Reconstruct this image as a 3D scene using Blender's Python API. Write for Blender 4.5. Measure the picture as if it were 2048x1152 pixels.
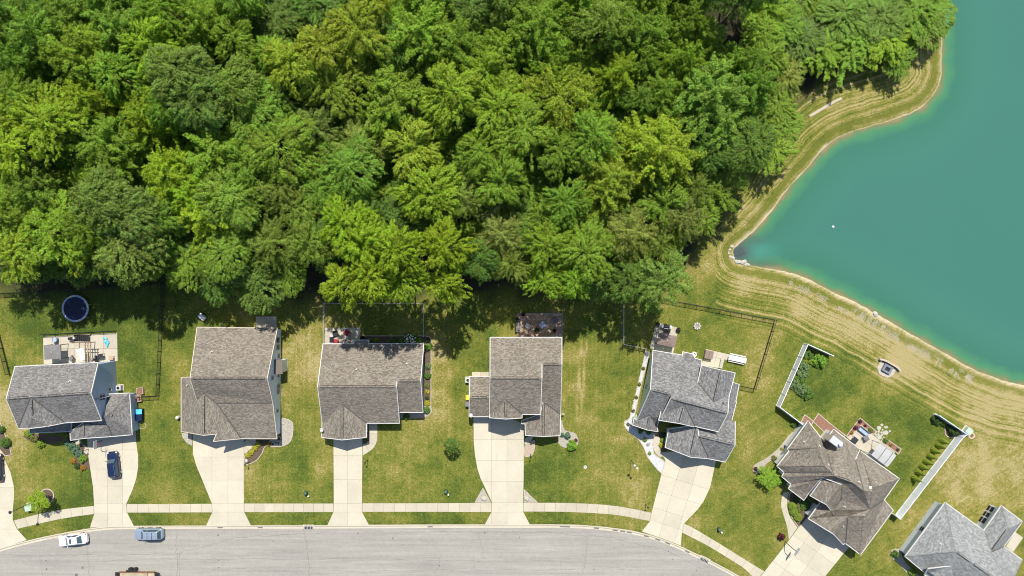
import bpy, bmesh, math, random
import numpy as np
from mathutils import Vector, Matrix
from mathutils.bvhtree import BVHTree

for o in list(bpy.data.objects):
    bpy.data.objects.remove(o)
SC = bpy.context.scene
COL = SC.collection
R_ = math.radians

# ------------------------------------------------------------------ camera, sky, sun, exposure
CAM_H = 118.0                      # drone height in metres
PPM = 12.0                         # photo pixels per metre at ground level
cam_data = bpy.data.cameras.new('camera')
cam_data.sensor_width = 36.0
cam_data.lens = 36.0 * CAM_H / (2048.0 / PPM)
cam_data.clip_start = 1.0
cam_data.clip_end = 5000.0
cam = bpy.data.objects.new('camera', cam_data)
cam.location = (0, 0, CAM_H)
cam.rotation_euler = (0, 0, 0)
COL.objects.link(cam)
SC.camera = cam

SUN_DIR = Vector((-0.055, -0.60, -1.0)).normalized()      # the way the light travels
world = bpy.data.worlds.new('World')
SC.world = world
world.use_nodes = True
wn = world.node_tree
wn.nodes.clear()
w_out = wn.nodes.new('ShaderNodeOutputWorld')
w_bg = wn.nodes.new('ShaderNodeBackground')
w_sky = wn.nodes.new('ShaderNodeTexSky')
w_sky.sky_type = 'NISHITA'
w_sky.sun_disc = False
w_sky.sun_elevation = math.asin(-SUN_DIR.z)
w_sky.sun_rotation = math.atan2(-SUN_DIR.x, -SUN_DIR.y)
w_sky.altitude = 200
w_bg.inputs['Strength'].default_value = 0.115
wn.links.new(w_sky.outputs[0], w_bg.inputs[0])
wn.links.new(w_bg.outputs[0], w_out.inputs[0])

sun_data = bpy.data.lights.new('sun', 'SUN')
sun_data.energy = 5.0
sun_data.angle = R_(0.53)
sun_data.color = (1.0, 0.95, 0.86)
sun = bpy.data.objects.new('sun', sun_data)
sun.rotation_euler = SUN_DIR.to_track_quat('-Z', 'Y').to_euler()
sun.location = (10, 60, 120)
COL.objects.link(sun)

SC.view_settings.view_transform = 'Standard'
SC.view_settings.look = 'None'
SC.view_settings.exposure = 0.42
SC.view_settings.gamma = 1.0
SC.view_settings.use_curve_mapping = False
SC.render.engine = 'CYCLES'
SC.cycles.filter_width = 1.05

# ------------------------------------------------------------------ helpers
def P(px, py, z=0.0):
    """photo pixel -> plan position (m) of a point that stands z metres above the ground"""
    k = (1.0 - z / CAM_H) / PPM
    return Vector(((px - 1024.0) * k, (576.0 - py) * k, z))

def ray_px(px, py):
    return Vector(((px - 1024.0) / PPM, (576.0 - py) / PPM, -CAM_H)).normalized()

def xy(pts):
    return [tuple(P(a, b).xy) for a, b in pts]

def tag(o, label=None, cat=None, group=None, kind=None):
    if label: o['label'] = label
    if cat: o['category'] = cat
    if group: o['group'] = group
    if kind: o['kind'] = kind
    return o

def thing(name, label=None, cat=None, loc=(0, 0, 0), rz=0.0, group=None, kind=None):
    o = bpy.data.objects.new(name, None)
    o.empty_display_size = 0.3
    COL.objects.link(o)
    o.location = loc
    o.rotation_euler = (0, 0, rz)
    return tag(o, label, cat, group, kind)

def link(name, me, parent=None):
    o = bpy.data.objects.new(name, me)
    COL.objects.link(o)
    if parent is not None: o.parent = parent
    return o

def root_of(o):
    while o.parent: o = o.parent
    return o

class MB:
    """collects shapes, builds ONE mesh object"""
    def __init__(s):
        s.v = []; s.f = []; s.m = []; s.mi = 0; s.M = None
    def add(s, vs, fs):
        n = len(s.v)
        s.v += [tuple(v) for v in vs]
        s.f += [tuple(i + n for i in f) for f in fs]
        s.m += [s.mi] * len(fs)
        return s
    def box(s, c, d, rz=0.0, tilt=None):
        hx, hy, hz = d[0] / 2, d[1] / 2, d[2] / 2
        M = Matrix.Translation(Vector(c)) @ Matrix.Rotation(rz, 4, 'Z')
        if tilt: M = M @ Matrix.Rotation(tilt[0], 4, tilt[1])
        vs = [M @ Vector((x, y, z)) for z in (-hz, hz) for y in (-hy, hy) for x in (-hx, hx)]
        return s.add(vs, [(0, 2, 3, 1), (4, 5, 7, 6), (0, 1, 5, 4), (2, 6, 7, 3), (0, 4, 6, 2), (1, 3, 7, 5)])
    def prism(s, poly, z0, z1, bevel=0.0):
        a = sum(poly[i][0] * poly[(i + 1) % len(poly)][1] - poly[(i + 1) % len(poly)][0] * poly[i][1] for i in range(len(poly)))
        if a < 0: poly = poly[::-1]
        n = len(poly)
        vs = [(p[0], p[1], z0) for p in poly] + [(p[0], p[1], z1) for p in poly]
        fs = [tuple(range(n, 2 * n)), tuple(range(n - 1, -1, -1))]
        fs += [(i, (i + 1) % n, n + (i + 1) % n, n + i) for i in range(n)]
        return s.add(vs, fs)
    def cyl(s, c, r, h, n=16, r2=None, axis='Z'):
        r2 = r if r2 is None else r2
        vs = []
        for k, rr in ((0, r), (1, r2)):
            for i in range(n):
                a = 2 * math.pi * i / n
                p = (rr * math.cos(a), rr * math.sin(a), h * k)
                if axis == 'X': p = (p[2], p[0], p[1])
                elif axis == 'Y': p = (p[0], p[2], -p[1])
                vs.append((c[0] + p[0], c[1] + p[1], c[2] + p[2]))
        fs = [(i, (i + 1) % n, n + (i + 1) % n, n + i) for i in range(n)]
        return s.add(vs, fs + [tuple(range(n - 1, -1, -1)), tuple(range(n, 2 * n))])
    def ring(s, c, r0, r1, z0, z1, n=24):
        vs = []
        for r, z in ((r0, z0), (r1, z0), (r1, z1), (r0, z1)):
            vs += [(c[0] + r * math.cos(2 * math.pi * i / n), c[1] + r * math.sin(2 * math.pi * i / n), z) for i in range(n)]
        fs = []
        for k in range(4):
            for i in range(n):
                j = (i + 1) % n; k2 = (k + 1) % 4
                fs.append((k * n + i, k * n + j, k2 * n + j, k2 * n + i))
        return s.add(vs, fs)
    def tube(s, path, r, n=6, r2=None):
        path = [Vector(p) for p in path]
        r2 = r if r2 is None else r2
        vs, fs = [], []
        up = Vector((0.13, 0.31, 0.94))
        for k, p in enumerate(path):
            d = (path[min(k + 1, len(path) - 1)] - path[max(k - 1, 0)]).normalized()
            a = d.cross(up)
            a = a.normalized() if a.length > 1e-4 else Vector((1, 0, 0))
            b = d.cross(a)
            rr = r + (r2 - r) * k / max(1, len(path) - 1)
            vs += [p + (a * math.cos(2 * math.pi * i / n) + b * math.sin(2 * math.pi * i / n)) * rr for i in range(n)]
        for k in range(len(path) - 1):
            for i in range(n):
                j = (i + 1) % n
                fs.append((k * n + i, k * n + j, (k + 1) * n + j, (k + 1) * n + i))
        fs += [tuple(range(n - 1, -1, -1)), tuple(range((len(path) - 1) * n, len(path) * n))]
        return s.add(vs, fs)
    def sphere(s, c, r, nu=12, nv=7, sq=(1, 1, 1), jit=0.0, rnd=None):
        vs, fs = [], []
        for j in range(nv + 1):
            t = math.pi * j / nv
            for i in range(nu):
                a = 2 * math.pi * i / nu
                q = 1 + (rnd.uniform(-jit, jit) if rnd and 0 < j < nv else 0)
                vs.append((c[0] + r * sq[0] * q * math.sin(t) * math.cos(a), c[1] + r * sq[1] * q * math.sin(t) * math.sin(a), c[2] + r * sq[2] * q * math.cos(t)))
        for j in range(nv):
            for i in range(nu):
                k = (i + 1) % nu
                fs.append((j * nu + i, (j + 1) * nu + i, (j + 1) * nu + k, j * nu + k))
        return s.add(vs, fs)
    def mesh(s, name, mats):
        me = bpy.data.meshes.new(name)
        me.from_pydata(s.v, [], s.f)
        for m in (mats if isinstance(mats, (list, tuple)) else [mats]): me.materials.append(m)
        if any(s.m): me.polygons.foreach_set('material_index', s.m)
        me.validate(); me.update()
        return me
    def build(s, name, mats, parent=None, world=False, smooth=False, bevel=0.0):
        if world and parent is not None:
            r = root_of(parent)
            Mi = (Matrix.Translation(r.location) @ Matrix.Rotation(r.rotation_euler.z, 4, 'Z')).inverted()
            s.v = [tuple(Mi @ Vector(v)) for v in s.v]
        me = s.mesh(name, mats)
        if smooth: me.polygons.foreach_set('use_smooth', [True] * len(me.polygons))
        o = link(name, me, parent)
        if bevel > 0:
            b = o.modifiers.new('bevel', 'BEVEL'); b.width = bevel; b.segments = 2; b.limit_method = 'ANGLE'
        return o

def children(o):
    return list(o.children)

def copy_tree(o, parent=None):
    c = o.copy(); COL.objects.link(c)
    if parent is not None: c.parent = parent
    for ch in children(o): copy_tree(ch, c)
    return c

def ring_inset(poly, d):
    """offset a simple polygon inwards by d"""
    n = len(poly)
    a = sum(poly[i][0] * poly[(i + 1) % n][1] - poly[(i + 1) % n][0] * poly[i][1] for i in range(n))
    sgn = 1 if a > 0 else -1
    out = []
    for i in range(n):
        p0, p1, p2 = Vector(poly[i - 1]), Vector(poly[i]), Vector(poly[(i + 1) % n])
        e1 = (p1 - p0).normalized(); e2 = (p2 - p1).normalized()
        n1 = Vector((-e1.y, e1.x)) * sgn; n2 = Vector((-e2.y, e2.x)) * sgn
        m = n1 + n2
        if m.length < 1e-3: m = n1
        m.normalize()
        k = d / max(0.35, m.dot(n1))
        out.append((p1.x + m.x * k, p1.y + m.y * k))
    return out

def clip(poly, nx, ny, c):
    """keep nx*x+ny*y >= c"""
    out = []
    for i in range(len(poly)):
        a, b = poly[i], poly[(i + 1) % len(poly)]
        da = nx * a[0] + ny * a[1] - c; db = nx * b[0] + ny * b[1] - c
        if da >= 0: out.append(a)
        if (da >= 0) != (db >= 0):
            t = da / (da - db)
            out.append((a[0] + t * (b[0] - a[0]), a[1] + t * (b[1] - a[1])))
    return out

def area(p):
    return 0.5 * sum(p[i][0] * p[(i + 1) % len(p)][1] - p[(i + 1) % len(p)][0] * p[i][1] for i in range(len(p)))

def spline(pts, n=6, closed=False):
    out = []
    m = len(pts)
    rng = range(m if closed else m - 1)
    for i in rng:
        g = (lambda k: Vector(pts[k % m])) if closed else (lambda k: Vector(pts[max(0, min(m - 1, k))]))
        p0, p1, p2, p3 = g(i - 1), g(i), g(i + 1), g(i + 2)
        for k in range(n):
            t = k / n
            out.append(tuple(0.5 * ((2 * p1) + (p2 - p0) * t + (2 * p0 - 5 * p1 + 4 * p2 - p3) * t * t + (3 * p1 - p0 - 3 * p2 + p3) * t ** 3)))
    if not closed: out.append(tuple(pts[-1]))
    return out

# ------------------------------------------------------------------ materials
class NT:
    def __init__(s, name):
        s.m = bpy.data.materials.new(name); s.m.use_nodes = True
        s.t = s.m.node_tree; s.t.nodes.clear()
        s.out = s.n('OutputMaterial')
    def n(s, kind, **kw):
        nd = s.t.nodes.new('ShaderNode' + kind)
        for k, v in kw.items():
            if hasattr(nd, k): setattr(nd, k, v)
            else: nd.inputs[k.replace('_', ' ')].default_value = v
        return nd
    def l(s, a, b): s.t.links.new(a, b)
    def val(s, x, sock):
        if isinstance(x, (int, float)): sock.default_value = x
        elif isinstance(x, (tuple, list)): sock.default_value = tuple(x) + ((1.0,) if len(x) == 3 and len(sock.default_value) == 4 else ())
        else: s.l(x, sock)
    def math(s, op, a, b=0.0, c=None, clamp=False):
        nd = s.n('Math', operation=op); nd.use_clamp = clamp
        s.val(a, nd.inputs[0]); s.val(b, nd.inputs[1])
        if c is not None: s.val(c, nd.inputs[2])
        return nd.outputs[0]
    def mix(s, f, a, b, mode='MIX'):
        nd = s.n('Mix', data_type='RGBA', blend_type=mode)
        s.val(f, nd.inputs[0]); s.val(a, nd.inputs[6]); s.val(b, nd.inputs[7])
        return nd.outputs[2]
    def noise(s, vec, scale, detail=3.0, rough=0.55, dist=0.0):
        nd = s.n('TexNoise'); nd.inputs['Scale'].default_value = scale
        nd.inputs['Detail'].default_value = detail; nd.inputs['Roughness'].default_value = rough
        nd.inputs['Distortion'].default_value = dist
        if vec is not None: s.l(vec, nd.inputs['Vector'])
        return nd.outputs[0]
    def ramp(s, f, stops):
        nd = s.n('ValToRGB'); e = nd.color_ramp.elements
        while len(e) < len(stops): e.new(0.5)
        for k, (p, c) in enumerate(stops):
            e[k].position = p
            e[k].color = (c, c, c, 1) if isinstance(c, (int, float)) else tuple(c) + (1,)
        s.l(f, nd.inputs[0])
        return nd.outputs[0]
    def map(s, vec, scale=(1, 1, 1), rot=(0, 0, 0)):
        nd = s.n('Mapping'); nd.inputs['Scale'].default_value = scale; nd.inputs['Rotation'].default_value = rot
        s.l(vec, nd.inputs['Vector'])
        return nd.outputs[0]
    def pos(s): return s.n('NewGeometry').outputs['Position']
    def bump(s, h, strength=0.3, dist=0.05):
        nd = s.n('Bump'); nd.inputs['Strength'].default_value = strength; nd.inputs['Distance'].default_value = dist
        s.l(h, nd.inputs['Height'])
        return nd.outputs[0]
    def principled(s, col, rough=0.8, spec=0.3, metal=0.0, normal=None, **kw):
        b = s.n('BsdfPrincipled')
        s.val(col, b.inputs['Base Color']); s.val(rough, b.inputs['Roughness'])
        b.inputs['Specular IOR Level'].default_value = spec
        b.inputs['Metallic'].default_value = metal
        for k, v in kw.items(): b.inputs[k.replace('_', ' ')].default_value = v
        if normal is not None: s.l(normal, b.inputs['Normal'])
        return b
    def done(s, sh):
        s.l(sh.outputs[0] if hasattr(sh, 'outputs') else sh, s.out.inputs[0]); return s.m

def simple(name, col, rough=0.6, spec=0.4, metal=0.0, var=0.12, scale=3.0, bump=0.0, coat=0.0):
    """plain surface with a little grain and wear"""
    t = NT(name)
    oc = t.n('TexCoord').outputs['Object']
    n1 = t.noise(oc, scale, 5.0, 0.6)
    n2 = t.noise(oc, scale * 7, 3.0, 0.6)
    f = t.math('ADD', t.math('MULTIPLY', n1, 0.6), t.math('MULTIPLY', n2, 0.4))
    k = t.ramp(f, [(0.3, 1 - var), (0.7, 1 + var)])
    c = t.mix(1.0, tuple(col), k, 'MULTIPLY')
    nrm = t.bump(n2, bump, 0.02) if bump else None
    b = t.principled(c, rough, spec, metal, nrm)
    if coat: b.inputs['Coat Weight'].default_value = coat; b.inputs['Coat Roughness'].default_value = 0.06
    return t.done(b)

def mat_concrete(name, base=(0.60, 0.56, 0.46), var=0.10):
    t = NT(name)
    p = t.pos()
    n1 = t.noise(p, 0.35, 5, 0.6); n2 = t.noise(p, 3.0, 5, 0.65); n3 = t.noise(p, 22.0, 2, 0.6)
    rnd = t.n('ObjectInfo').outputs['Random']
    k = t.math('ADD', t.math('MULTIPLY', t.math('SUBTRACT', rnd, 0.5), 0.13), 1.0)
    k = t.math('ADD', k, t.math('MULTIPLY', t.math('SUBTRACT', n1, 0.5), 0.34))
    k = t.math('ADD', k, t.math('MULTIPLY', t.math('SUBTRACT', n2, 0.5), 0.22))
    k = t.math('ADD', k, t.math('MULTIPLY', t.math('SUBTRACT', n3, 0.5), 0.16))
    vo = t.noise(t.map(p, (1.6, 0.25, 1)), 0.8, 4, 0.7)
    k = t.math('SUBTRACT', k, t.ramp(vo, [(0.60, 0.0), (0.78, 0.12)]))
    c = t.mix(1.0, base, t.n('CombineColor').outputs[0], 'MIX')
    cc = t.n('CombineColor'); t.l(k, cc.inputs[0]); t.l(k, cc.inputs[1]); t.l(t.math('MULTIPLY', k, 0.99), cc.inputs[2])
    c = t.mix(1.0, base, cc.outputs[0], 'MULTIPLY')
    return t.done(t.principled(c, 0.85, 0.25, 0, t.bump(n3, 0.25, 0.01)))

def mat_asphalt():
    t = NT('asphalt')
    p = t.pos()
    st = t.noise(t.map(p, (0.045, 0.9, 1)), 1.0, 6, 0.65, 0.4)
    st2 = t.noise(t.map(p, (0.12, 3.2, 1)), 1.0, 4, 0.6, 0.2)
    n2 = t.noise(p, 1.3, 5, 0.6); n3 = t.noise(p, 6.0, 4, 0.8); big = t.noise(p, 0.09, 3, 0.5)
    k = t.math('ADD', 0.93, t.math('MULTIPLY', t.math('SUBTRACT', st, 0.5), 0.58))
    k = t.math('ADD', k, t.math('MULTIPLY', t.math('SUBTRACT', st2, 0.5), 0.36))
    k = t.math('ADD', k, t.math('MULTIPLY', t.math('SUBTRACT', n2, 0.5), 0.20))
    k = t.math('ADD', k, t.math('MULTIPLY', t.math('SUBTRACT', n3, 0.5), 0.62))
    k = t.math('ADD', k, t.math('MULTIPLY', t.math('SUBTRACT', big, 0.5), 0.22))
    cc = t.n('CombineColor')
    for i in range(3): t.l(k, cc.inputs[i])
    c = t.mix(1.0, (0.295, 0.281, 0.250), cc.outputs[0], 'MULTIPLY')
    return t.done(t.principled(c, 0.9, 0.2, 0, t.bump(n3, 0.4, 0.01)))

def mat_shingle(name, a, b, c3):
    """dimensional asphalt shingles: courses, random tabs, blotches; UV in metres on each slope"""
    t = NT(name)
    uv = t.n('TexCoord').outputs['UV']
    wob = t.n('VectorMath', operation='ADD'); t.l(uv, wob.inputs[0])
    nz = t.n('TexNoise'); nz.inputs['Scale'].default_value = 5.0; nz.inputs['Detail'].default_value = 2; t.l(uv, nz.inputs['Vector'])
    sc = t.n('VectorMath', operation='MULTIPLY_ADD'); t.l(nz.outputs[1], sc.inputs[0]); sc.inputs[1].default_value = (0.16, 0.16, 0); sc.inputs[2].default_value = (-0.08, -0.08, 0)
    t.l(sc.outputs[0], wob.inputs[1])
    br = t.n('TexBrick'); t.l(wob.outputs[0], br.inputs['Vector'])
    br.offset = 0.37; br.offset_frequency = 2; br.squash = 0.7; br.squash_frequency = 3
    br.inputs['Scale'].default_value = 1.0; br.inputs['Brick Width'].default_value = 0.40; br.inputs['Row Height'].default_value = 0.17
    br.inputs['Mortar Size'].default_value = 0.012; br.inputs['Mortar Smooth'].default_value = 0.4; br.inputs['Bias'].default_value = 0.0
    br.inputs['Color1'].default_value = (0.35, 0.35, 0.35, 1); br.inputs['Color2'].default_value = (1, 1, 1, 1); br.inputs['Mortar'].default_value = (0.12, 0.12, 0.12, 1)
    n1 = t.noise(t.map(uv, (1.0, 1.7, 1)), 4.2, 4, 0.65, 0.8); n2 = t.noise(uv, 9.0, 3, 0.7); n3 = t.noise(uv, 0.35, 3, 0.5)
    sep = t.n('SeparateColor'); t.l(br.outputs[0], sep.inputs[0])
    f = t.math('ADD', t.math('MULTIPLY', sep.outputs[0], 0.52), t.math('MULTIPLY', n1, 0.48))
    f = t.math('ADD', f, t.math('MULTIPLY', t.math('SUBTRACT', n2, 0.5), 0.62))
    f = t.math('ADD', f, t.math('MULTIPLY', t.math('SUBTRACT', n3, 0.5), 0.22))
    col = t.ramp(f, [(0.28, a), (0.52, b), (0.82, c3)])
    h = t.math('ADD', t.math('MULTIPLY', sep.outputs[0], 0.6), n2)
    return t.done(t.principled(col, 0.92, 0.2, 0, t.bump(h, 0.55, 0.03)))

def mat_siding(name, col):
    t = NT(name)
    p = t.n('TexCoord').outputs['Object']
    sx = t.n('SeparateXYZ'); t.l(p, sx.inputs[0])
    fr = t.math('FRACT', t.math('MULTIPLY', sx.outputs[2], 1 / 0.16))
    sh = t.ramp(fr, [(0.0, 0.72), (0.12, 1.0), (1.0, 0.97)])
    n = t.noise(p, 1.2, 4, 0.6)
    k = t.math('MULTIPLY', sh, t.math('ADD', 0.93, t.math('MULTIPLY', n, 0.14)))
    cc = t.n('CombineColor')
    for i in range(3): t.l(k, cc.inputs[i])
    c = t.mix(1.0, col, cc.outputs[0], 'MULTIPLY')
    return t.done(t.principled(c, 0.6, 0.35, 0, t.bump(fr, 0.6, 0.02)))

def mat_leaf():
    """one leaf material: tint from each object's own colour, tone per leaf"""
    t = NT('leaves')
    oi = t.n('ObjectInfo')
    at = t.n('Attribute'); at.attribute_name = 'tone'
    hs = t.n('HueSaturation'); t.l(oi.outputs['Color'], hs.inputs['Color'])
    t.l(t.math('ADD', 0.485, t.math('MULTIPLY', at.outputs['Fac'], 0.03)), hs.inputs['Hue'])
    t.l(t.math('ADD', 0.62, t.math('MULTIPLY', at.outputs['Fac'], 0.76)), hs.inputs['Value'])
    hs.inputs['Saturation'].default_value = 1.0
    b = t.principled(hs.outputs[0], 0.55, 0.25)
    tr = t.n('BsdfTranslucent'); t.l(t.mix(1.0, hs.outputs[0], (1.15, 1.25, 0.5), 'MULTIPLY'), tr.inputs[0])
    mx = t.n('MixShader'); mx.inputs[0].default_value = 0.40
    t.l(b.outputs[0], mx.inputs[1]); t.l(tr.outputs[0], mx.inputs[2])
    return t.done(mx)

def mat_glass(name='window_glass', col=(0.010, 0.014, 0.024)):
    t = NT(name)
    n = t.noise(t.n('TexCoord').outputs['Object'], 0.8, 2)
    c = t.mix(n, col, tuple(x * 2.2 for x in col))
    return t.done(t.principled(c, 0.18, 0.18))

M = {}
M['leaf'] = mat_leaf()
M['bark'] = simple('bark', (0.16, 0.13, 0.10), 0.95, 0.1, var=0.3, scale=2.0, bump=0.5)
M['deadwood'] = simple('dead_wood', (0.34, 0.30, 0.25), 0.95, 0.1, var=0.25, scale=2.0)
M['concrete'] = mat_concrete('concrete', (0.45, 0.41, 0.325))
M['walk'] = mat_concrete('sidewalk_concrete', (0.42, 0.38, 0.295))
M['curb'] = mat_concrete('curb_concrete', (0.44, 0.40, 0.315))
M['patio'] = mat_concrete('patio_concrete', (0.41, 0.37, 0.30))
M['asphalt'] = mat_asphalt()
M['crack'] = simple('crack_sealant', (0.14, 0.135, 0.125), 0.9, 0.2, var=0.3)
M['roof_tan'] = mat_shingle('tan_shingles', (0.088, 0.076, 0.061), (0.168, 0.147, 0.120), (0.288, 0.258, 0.214))
M['roof_gray'] = mat_shingle('gray_shingles', (0.075, 0.075, 0.076), (0.148, 0.146, 0.144), (0.285, 0.28, 0.272))
M['roof_pale'] = mat_shingle('pale_gray_shingles', (0.11, 0.115, 0.112), (0.200, 0.206, 0.203), (0.345, 0.35, 0.345))
M['roof_dark'] = mat_shingle('charcoal_shingles', (0.076, 0.073, 0.071), (0.145, 0.139, 0.134), (0.255, 0.246, 0.236))
M['white'] = simple('white_trim', (0.56, 0.55, 0.53), 0.5, 0.4, var=0.05)
M['vinyl'] = simple('white_vinyl', (0.78, 0.80, 0.83), 0.4, 0.45, var=0.05)
M['tan_trim'] = simple('tan_trim', (0.52, 0.46, 0.38), 0.5, 0.4, var=0.06)
M['sid_blue'] = mat_siding('blue_gray_siding', (0.40, 0.49, 0.64))
M['sid_pale'] = mat_siding('pale_blue_siding', (0.70, 0.79, 0.87))
M['sid_green'] = mat_siding('sage_siding', (0.58, 0.68, 0.50))
M['sid_tan'] = mat_siding('tan_siding', (0.48, 0.42, 0.33))
M['sid_gray'] = mat_siding('gray_siding', (0.58, 0.62, 0.66))
M['sid_cream'] = mat_siding('cream_siding', (0.68, 0.68, 0.66))
M['stone'] = simple('stone_veneer', (0.36, 0.31, 0.26), 0.9, 0.2, var=0.35, scale=6, bump=0.5)
M['glass'] = mat_glass()
M['carglass'] = mat_glass('car_glass', (0.035, 0.055, 0.07))
M['black'] = simple('black_metal', (0.018, 0.018, 0.02), 0.45, 0.4, var=0.2)
M['fence_black'] = simple('black_fence_paint', (0.022, 0.022, 0.022), 0.5, 0.4, var=0.2)
M['rubber'] = simple('black_rubber', (0.025, 0.025, 0.027), 0.85, 0.2, var=0.2)
M['chrome'] = simple('bright_metal', (0.62, 0.63, 0.65), 0.25, 0.5, 0.9, var=0.06)
M['galv'] = simple('galvanised_metal', (0.46, 0.47, 0.47), 0.5, 0.4, 0.1, var=0.1)
M['slat'] = simple('gray_slat_roof', (0.36, 0.365, 0.36), 0.6, 0.3, var=0.1)
M['soil'] = simple('mulch', (0.105, 0.078, 0.056), 1.0, 0.1, var=0.5, scale=6, bump=0.8)
M['redmulch'] = simple('red_mulch', (0.22, 0.12, 0.085), 1.0, 0.1, var=0.45, scale=6, bump=0.8)
M['graymulch'] = simple('gray_gravel', (0.33, 0.30, 0.25), 1.0, 0.1, var=0.45, scale=9, bump=0.8)
M['edging'] = simple('bed_edging', (0.40, 0.35, 0.28), 0.9, 0.2, var=0.15)
M['wood'] = simple('weathered_wood', (0.36, 0.28, 0.20), 0.85, 0.2, var=0.25, scale=4)
M['green_box'] = simple('utility_green', (0.05, 0.10, 0.065), 0.5, 0.4, var=0.12)
M['pale_green'] = simple('pale_utility_green', (0.36, 0.45, 0.37), 0.5, 0.4, var=0.1)
M['cloth_gray'] = simple('gray_canvas', (0.17, 0.165, 0.165), 0.85, 0.15, var=0.25)
M['cloth_brown'] = simple('brown_canvas', (0.20, 0.15, 0.13), 0.85, 0.15, var=0.15)
M['cloth_white'] = simple('white_canvas', (0.62, 0.62, 0.62), 0.8, 0.2, var=0.05)
M['cloth_red'] = simple('red_cushion', (0.30, 0.035, 0.05), 0.85, 0.2, var=0.2)
M['cloth_black'] = simple('black_cushion', (0.03, 0.032, 0.036), 0.85, 0.2, var=0.2)
M['blue'] = simple('blue_plastic', (0.07, 0.33, 0.52), 0.45, 0.4, var=0.12)
M['cyan'] = simple('cyan_vinyl', (0.10, 0.50, 0.72), 0.4, 0.4, var=0.15)
M['navy_pad'] = simple('blue_pad', (0.30, 0.37, 0.52), 0.55, 0.3, var=0.2, scale=2)
M['tramp'] = simple('trampoline_mat', (0.012, 0.018, 0.048), 0.7, 0.25, var=0.3, scale=1)
M['yellow'] = simple('yellow_plastic', (0.75, 0.60, 0.03), 0.45, 0.4, var=0.06)
M['rust'] = simple('rusty_steel', (0.18, 0.09, 0.05), 0.9, 0.2, var=0.4)
M['flashing'] = simple('valley_flashing', (0.085, 0.08, 0.075), 0.8, 0.2, var=0.2)
M['vent'] = simple('ridge_vent', (0.05, 0.047, 0.043), 0.9, 0.1, var=0.2)  # vent louvre black that also paints the shaded side of the ridge
M['shorerock'] = simple('shore_rock', (0.40, 0.365, 0.28), 0.95, 0.15, var=0.3, scale=3)
M['rock'] = simple('pale_rock', (0.40, 0.38, 0.33), 0.95, 0.15, var=0.25, scale=3, bump=0.4)
M['darkrock'] = simple('gray_rock', (0.26, 0.24, 0.22), 0.95, 0.15, var=0.3, scale=3, bump=0.4)
M['flag'] = simple('flagstone', (0.38, 0.365, 0.31), 0.9, 0.2, var=0.2, scale=3, bump=0.3)
M['whitestone'] = simple('white_gravel', (0.50, 0.505, 0.51), 0.95, 0.15, var=0.22, scale=9, bump=0.8)
M['paver'] = simple('tan_paver', (0.50, 0.36, 0.26), 0.9, 0.2, var=0.3, scale=4)
M['bluestone'] = simple('slate_blue_paver', (0.16, 0.17, 0.21), 0.8, 0.25, var=0.2, scale=3)
M['car_navy'] = simple('navy_car_paint', (0.012, 0.022, 0.065), 0.22, 0.5, 0.3, var=0.04, coat=1.0)
M['car_white'] = simple('white_car_paint', (0.66, 0.66, 0.66), 0.3, 0.5, 0.0, var=0.02, coat=0.8)
M['car_silver'] = simple('silver_blue_car_paint', (0.33, 0.40, 0.48), 0.28, 0.5, 0.45, var=0.03, coat=0.8)
M['car_black'] = simple('black_car_paint', (0.02, 0.02, 0.025), 0.22, 0.5, 0.2, var=0.04, coat=1.0)
M['lamp_red'] = simple('tail_lamp', (0.32, 0.02, 0.02), 0.2, 0.5)
M['lamp_clear'] = simple('head_lamp', (0.75, 0.77, 0.80), 0.12, 0.6)
M['plywood'] = simple('worn_plywood', (0.36, 0.30, 0.20), 0.9, 0.15, var=0.35, scale=1.2)
M['petal'] = simple('white_petals', (0.85, 0.85, 0.80), 0.7, 0.2, var=0.05)
# ------------------------------------------------------------------ the ground: one sheet out to the horizon
SHORE_PX = [(1884, -260), (1880, -120), (1878, -40), (1879, 14), (1885, 40), (1886, 92), (1885, 147), (1876, 178), (1856, 203), (1833, 222), (1789, 239),
            (1761, 247), (1714, 261), (1678, 275), (1655, 292), (1640, 306), (1603, 350), (1572, 383), (1539, 430), (1503, 467), (1480, 487),
            (1468, 500), (1471, 519), (1490, 527), (1517, 533), (1572, 543), (1617, 558), (1672, 587), (1700, 598), (1752, 627), (1804, 656), (1867, 693),
            (1908, 716), (1950, 739), (2008, 761), (2048, 770), (2120, 785), (2250, 790), (2450, 760)]
rs = random.Random(5)
SHORE = spline(xy(SHORE_PX), 6)
SHORE = [(x + rs.uniform(-.09, .09), y + rs.uniform(-.09, .09)) for x, y in SHORE]
POND = SHORE + [(190, 20), (230, 150), (90, 150)]

ROADLINE_PX = [(-900, 1480), (-500, 1290), (-250, 1190), (-100, 1137), (0, 1103.7), (78.6, 1083), (157, 1067.6), (210, 1060.5), (262, 1058.8), (400, 1058.2), (650, 1057.5), (880, 1056.3),
               (1040, 1056.3), (1107, 1056), (1175, 1058), (1229, 1063.5), (1270, 1070), (1311, 1081), (1351, 1096), (1389, 1113.6), (1420, 1128.5),
               (1464, 1152), (1510, 1180), (1600, 1238), (1720, 1330), (1900, 1490), (2100, 1700)]
ROADLINE = spline(xy(ROADLINE_PX), 5)
SOUTHLINE = xy([(1900, 1900), (1700, 1650), (1500, 1470), (1300, 1350), (1100, 1290), (880, 1275), (400, 1275), (250, 1285), (50, 1330), (-200, 1430), (-450, 1560), (-800, 1720)])
ROAD = ROADLINE + SOUTHLINE

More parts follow.
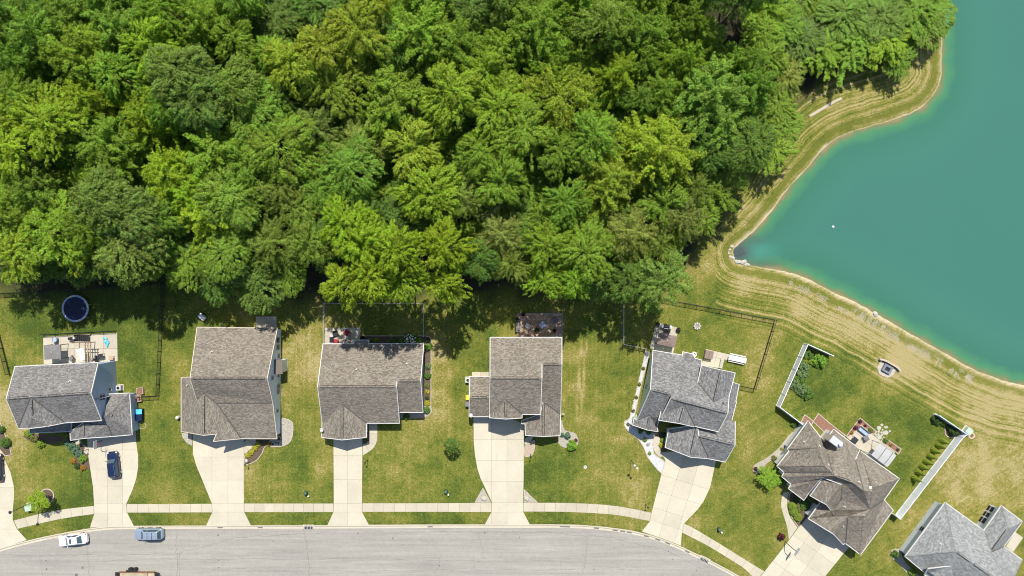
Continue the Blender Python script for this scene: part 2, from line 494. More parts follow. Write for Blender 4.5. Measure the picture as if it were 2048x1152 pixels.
def sdist(X, Y, poly, closed=True):
    """distance to the polygon's edge and whether inside (numpy)"""
    d = np.full(X.shape, 1e9); ins = np.zeros(X.shape, bool)
    n = len(poly)
    for i in range(n if closed else n - 1):
        ax, ay = poly[i]; bx, by = poly[(i + 1) % n]
        ex, ey = bx - ax, by - ay
        L = ex * ex + ey * ey + 1e-12
        t = np.clip(((X - ax) * ex + (Y - ay) * ey) / L, 0, 1)
        d = np.minimum(d, (X - ax - t * ex) ** 2 + (Y - ay - t * ey) ** 2)
        c = ((ay > Y) != (by > Y))
        with np.errstate(divide='ignore', invalid='ignore'):
            xi = ex * (Y - ay) / (ey if abs(ey) > 1e-12 else 1e-12) + ax
        ins ^= c & (X < xi)
    return np.sqrt(d), ins

DRY = [(60,640,.12),(200,640,.12),(280,620,.1),(280,720,.2),(270,760,.28),(20,700,.4),(20,800,.85),(45,890,.85),(60,960,.62),(100,940,.5),(130,980,.25),(160,1000,.15),(100,1050,.4),(150,1045,.2),
(300,850,.3),(300,950,.3),(345,900,.55),(345,720,.7),(340,985,.62),(370,670,.5),(420,620,.5),(300,1040,.2),(380,1040,.45),(420,640,.6),
(590,700,.78),(605,800,.7),(628,720,.9),(520,960,.5),(555,900,.4),(600,930,.4),(645,910,.8),(600,990,.6),(580,1035,.4),(640,1035,.3),(520,640,.7),
(750,640,.3),(760,930,.5),(800,870,.6),(820,950,.5),(780,990,.5),(868,720,.9),(872,800,.9),(868,900,.35),(920,950,.3),(930,800,.4),(920,700,.35),(850,1035,.35),(960,640,.3),
(1100,960,.15),(1140,930,.25),(1080,985,.25),(1080,1035,.3),(1180,720,.6),(1150,650,.5),(1165,800,.6),(1200,860,.65),(1190,950,.75),(1260,960,.85),(1300,1000,.55),(1240,880,.62),(1240,1040,.6),(1235,740,.3),(1230,820,.5),
(1290,640,.25),(1370,620,.55),(1400,700,.45),(1360,720,.6),(1480,650,.5),(1530,700,.8),(1520,660,.6),(1450,740,.25),(1540,770,.6),(1515,850,.6),(1480,960,.65),(1450,1000,.4),(1425,960,.5),(1490,900,.65),
(1500,1050,.68),(1540,1020,.62),(1480,1110,.55),(1530,930,.5),(1640,790,.12),(1660,740,.15),(1700,770,.3),(1690,810,.5),(1750,820,.18),(1800,830,.2),(1680,830,.45),(1850,850,.25),(1800,870,.35),(1560,600,.3),(1440,570,.35),(1500,600,.35),(1600,680,.35),(1570,720,.45),
(1920,970,.88),(1980,900,.95),(2040,950,.95),(2000,860,.95),(1850,1080,.65),(1870,1010,.65),(1840,930,.3),(1760,950,.25),(1770,1000,.25),(1790,1130,.65),(1700,1140,.6),(1960,830,.95),(2045,1100,.6),
(1480,430,.62),(1550,350,.6),(1450,500,.75),(1430,540,.65),(1480,560,.9),(1600,610,.85),(1700,660,.95),(1800,730,.98),(1880,790,.95),(2030,810,.95),(1650,250,.5),(1750,210,.58),(1850,150,.65),(1870,60,.65),(1660,650,.85),(1560,575,.85),
(-200,800,.5),(-300,1000,.5),(300,1300,.5),(1100,1350,.5),(2300,900,.7),(2300,1200,.6),(1700,60,.3),(800,100,.2),(200,200,.2),(1200,300,.2)]

FOREST = xy([(-900, 640), (0, 592), (170, 578), (330, 566), (480, 590), (650, 596), (760, 585), (900, 590), (1240, 578), (1320, 566), (1370, 520), (1420, 470), (1450, 400), (1500, 340), (1545, 295), (1570, 235), (1600, 190),
              (1690, 130), (1770, 95), (1830, 60), (1855, 20), (1860, -60), (1880, -500), (-900, -500)])

def vnoise(X, Y, s, seed):
    r = np.random.RandomState(seed); g = r.rand(256, 256)
    x, y = X * s + 1000.3, Y * s + 1000.7
    xi, yi = np.floor(x).astype(int), np.floor(y).astype(int)
    fx, fy = x - xi, y - yi
    fx = fx * fx * (3 - 2 * fx); fy = fy * fy * (3 - 2 * fy)
    a = g[xi % 256, yi % 256]; b = g[(xi + 1) % 256, yi % 256]; c = g[xi % 256, (yi + 1) % 256]; d = g[(xi + 1) % 256, (yi + 1) % 256]
    return (a * (1 - fx) + b * fx) * (1 - fy) + (c * (1 - fx) + d * fx) * fy

def make_ground():
    step = 0.4
    xs = np.concatenate([[-1600, -600, -300, -180, -130], np.arange(-100, 100.01, step), [130, 180, 300, 600, 1600]])
    ys = np.concatenate([[-1600, -600, -300, -150, -90], np.arange(-62, 70.01, step), [90, 150, 300, 600, 1600]])
    X, Y = np.meshgrid(xs, ys)
    ds, ins = sdist(X, Y, POND); sd = np.where(ins, ds, -ds)          # >0 in the water
    dr, inr = sdist(X, Y, ROAD)
    Z = np.zeros_like(X)
    Z += np.where(sd > -3.0, -0.30 * np.clip((sd + 3.0) / 3.0, 0, 1) ** 1.5, 0)
    Z = np.where(sd > 0, -0.30 - np.minimum(sd * 0.16, 2.2), Z)
    Z = np.where(inr, -0.4, np.where(dr < 0.5, -0.22, Z))
    # dryness: inverse-distance weighting of what each lawn looks like
    num = np.zeros_like(X); den = np.zeros_like(X)
    for px, py, v in DRY:
        p = P(px, py); w = 1.0 / (((X - p.x) ** 2 + (Y - p.y) ** 2) + 1.2) ** 1.6
        num += w * v; den += w
    dry = num / den
    dry += (vnoise(X, Y, .12, 1) - .5) * .34 + (vnoise(X, Y, .35, 2) - .5) * .36 + (vnoise(X, Y, 0.9, 3) - .5) * .30
    # lots mown at different times
    dry = np.where((X > P(1337, 0).x) & (Y < P(0, 840).y) & (X < P(1450, 0).x), dry, dry)
    dry = dry + np.where(sd < 0, .22 * np.exp(-((-sd - 4.5) / 2.2) ** 2) * (X > 38), 0)
    # weeds right by the waterline
    fringe = np.exp(-((sd + 1.15 + (vnoise(X, Y, .5, 9) - .5) * .9) / .55) ** 2) * (sd < 0)
    sandw = (-0.05 + vnoise(X, Y, .16, 12) * 0.55 + vnoise(X, Y, .6, 14) * 0.4) * np.where((X > P(1655, 0).x) & (Y > P(0, 300).y), .45, 1.0)
    sand = np.clip((sd + sandw) / .3, 0, 1)
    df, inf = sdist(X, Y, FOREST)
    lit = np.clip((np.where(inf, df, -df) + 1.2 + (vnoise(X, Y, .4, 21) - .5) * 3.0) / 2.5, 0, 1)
    # direction of the mowing rows: up and down the lots, along the shore on the bank, askew on the right-hand lots
    u = X.copy()
    bank = (sd > -11) & (X > 34)
    a = R_(-31)
    diag = (X > P(1450, 0).x) & ~bank
    u = np.where(diag, X * math.sin(-a) * -1 + Y * math.cos(a), u)
    u = np.where(bank, -sd, u)
    bw = np.clip((sd + 11) / 3.5, 0, 1)
    amp = np.where(bank, .18 + 1.35 * bw, np.where(diag, .22, .24))
    tread = np.zeros_like(X)
    for px0, py0, px1, py1 in ((1163, 680, 1152, 850), (1173, 680, 1160, 850)):
        p0, p1 = P(px0, py0), P(px1, py1)
        dl, _ = sdist(X, Y, [tuple(p0.xy), tuple(p1.xy)], closed=False)
        tread = np.maximum(tread, np.clip(1 - dl / .30, 0, 1) * .5)
    dry = dry + tread + .02
    ny, nx = X.shape
    v = np.stack([X, Y, Z], -1).reshape(-1, 3)
    i = np.arange(nx * ny).reshape(ny, nx)
    q = np.stack([i[:-1, :-1], i[:-1, 1:], i[1:, 1:], i[1:, :-1]], -1).reshape(-1, 4)
    me = bpy.data.meshes.new('ground')
    me.vertices.add(len(v)); me.vertices.foreach_set('co', v.ravel())
    me.loops.add(q.size); me.loops.foreach_set('vertex_index', q.ravel())
    me.polygons.add(len(q)); me.polygons.foreach_set('loop_start', np.arange(0, q.size, 4)); me.polygons.foreach_set('loop_total', np.full(len(q), 4))
    me.update(calc_edges=True)
    for nm, arr in (('dry', dry), ('sand', sand), ('litter', lit), ('rows', u), ('amp', amp), ('fringe', fringe)):
        at = me.attributes.new(nm, 'FLOAT', 'POINT'); at.data.foreach_set('value', np.ascontiguousarray(arr.ravel(), np.float32))
    t = NT('lawn')
    def A(n):
        nd = t.n('Attribute'); nd.attribute_name = n; return nd.outputs['Fac']
    p = t.pos()
    fine = t.noise(p, 3.4, 5, 0.8); mid = t.noise(p, 1.3, 4, 0.7, 0.4); big = t.noise(p, 0.22, 3, 0.55)
    tuft = t.noise(p, 2.6, 2, 0.5)
    rows = t.noise(t.map(p, (1, 0.06, 1)), 2.6, 3, 0.6)          # mower lines up and down the lots
    w1 = t.n('TexNoise', noise_dimensions='1D'); w1.inputs['Scale'].default_value = 1.7; w1.inputs['Detail'].default_value = 3; w1.inputs['Roughness'].default_value = .7
    t.l(t.math('ADD', A('rows'), t.math('ADD', t.math('MULTIPLY', mid, 0.28), t.math('MULTIPLY', big, 0.5))), w1.inputs['W'])
    rowv = t.math('MULTIPLY', t.math('SUBTRACT', w1.outputs[0], 0.5), A('amp'))
    f = t.math('ADD', t.math('MULTIPLY', A('dry'), 0.90), t.math('MULTIPLY', rowv, 1.5))
    f = t.math('ADD', f, t.math('MULTIPLY', t.math('SUBTRACT', fine, 0.5), 1.7))
    f = t.math('ADD', f, t.math('MULTIPLY', t.math('SUBTRACT', mid, 0.5), 0.9))
    f = t.math('ADD', f, t.math('MULTIPLY', t.math('SUBTRACT', big, 0.5), 0.35))
    f = t.math('ADD', f, t.math('MULTIPLY', t.math('SUBTRACT', rows, 0.5), 0.14))
    w2 = t.n('TexNoise', noise_dimensions='1D'); w2.inputs['Scale'].default_value = 0.55; w2.inputs['Detail'].default_value = 2
    t.l(t.math('ADD', A('rows'), t.math('MULTIPLY', big, 1.2)), w2.inputs['W'])
    f = t.math('ADD', f, t.math('MULTIPLY', t.math('SUBTRACT', w2.outputs[0], 0.5), t.math('MULTIPLY', A('amp'), 0.40)))
    c = t.ramp(f, [(0.0, (0.050, 0.078, 0.013)), (0.28, (0.092, 0.120, 0.019)), (0.50, (0.140, 0.148, 0.026)), (0.74, (0.205, 0.182, 0.046)), (1.0, (0.312, 0.262, 0.120))])
    sp = t.ramp(tuft, [(0.62, 0.0), (0.74, 1.0)])
    c = t.mix(t.math('MULTIPLY', sp, t.math('MULTIPLY', A('dry'), 0.45)), c, (0.40, 0.33, 0.16))
    spk = t.noise(p, 7.0, 3, 0.8)
    c = t.mix(1.0, c, t.ramp(spk, [(0.30, 0.52), (0.70, 1.42)]), 'MULTIPLY')
    c = t.mix(t.math('MULTIPLY', A('fringe'), 0.85), c, t.mix(fine, (0.07, 0.09, 0.012), (0.16, 0.16, 0.03)))
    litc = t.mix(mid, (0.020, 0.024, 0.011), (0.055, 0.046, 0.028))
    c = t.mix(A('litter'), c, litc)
    sandc = t.mix(fine, (0.38, 0.32, 0.20), (0.52, 0.45, 0.30))
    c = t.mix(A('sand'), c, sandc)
    h = t.math('ADD', t.math('MULTIPLY', fine, 1.0), t.math('MULTIPLY', tuft, 0.7))
    me.materials.append(t.done(t.principled(c, 0.95, 0.12, 0, t.bump(h, 0.8, 0.10))))
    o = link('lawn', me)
    tag(o, kind='structure')

def make_water():
    # sheet over the pond hollow; finer towards the shore so the shallows can take their colour
    xs = np.concatenate([np.arange(35, 92, 0.5), np.arange(92, 240, 6)]); ys = np.concatenate([np.arange(-26, 56, 0.5), np.arange(56, 160, 6)])
    X, Y = np.meshgrid(xs, ys)
    ds, ins = sdist(X, Y, POND); sd = np.where(ins, ds, -ds)
    keep = sd > -2.2
    ny, nx = X.shape
    i = np.arange(nx * ny).reshape(ny, nx)
    kf = keep[:-1, :-1] & keep[:-1, 1:] & keep[1:, 1:] & keep[1:, :-1]
    q = np.stack([i[:-1, :-1], i[:-1, 1:], i[1:, 1:], i[1:, :-1]], -1)[kf]
    used = np.unique(q); remap = -np.ones(nx * ny, int); remap[used] = np.arange(len(used))
    v = np.stack([X, Y, np.full_like(X, -0.30)], -1).reshape(-1, 3)[used]
    q = remap[q]
    me = bpy.data.meshes.new('pond')
    me.from_pydata(v.tolist(), [], q.tolist())
    at = me.attributes.new('depth', 'FLOAT', 'POINT'); at.data.foreach_set('value', np.ascontiguousarray(sd.ravel()[used], np.float32))
    # dark, weedy bottom in the narrow tip, and pale silt just outside it
    tp = P(1478, 505); ti = (np.exp(-(((X - tp.x) / 2.0) ** 2 + ((Y - tp.y) / 1.7) ** 2)) * 1.2 + np.exp(-(((X - P(1505, 490).x) / 2.2) ** 2 + ((Y - P(1490, 478).y) / .9) ** 2)) * .5
                            + np.exp(-(((X - P(1530, 527).x) / 3.2) ** 2 + ((Y - P(1530, 527).y) / .6) ** 2)) * .55).ravel()[used]
    sp = P(1515, 502); si = np.exp(-(((X - sp.x) / 3.0) ** 2 + ((Y - sp.y) / 1.5) ** 2)).ravel()[used]
    for nm, arr in (('weed', ti), ('silt', si)):
        at = me.attributes.new(nm, 'FLOAT', 'POINT'); at.data.foreach_set('value', np.ascontiguousarray(arr, np.float32))
    t = NT('pond_water')
    def A(n):
        nd = t.n('Attribute'); nd.attribute_name = n; return nd.outputs['Fac']
    p = t.pos()
    n1 = t.noise(p, 0.35, 4, 0.6); n2 = t.noise(p, 0.05, 3, 0.5); n3 = t.noise(t.map(p, (1, 1.6, 1)), 2.2, 3, 0.6)
    d = t.math('ADD', A('depth'), t.math('MULTIPLY', t.math('SUBTRACT', n1, 0.5), 2.2))
    c = t.ramp(t.math('DIVIDE', d, 11.0), [(0.0, (0.20, 0.17, 0.085)), (0.03, (0.13, 0.16, 0.075)), (0.085, (0.058, 0.185, 0.090)), (0.22, (0.038, 0.136, 0.094)), (0.6, (0.043, 0.144, 0.108)), (1.0, (0.041, 0.138, 0.107))])
    c = t.mix(t.math('MULTIPLY', t.math('SUBTRACT', n2, 0.5), 0.5, None, True), c, (0.050, 0.158, 0.120))
    c = t.mix(t.math('MULTIPLY', A('silt'), 0.8), c, (0.055, 0.200, 0.155))
    c = t.mix(t.math('MULTIPLY', A('weed'), 1.0, None, True), c, t.mix(t.noise(p, 2.5, 3), (0.035, 0.055, 0.055), (0.075, 0.10, 0.095)))
    me.materials.append(t.done(t.principled(c, 0.12, 0.25, 0, t.bump(n3, 0.12, 0.03))))
    tag(link('pond_water', me), kind='structure')

make_ground()
make_water()

# ------------------------------------------------------------------ street, kerb, pavement, driveways
def strip_between(a, b, z0, z1, mb):
    n = len(a)
    vs = [(p[0], p[1], z1) for p in a] + [(p[0], p[1], z1) for p in b] + [(p[0], p[1], z0) for p in a] + [(p[0], p[1], z0) for p in b]
    fs = []
    for i in range(n - 1):
        fs += [(i, i + 1, n + i + 1, n + i), (2 * n + i, 2 * n + i + 1, i + 1, i), (n + i, n + i + 1, 3 * n + i + 1, 3 * n + i)]
    return mb.add(vs, fs)

def offset_line(line, d):
    out = []
    for i, p in enumerate(line):
        a = Vector(line[max(0, i - 1)]); b = Vector(line[min(len(line) - 1, i + 1)])
        e = (b - a).normalized(); out.append((p[0] - e.y * d, p[1] + e.x * d))
    return out

road = MB(); road.prism(ROADLINE + SOUTHLINE, -0.30, -0.11)
tag(road.build('street', M['asphalt']), kind='structure')
curb = MB()
L0, L1, L2, L3 = ROADLINE, offset_line(ROADLINE, 0.30), offset_line(ROADLINE, 0.44), offset_line(ROADLINE, 0.60)
strip_between(L0, L1, -0.3, -0.085, curb)
n = len(L1)
curb.add([(p[0], p[1], -0.085) for p in L1] + [(p[0], p[1], 0.035) for p in L2], [(i, i + 1, n + i + 1, n + i) for i in range(n - 1)])
strip_between(L2, L3, -0.3, 0.035, curb)
tag(curb.build('kerb', M['curb']), kind='structure')
scurb = MB(); S0 = [p for p in SOUTHLINE]; strip_between(S0, offset_line(S0, 0.5), -0.3, 0.03, scurb)
tag(scurb.build('kerb', M['curb']), kind='structure')

# damp dark patches lying in the gutter along the kerb
gm = MB()
def kerb_at(px): return min(range(len(L1)), key=lambda i: abs(L1[i][0] - P(px, 0).x) + (0 if L1[i][1] > -60 else 99))
for px, n in ((1130, 2), (1193, 1), (1231, 1), (1246, 1), (1259, 1), (1293, 1), (1316, 1), (1336, 1), (1375, 1), (440, 1), (520, 1), (300, 1), (860, 1)):
    i = kerb_at(px); a, b = Vector(L1[i]), Vector(L1[min(i + 1, len(L1) - 1)]); e = (b - a).normalized(); nn = Vector((-e.y, e.x)); c = P(px, 0).x
    c = a + e * ((c - a.x) / e.x)
    for w0, w1, z in ((-.20, .0, -.083),):
        h = .45 * n
        gm.add([tuple(c - e * h + nn * w0) + (z,), tuple(c + e * h + nn * w0) + (z,), tuple(c + e * h * .9 + nn * w1) + (z,), tuple(c - e * h * .9 + nn * w1) + (z,)], [(0, 1, 2, 3)])
tag(gm.build('gutter_stain', M['crack']), kind='structure')

# sealed cracks and seams in the street, thin strips lying on it
rc = random.Random(3)
def wander(a, b, n=14, amp=.18):
    out = []
    for i in range(n + 1):
        k = i / n; p = Vector(a) * (1 - k) + Vector(b) * k
        e = (Vector(b) - Vector(a)).normalized(); j = rc.uniform(-amp, amp) if 0 < i < n else 0
        out.append((p.x - e.y * j, p.y + e.x * j))
    return out
cm = MB()
def crack(pts, w):
    pts = xy(pts); line = []
    for a, b in zip(pts, pts[1:]): line += wander(a, b)[:-1]
    line.append(pts[-1])
    wv = [w * rc.uniform(.5, 1.3) for _ in line]
    l2 = offset_line(line, 1.0)
    a = [(p[0], p[1]) for p in line]; b = [(p[0] + (q[0] - p[0]) * k, p[1] + (q[1] - p[1]) * k) for p, q, k in zip(line, l2, wv)]
    n = len(a)
    cm.add([(p[0], p[1], -0.106) for p in a] + [(p[0], p[1], -0.106) for p in b], [(i, i + 1, n + i + 1, n + i) for i in range(n - 1)])
crack([(354, 1107), (355, 1200)], .07); crack([(357.5, 1107), (358, 1200)], .05); crack([(352, 1060), (351, 1107)], .04)
crack([(607, 1058), (613, 1090), (619, 1170)], .06); crack([(172, 1085), (176, 1120), (177, 1170)], .05)
crack([(0, 1110), (150, 1112), (350, 1109), (480, 1075), (650, 1065)], .04)
crack([(730, 1065), (900, 1065), (1100, 1064)], .035); crack([(1110, 1067), (1220, 1076), (1330, 1100), (1420, 1148)], .04)
crack([(955, 1062), (967, 1118)], .035); crack([(946, 1112), (949, 1140), (963, 1142)], .04); crack([(880, 1110), (875, 1140)], .04)
crack([(1174, 1075), (1170, 1120), (1164, 1160)], .06); crack([(80, 1105), (84, 1152)], .03); crack([(400, 1138), (700, 1144), (1150, 1140)], .035)
crack([(1395, 1138), (1380, 1158)], .04); crack([(790, 1060), (786, 1085)], .03); crack([(1121, 1122), (1124, 1150)], .03)
crack([(60, 1130), (300, 1120), (520, 1118), (800, 1120), (1000, 1124)], .03); crack([(1060, 1120), (1180, 1128), (1290, 1146)], .03)
cm.build('crack_sealant', M['crack'])
tag(bpy.data.objects['crack_sealant'], kind='structure')
sm = MB()
for px, py, r in ((91, 1122, .14), (92, 1139, .18), (164, 1136, .2), (152, 1151, .3), (437, 1136, .13), (436, 1071, .16), (436, 1121, .1), (716, 1067, .13), (546, 1083, .1), (969, 1066, .16), (785, 1077, .12), (879, 1132, .14), (1039, 1076, .1), (1188, 1140, .12), (1337, 1103, .12), (1346, 1119, .1), (1394, 1142, .12), (247, 1118, .07)):
    p = P(px, py); sm.cyl((p.x, p.y, -0.109), r, .004, 9, r * .8)
tag(sm.build('oil_spots', M['crack']), kind='structure')

SLABS = []
def slabs(parent, poly, ang=0.0, us=(), vs=(), z0=-0.12, z1=0.04, gap=0.024, mat=None, name='slab', jit=.006):
    """cuts an outline along joints (u across, v along, metres from the world origin in a frame turned by ang) into slabs"""
    mat = mat or M['concrete']
    c, s = math.cos(ang), math.sin(ang)
    def strips(ps, nx, ny, cuts):
        out = []
        cuts = sorted(cuts)
        lim = [-1e6] + list(cuts) + [1e6]
        for p in ps:
            for a, b in zip(lim, lim[1:]):
                q = clip(p, nx, ny, a + gap / 2)
                if len(q) > 2: q = clip(q, -nx, -ny, -(b - gap / 2))
                if len(q) > 2 and abs(area(q)) > .03: out.append(q)
        return out
    ps = strips([poly], c, s, us)
    ps = strips(ps, -s, c, vs)
    for q in ps:
        dz = rc.uniform(-jit, jit)
        mb = MB(); mb.prism(q, z0, z1 + dz)
        mb.build(name, mat, parent)

def U(px, ang=0.0, py=1000): p = P(px, py); return p.x * math.cos(ang) + p.y * math.sin(ang)
def V(py, ang=0.0, px=1000): p = P(px, py); return -p.x * math.sin(ang) + p.y * math.cos(ang)

def structure(name):
    return tag(bpy.data.objects.new(name, None), kind='structure')
def drive(poly_px, us, vs, ang=0.0, mat=None, name='driveway'):
    e = structure(name); COL.objects.link(e)
    slabs(e, xy(poly_px), ang, us, vs, mat=mat)
    return e

drive([(-80, 860), (-20, 880), (0, 897), (10.5, 921), (21, 944), (27.5, 970.6), (28.8, 986), (26.2, 1018), (25.7, 1039), (34, 1058), (53.7, 1080), (0, 1097), (-60, 1117), (-90, 1060), (-90, 900)],
      [U(-35)], [V(y) for y in (930, 975, 1018, 1058)])
drive([(174, 866), (177, 913), (181, 939), (186.6, 976), (188.2, 1007), (188.7, 1028), (180, 1055), (225, 1053.3), (268.2, 1052.6), (253.7, 1024), (253, 1007), (264.7, 981), (272.6, 957.5), (276.5, 934), (276.5, 913), (272.6, 884), (271, 862)],
      [U(215), U(245)], [V(y) for y in (900, 938, 972, 1007.5, 1026)])
drive([(385.6, 862), (386.3, 908), (392.7, 931), (405.3, 961), (424, 1007), (425, 1024), (412, 1052.2), (502.4, 1051.6), (488.5, 1024), (487.7, 1007), (487.7, 862)],
      [U(424), U(456)], [V(y) for y in (914, 960, 1007, 1024)])
drive([(667, 862), (667.7, 1007), (667, 1024), (654.5, 1051.2), (738, 1050.4), (724, 1024), (724, 1007), (724.7, 911), (724.7, 862)],
      [U(695)], [V(y) for y in (911, 959, 1007, 1024)])
drive([(947, 832), (947.5, 880.6), (949.7, 907.7), (954.3, 934.8), (961, 956.5), (969, 972.7), (984, 1005), (983, 1024), (969, 1050.3), (1060, 1049.7), (1046, 1023), (1046.5, 1005), (1048.5, 848), (1010, 832)],
      [U(983), U(1014)], [V(y) for y in (879, 921, 963, 1005, 1024)])
a5 = R_(-17)
drive([(1322, 905), (1331, 921), (1323, 948), (1302.7, 1027), (1299.5, 1043), (1283.5, 1063), (1322, 1076), (1361.5, 1091), (1363.7, 1065), (1367.7, 1047), (1395, 1019), (1407, 1002.5), (1420, 975), (1432, 921), (1380, 900)],
      [U(1340, a5, 1000), U(1375, a5, 1000)], [V(y, a5, 1340) for y in (955, 990, 1025, 1052)], a5)
a6 = R_(-35)
drive([(1577, 1082), (1596, 1056), (1617, 1032), (1700, 1092), (1686, 1108), (1644, 1160), (1590, 1228), (1520, 1176), (1513, 1162), (1529, 1143)],
      [U(1583, a6, 1120), U(1622, a6, 1120)], [V(y, a6, 1600) for y in (1080, 1120, 1160)], a6)

walk = structure('pavement'); COL.objects.link(walk)
def band(top, bot, n):
    """pavement band cut into n slabs"""
    def at(line, k):
        L = [0]
        for a, b in zip(line, line[1:]): L.append(L[-1] + (Vector(b) - Vector(a)).length)
        d = k * L[-1]
        for i in range(len(line) - 1):
            if d <= L[i + 1] + 1e-6:
                q = (d - L[i]) / (L[i + 1] - L[i]); return Vector(line[i]) * (1 - q) + Vector(line[i + 1]) * q
        return Vector(line[-1])
    T, B = spline(xy(top), 5), spline(xy(bot), 5)
    for i in range(n):
        g = .016 / max(.5, (at(T, 1) - at(T, 0)).length / n)
        k0, k1 = (i + g) / n, (i + 1 - g) / n
        km = (k0 + k1) / 2
        poly = [at(T, k0), at(T, km), at(T, k1), at(B, k1), at(B, km), at(B, k0)]
        mb = MB(); mb.prism([tuple(q) for q in poly], -0.12, 0.034 + rc.uniform(-.006, .006)); mb.build('slab', M['walk'], walk)
band([(28, 1041), (78.6, 1028), (131, 1018), (187.6, 1012)], [(35, 1057.5), (105, 1041), (150, 1033), (188, 1028)], 7)
band([(254, 1008), (340, 1008), (423.6, 1007.5)], [(254.3, 1025), (340, 1024.8), (424.4, 1024.5)], 8)
band([(488.4, 1007), (580, 1007), (667, 1007)], [(489, 1024), (580, 1024), (666.5, 1024)], 9)
band([(724.7, 1006.5), (850, 1006.5), (983.4, 1005.5)], [(724.7, 1023.5), (850, 1023.5), (982.6, 1024)], 12)
band([(1047, 1005.8), (1126.7, 1005.8), (1202.5, 1009), (1256.7, 1016), (1302.4, 1025.5)], [(1046.6, 1023), (1126.7, 1023.6), (1202.5, 1027), (1246, 1031.8), (1299, 1041.8)], 12)
band([(1368, 1047), (1390, 1058), (1427, 1080), (1464, 1103), (1501, 1126), (1528.4, 1142.6)], [(1364, 1065), (1390, 1078), (1423.5, 1096), (1464, 1121), (1490, 1138), (1512, 1161)], 9)

def path(pts_a, pts_b, n, mat='walk', name='front_path'):
    e = structure(name); COL.objects.link(e)
    A_, B_ = spline(xy(pts_a), 6), spline(xy(pts_b), 6)
    m = len(A_) - 1
    for i in range(n):
        i0, i1 = round(i * m / n), round((i + 1) * m / n)
        pa = A_[i0:i1 + 1]; pb = B_[i0:i1 + 1]
        poly = list(pa) + list(pb)[::-1]
        if area(poly) < 0: poly = poly[::-1]
        poly = ring_inset(poly, .015)
        mb = MB(); mb.prism(poly, -0.1, 0.03 + rc.uniform(-.005, .005)); mb.build('slab', M[mat], e)
path([(725.4, 911), (745, 898), (754, 880), (754.6, 846)], [(725.4, 888), (733, 886), (738, 875), (738, 846)], 4)
path([(488.4, 908), (500, 898), (511, 886), (512, 862)], [(488.4, 884), (492, 880), (496, 874), (497, 862)], 4)
path([(145, 878), (152, 890), (166, 903), (177, 911)], [(158, 874), (164, 886), (172, 892), (176.5, 893)], 3)
path([(1566, 985), (1562, 1007), (1566, 1028), (1574, 1054), (1577.4, 1080)], [(1579, 983), (1575, 997), (1575, 1012.7), (1579, 1031), (1595, 1055)], 5)
path([(1307, 874), (1306, 890), (1310, 905), (1320, 914)], [(1318, 872), (1321, 884), (1320, 900), (1330, 912)], 3, 'patio')
path([(1049.5, 877), (1056, 873), (1062, 864)], [(1049.5, 890), (1060, 884), (1072, 866)], 2)
# ------------------------------------------------------------------ trees and shrubs
def leaf_mesh(name, C, N, S, T, rng, aspect=1.25):
    """each leaf spray a small folded quad: centre C, normal N, size S, tone T"""
    n = len(C)
    N = N / (np.linalg.norm(N, axis=1, keepdims=True) + 1e-9)
    a = rng.normal(size=(n, 3)); a -= N * (a * N).sum(1, keepdims=True); a /= np.linalg.norm(a, axis=1, keepdims=True) + 1e-9
    b = np.cross(N, a)
    h = S[:, None] * 0.5
    q = np.stack([C - a * h * aspect, C - b * h * .8 + N * h * .15, C + a * h * aspect, C + b * h * .8 + N * h * .15], 1).reshape(-1, 3)
    me = bpy.data.meshes.new(name)
    me.vertices.add(4 * n); me.vertices.foreach_set('co', q.ravel())
    me.loops.add(4 * n); me.loops.foreach_set('vertex_index', np.arange(4 * n))
    me.polygons.add(n); me.polygons.foreach_set('loop_start', np.arange(0, 4 * n, 4)); me.polygons.foreach_set('loop_total', np.full(n, 4))
    me.update(calc_edges=True)
    at = me.attributes.new('tone', 'FLOAT', 'FACE'); at.data.foreach_set('value', np.clip(T, 0, 1).astype(np.float32))
    me.materials.append(M['leaf'])
    return me

def clumps(rng, cc, cr, outward, per, size, squash=.75, tone_sd=.24, up=.55, stretch=0.0):
    """leaf sprays over the outer/upper side of each clump"""
    k = len(cc)
    C, N, S, T = [], [], [], []
    tone_c = np.clip(rng.normal(.5, tone_sd, k), 0, 1)
    for i in range(k):
        m = max(6, int(per * (cr[i] / np.mean(cr)) ** 2))
        d = rng.normal(size=(m, 3)); d /= np.linalg.norm(d, axis=1, keepdims=True)
        d[:, 2] = np.where(d[:, 2] < -.25, -d[:, 2], d[:, 2])
        rr = cr[i] * rng.uniform(.45, 1.15, m)[:, None]
        p = d * rr * np.array([1, 1, squash])
        if stretch:                                            # sprays reach outwards from the trunk
            g = np.array([cc[i][0], cc[i][1], 0.0]); g /= np.linalg.norm(g) + 1e-6
            g = g + rng.normal(size=3) * .25; g[2] *= .4; g /= np.linalg.norm(g)
            along = (p @ g)[:, None]
            p = (p - along * g) * .72 + along * g * (1 + stretch) - np.array([0, 0, 1.0]) * np.abs(along) * .12
        p = cc[i] + p
        nrm = d * .75 + outward[i] * .3 + np.array([0, 0, up]) + rng.normal(size=(m, 3)) * .5
        C.append(p); N.append(nrm); S.append(rng.uniform(size[0], size[1], m)); T.append(np.clip(tone_c[i] + rng.normal(0, .24, m), 0, 1))
    return np.concatenate(C), np.concatenate(N), np.concatenate(S), np.concatenate(T)

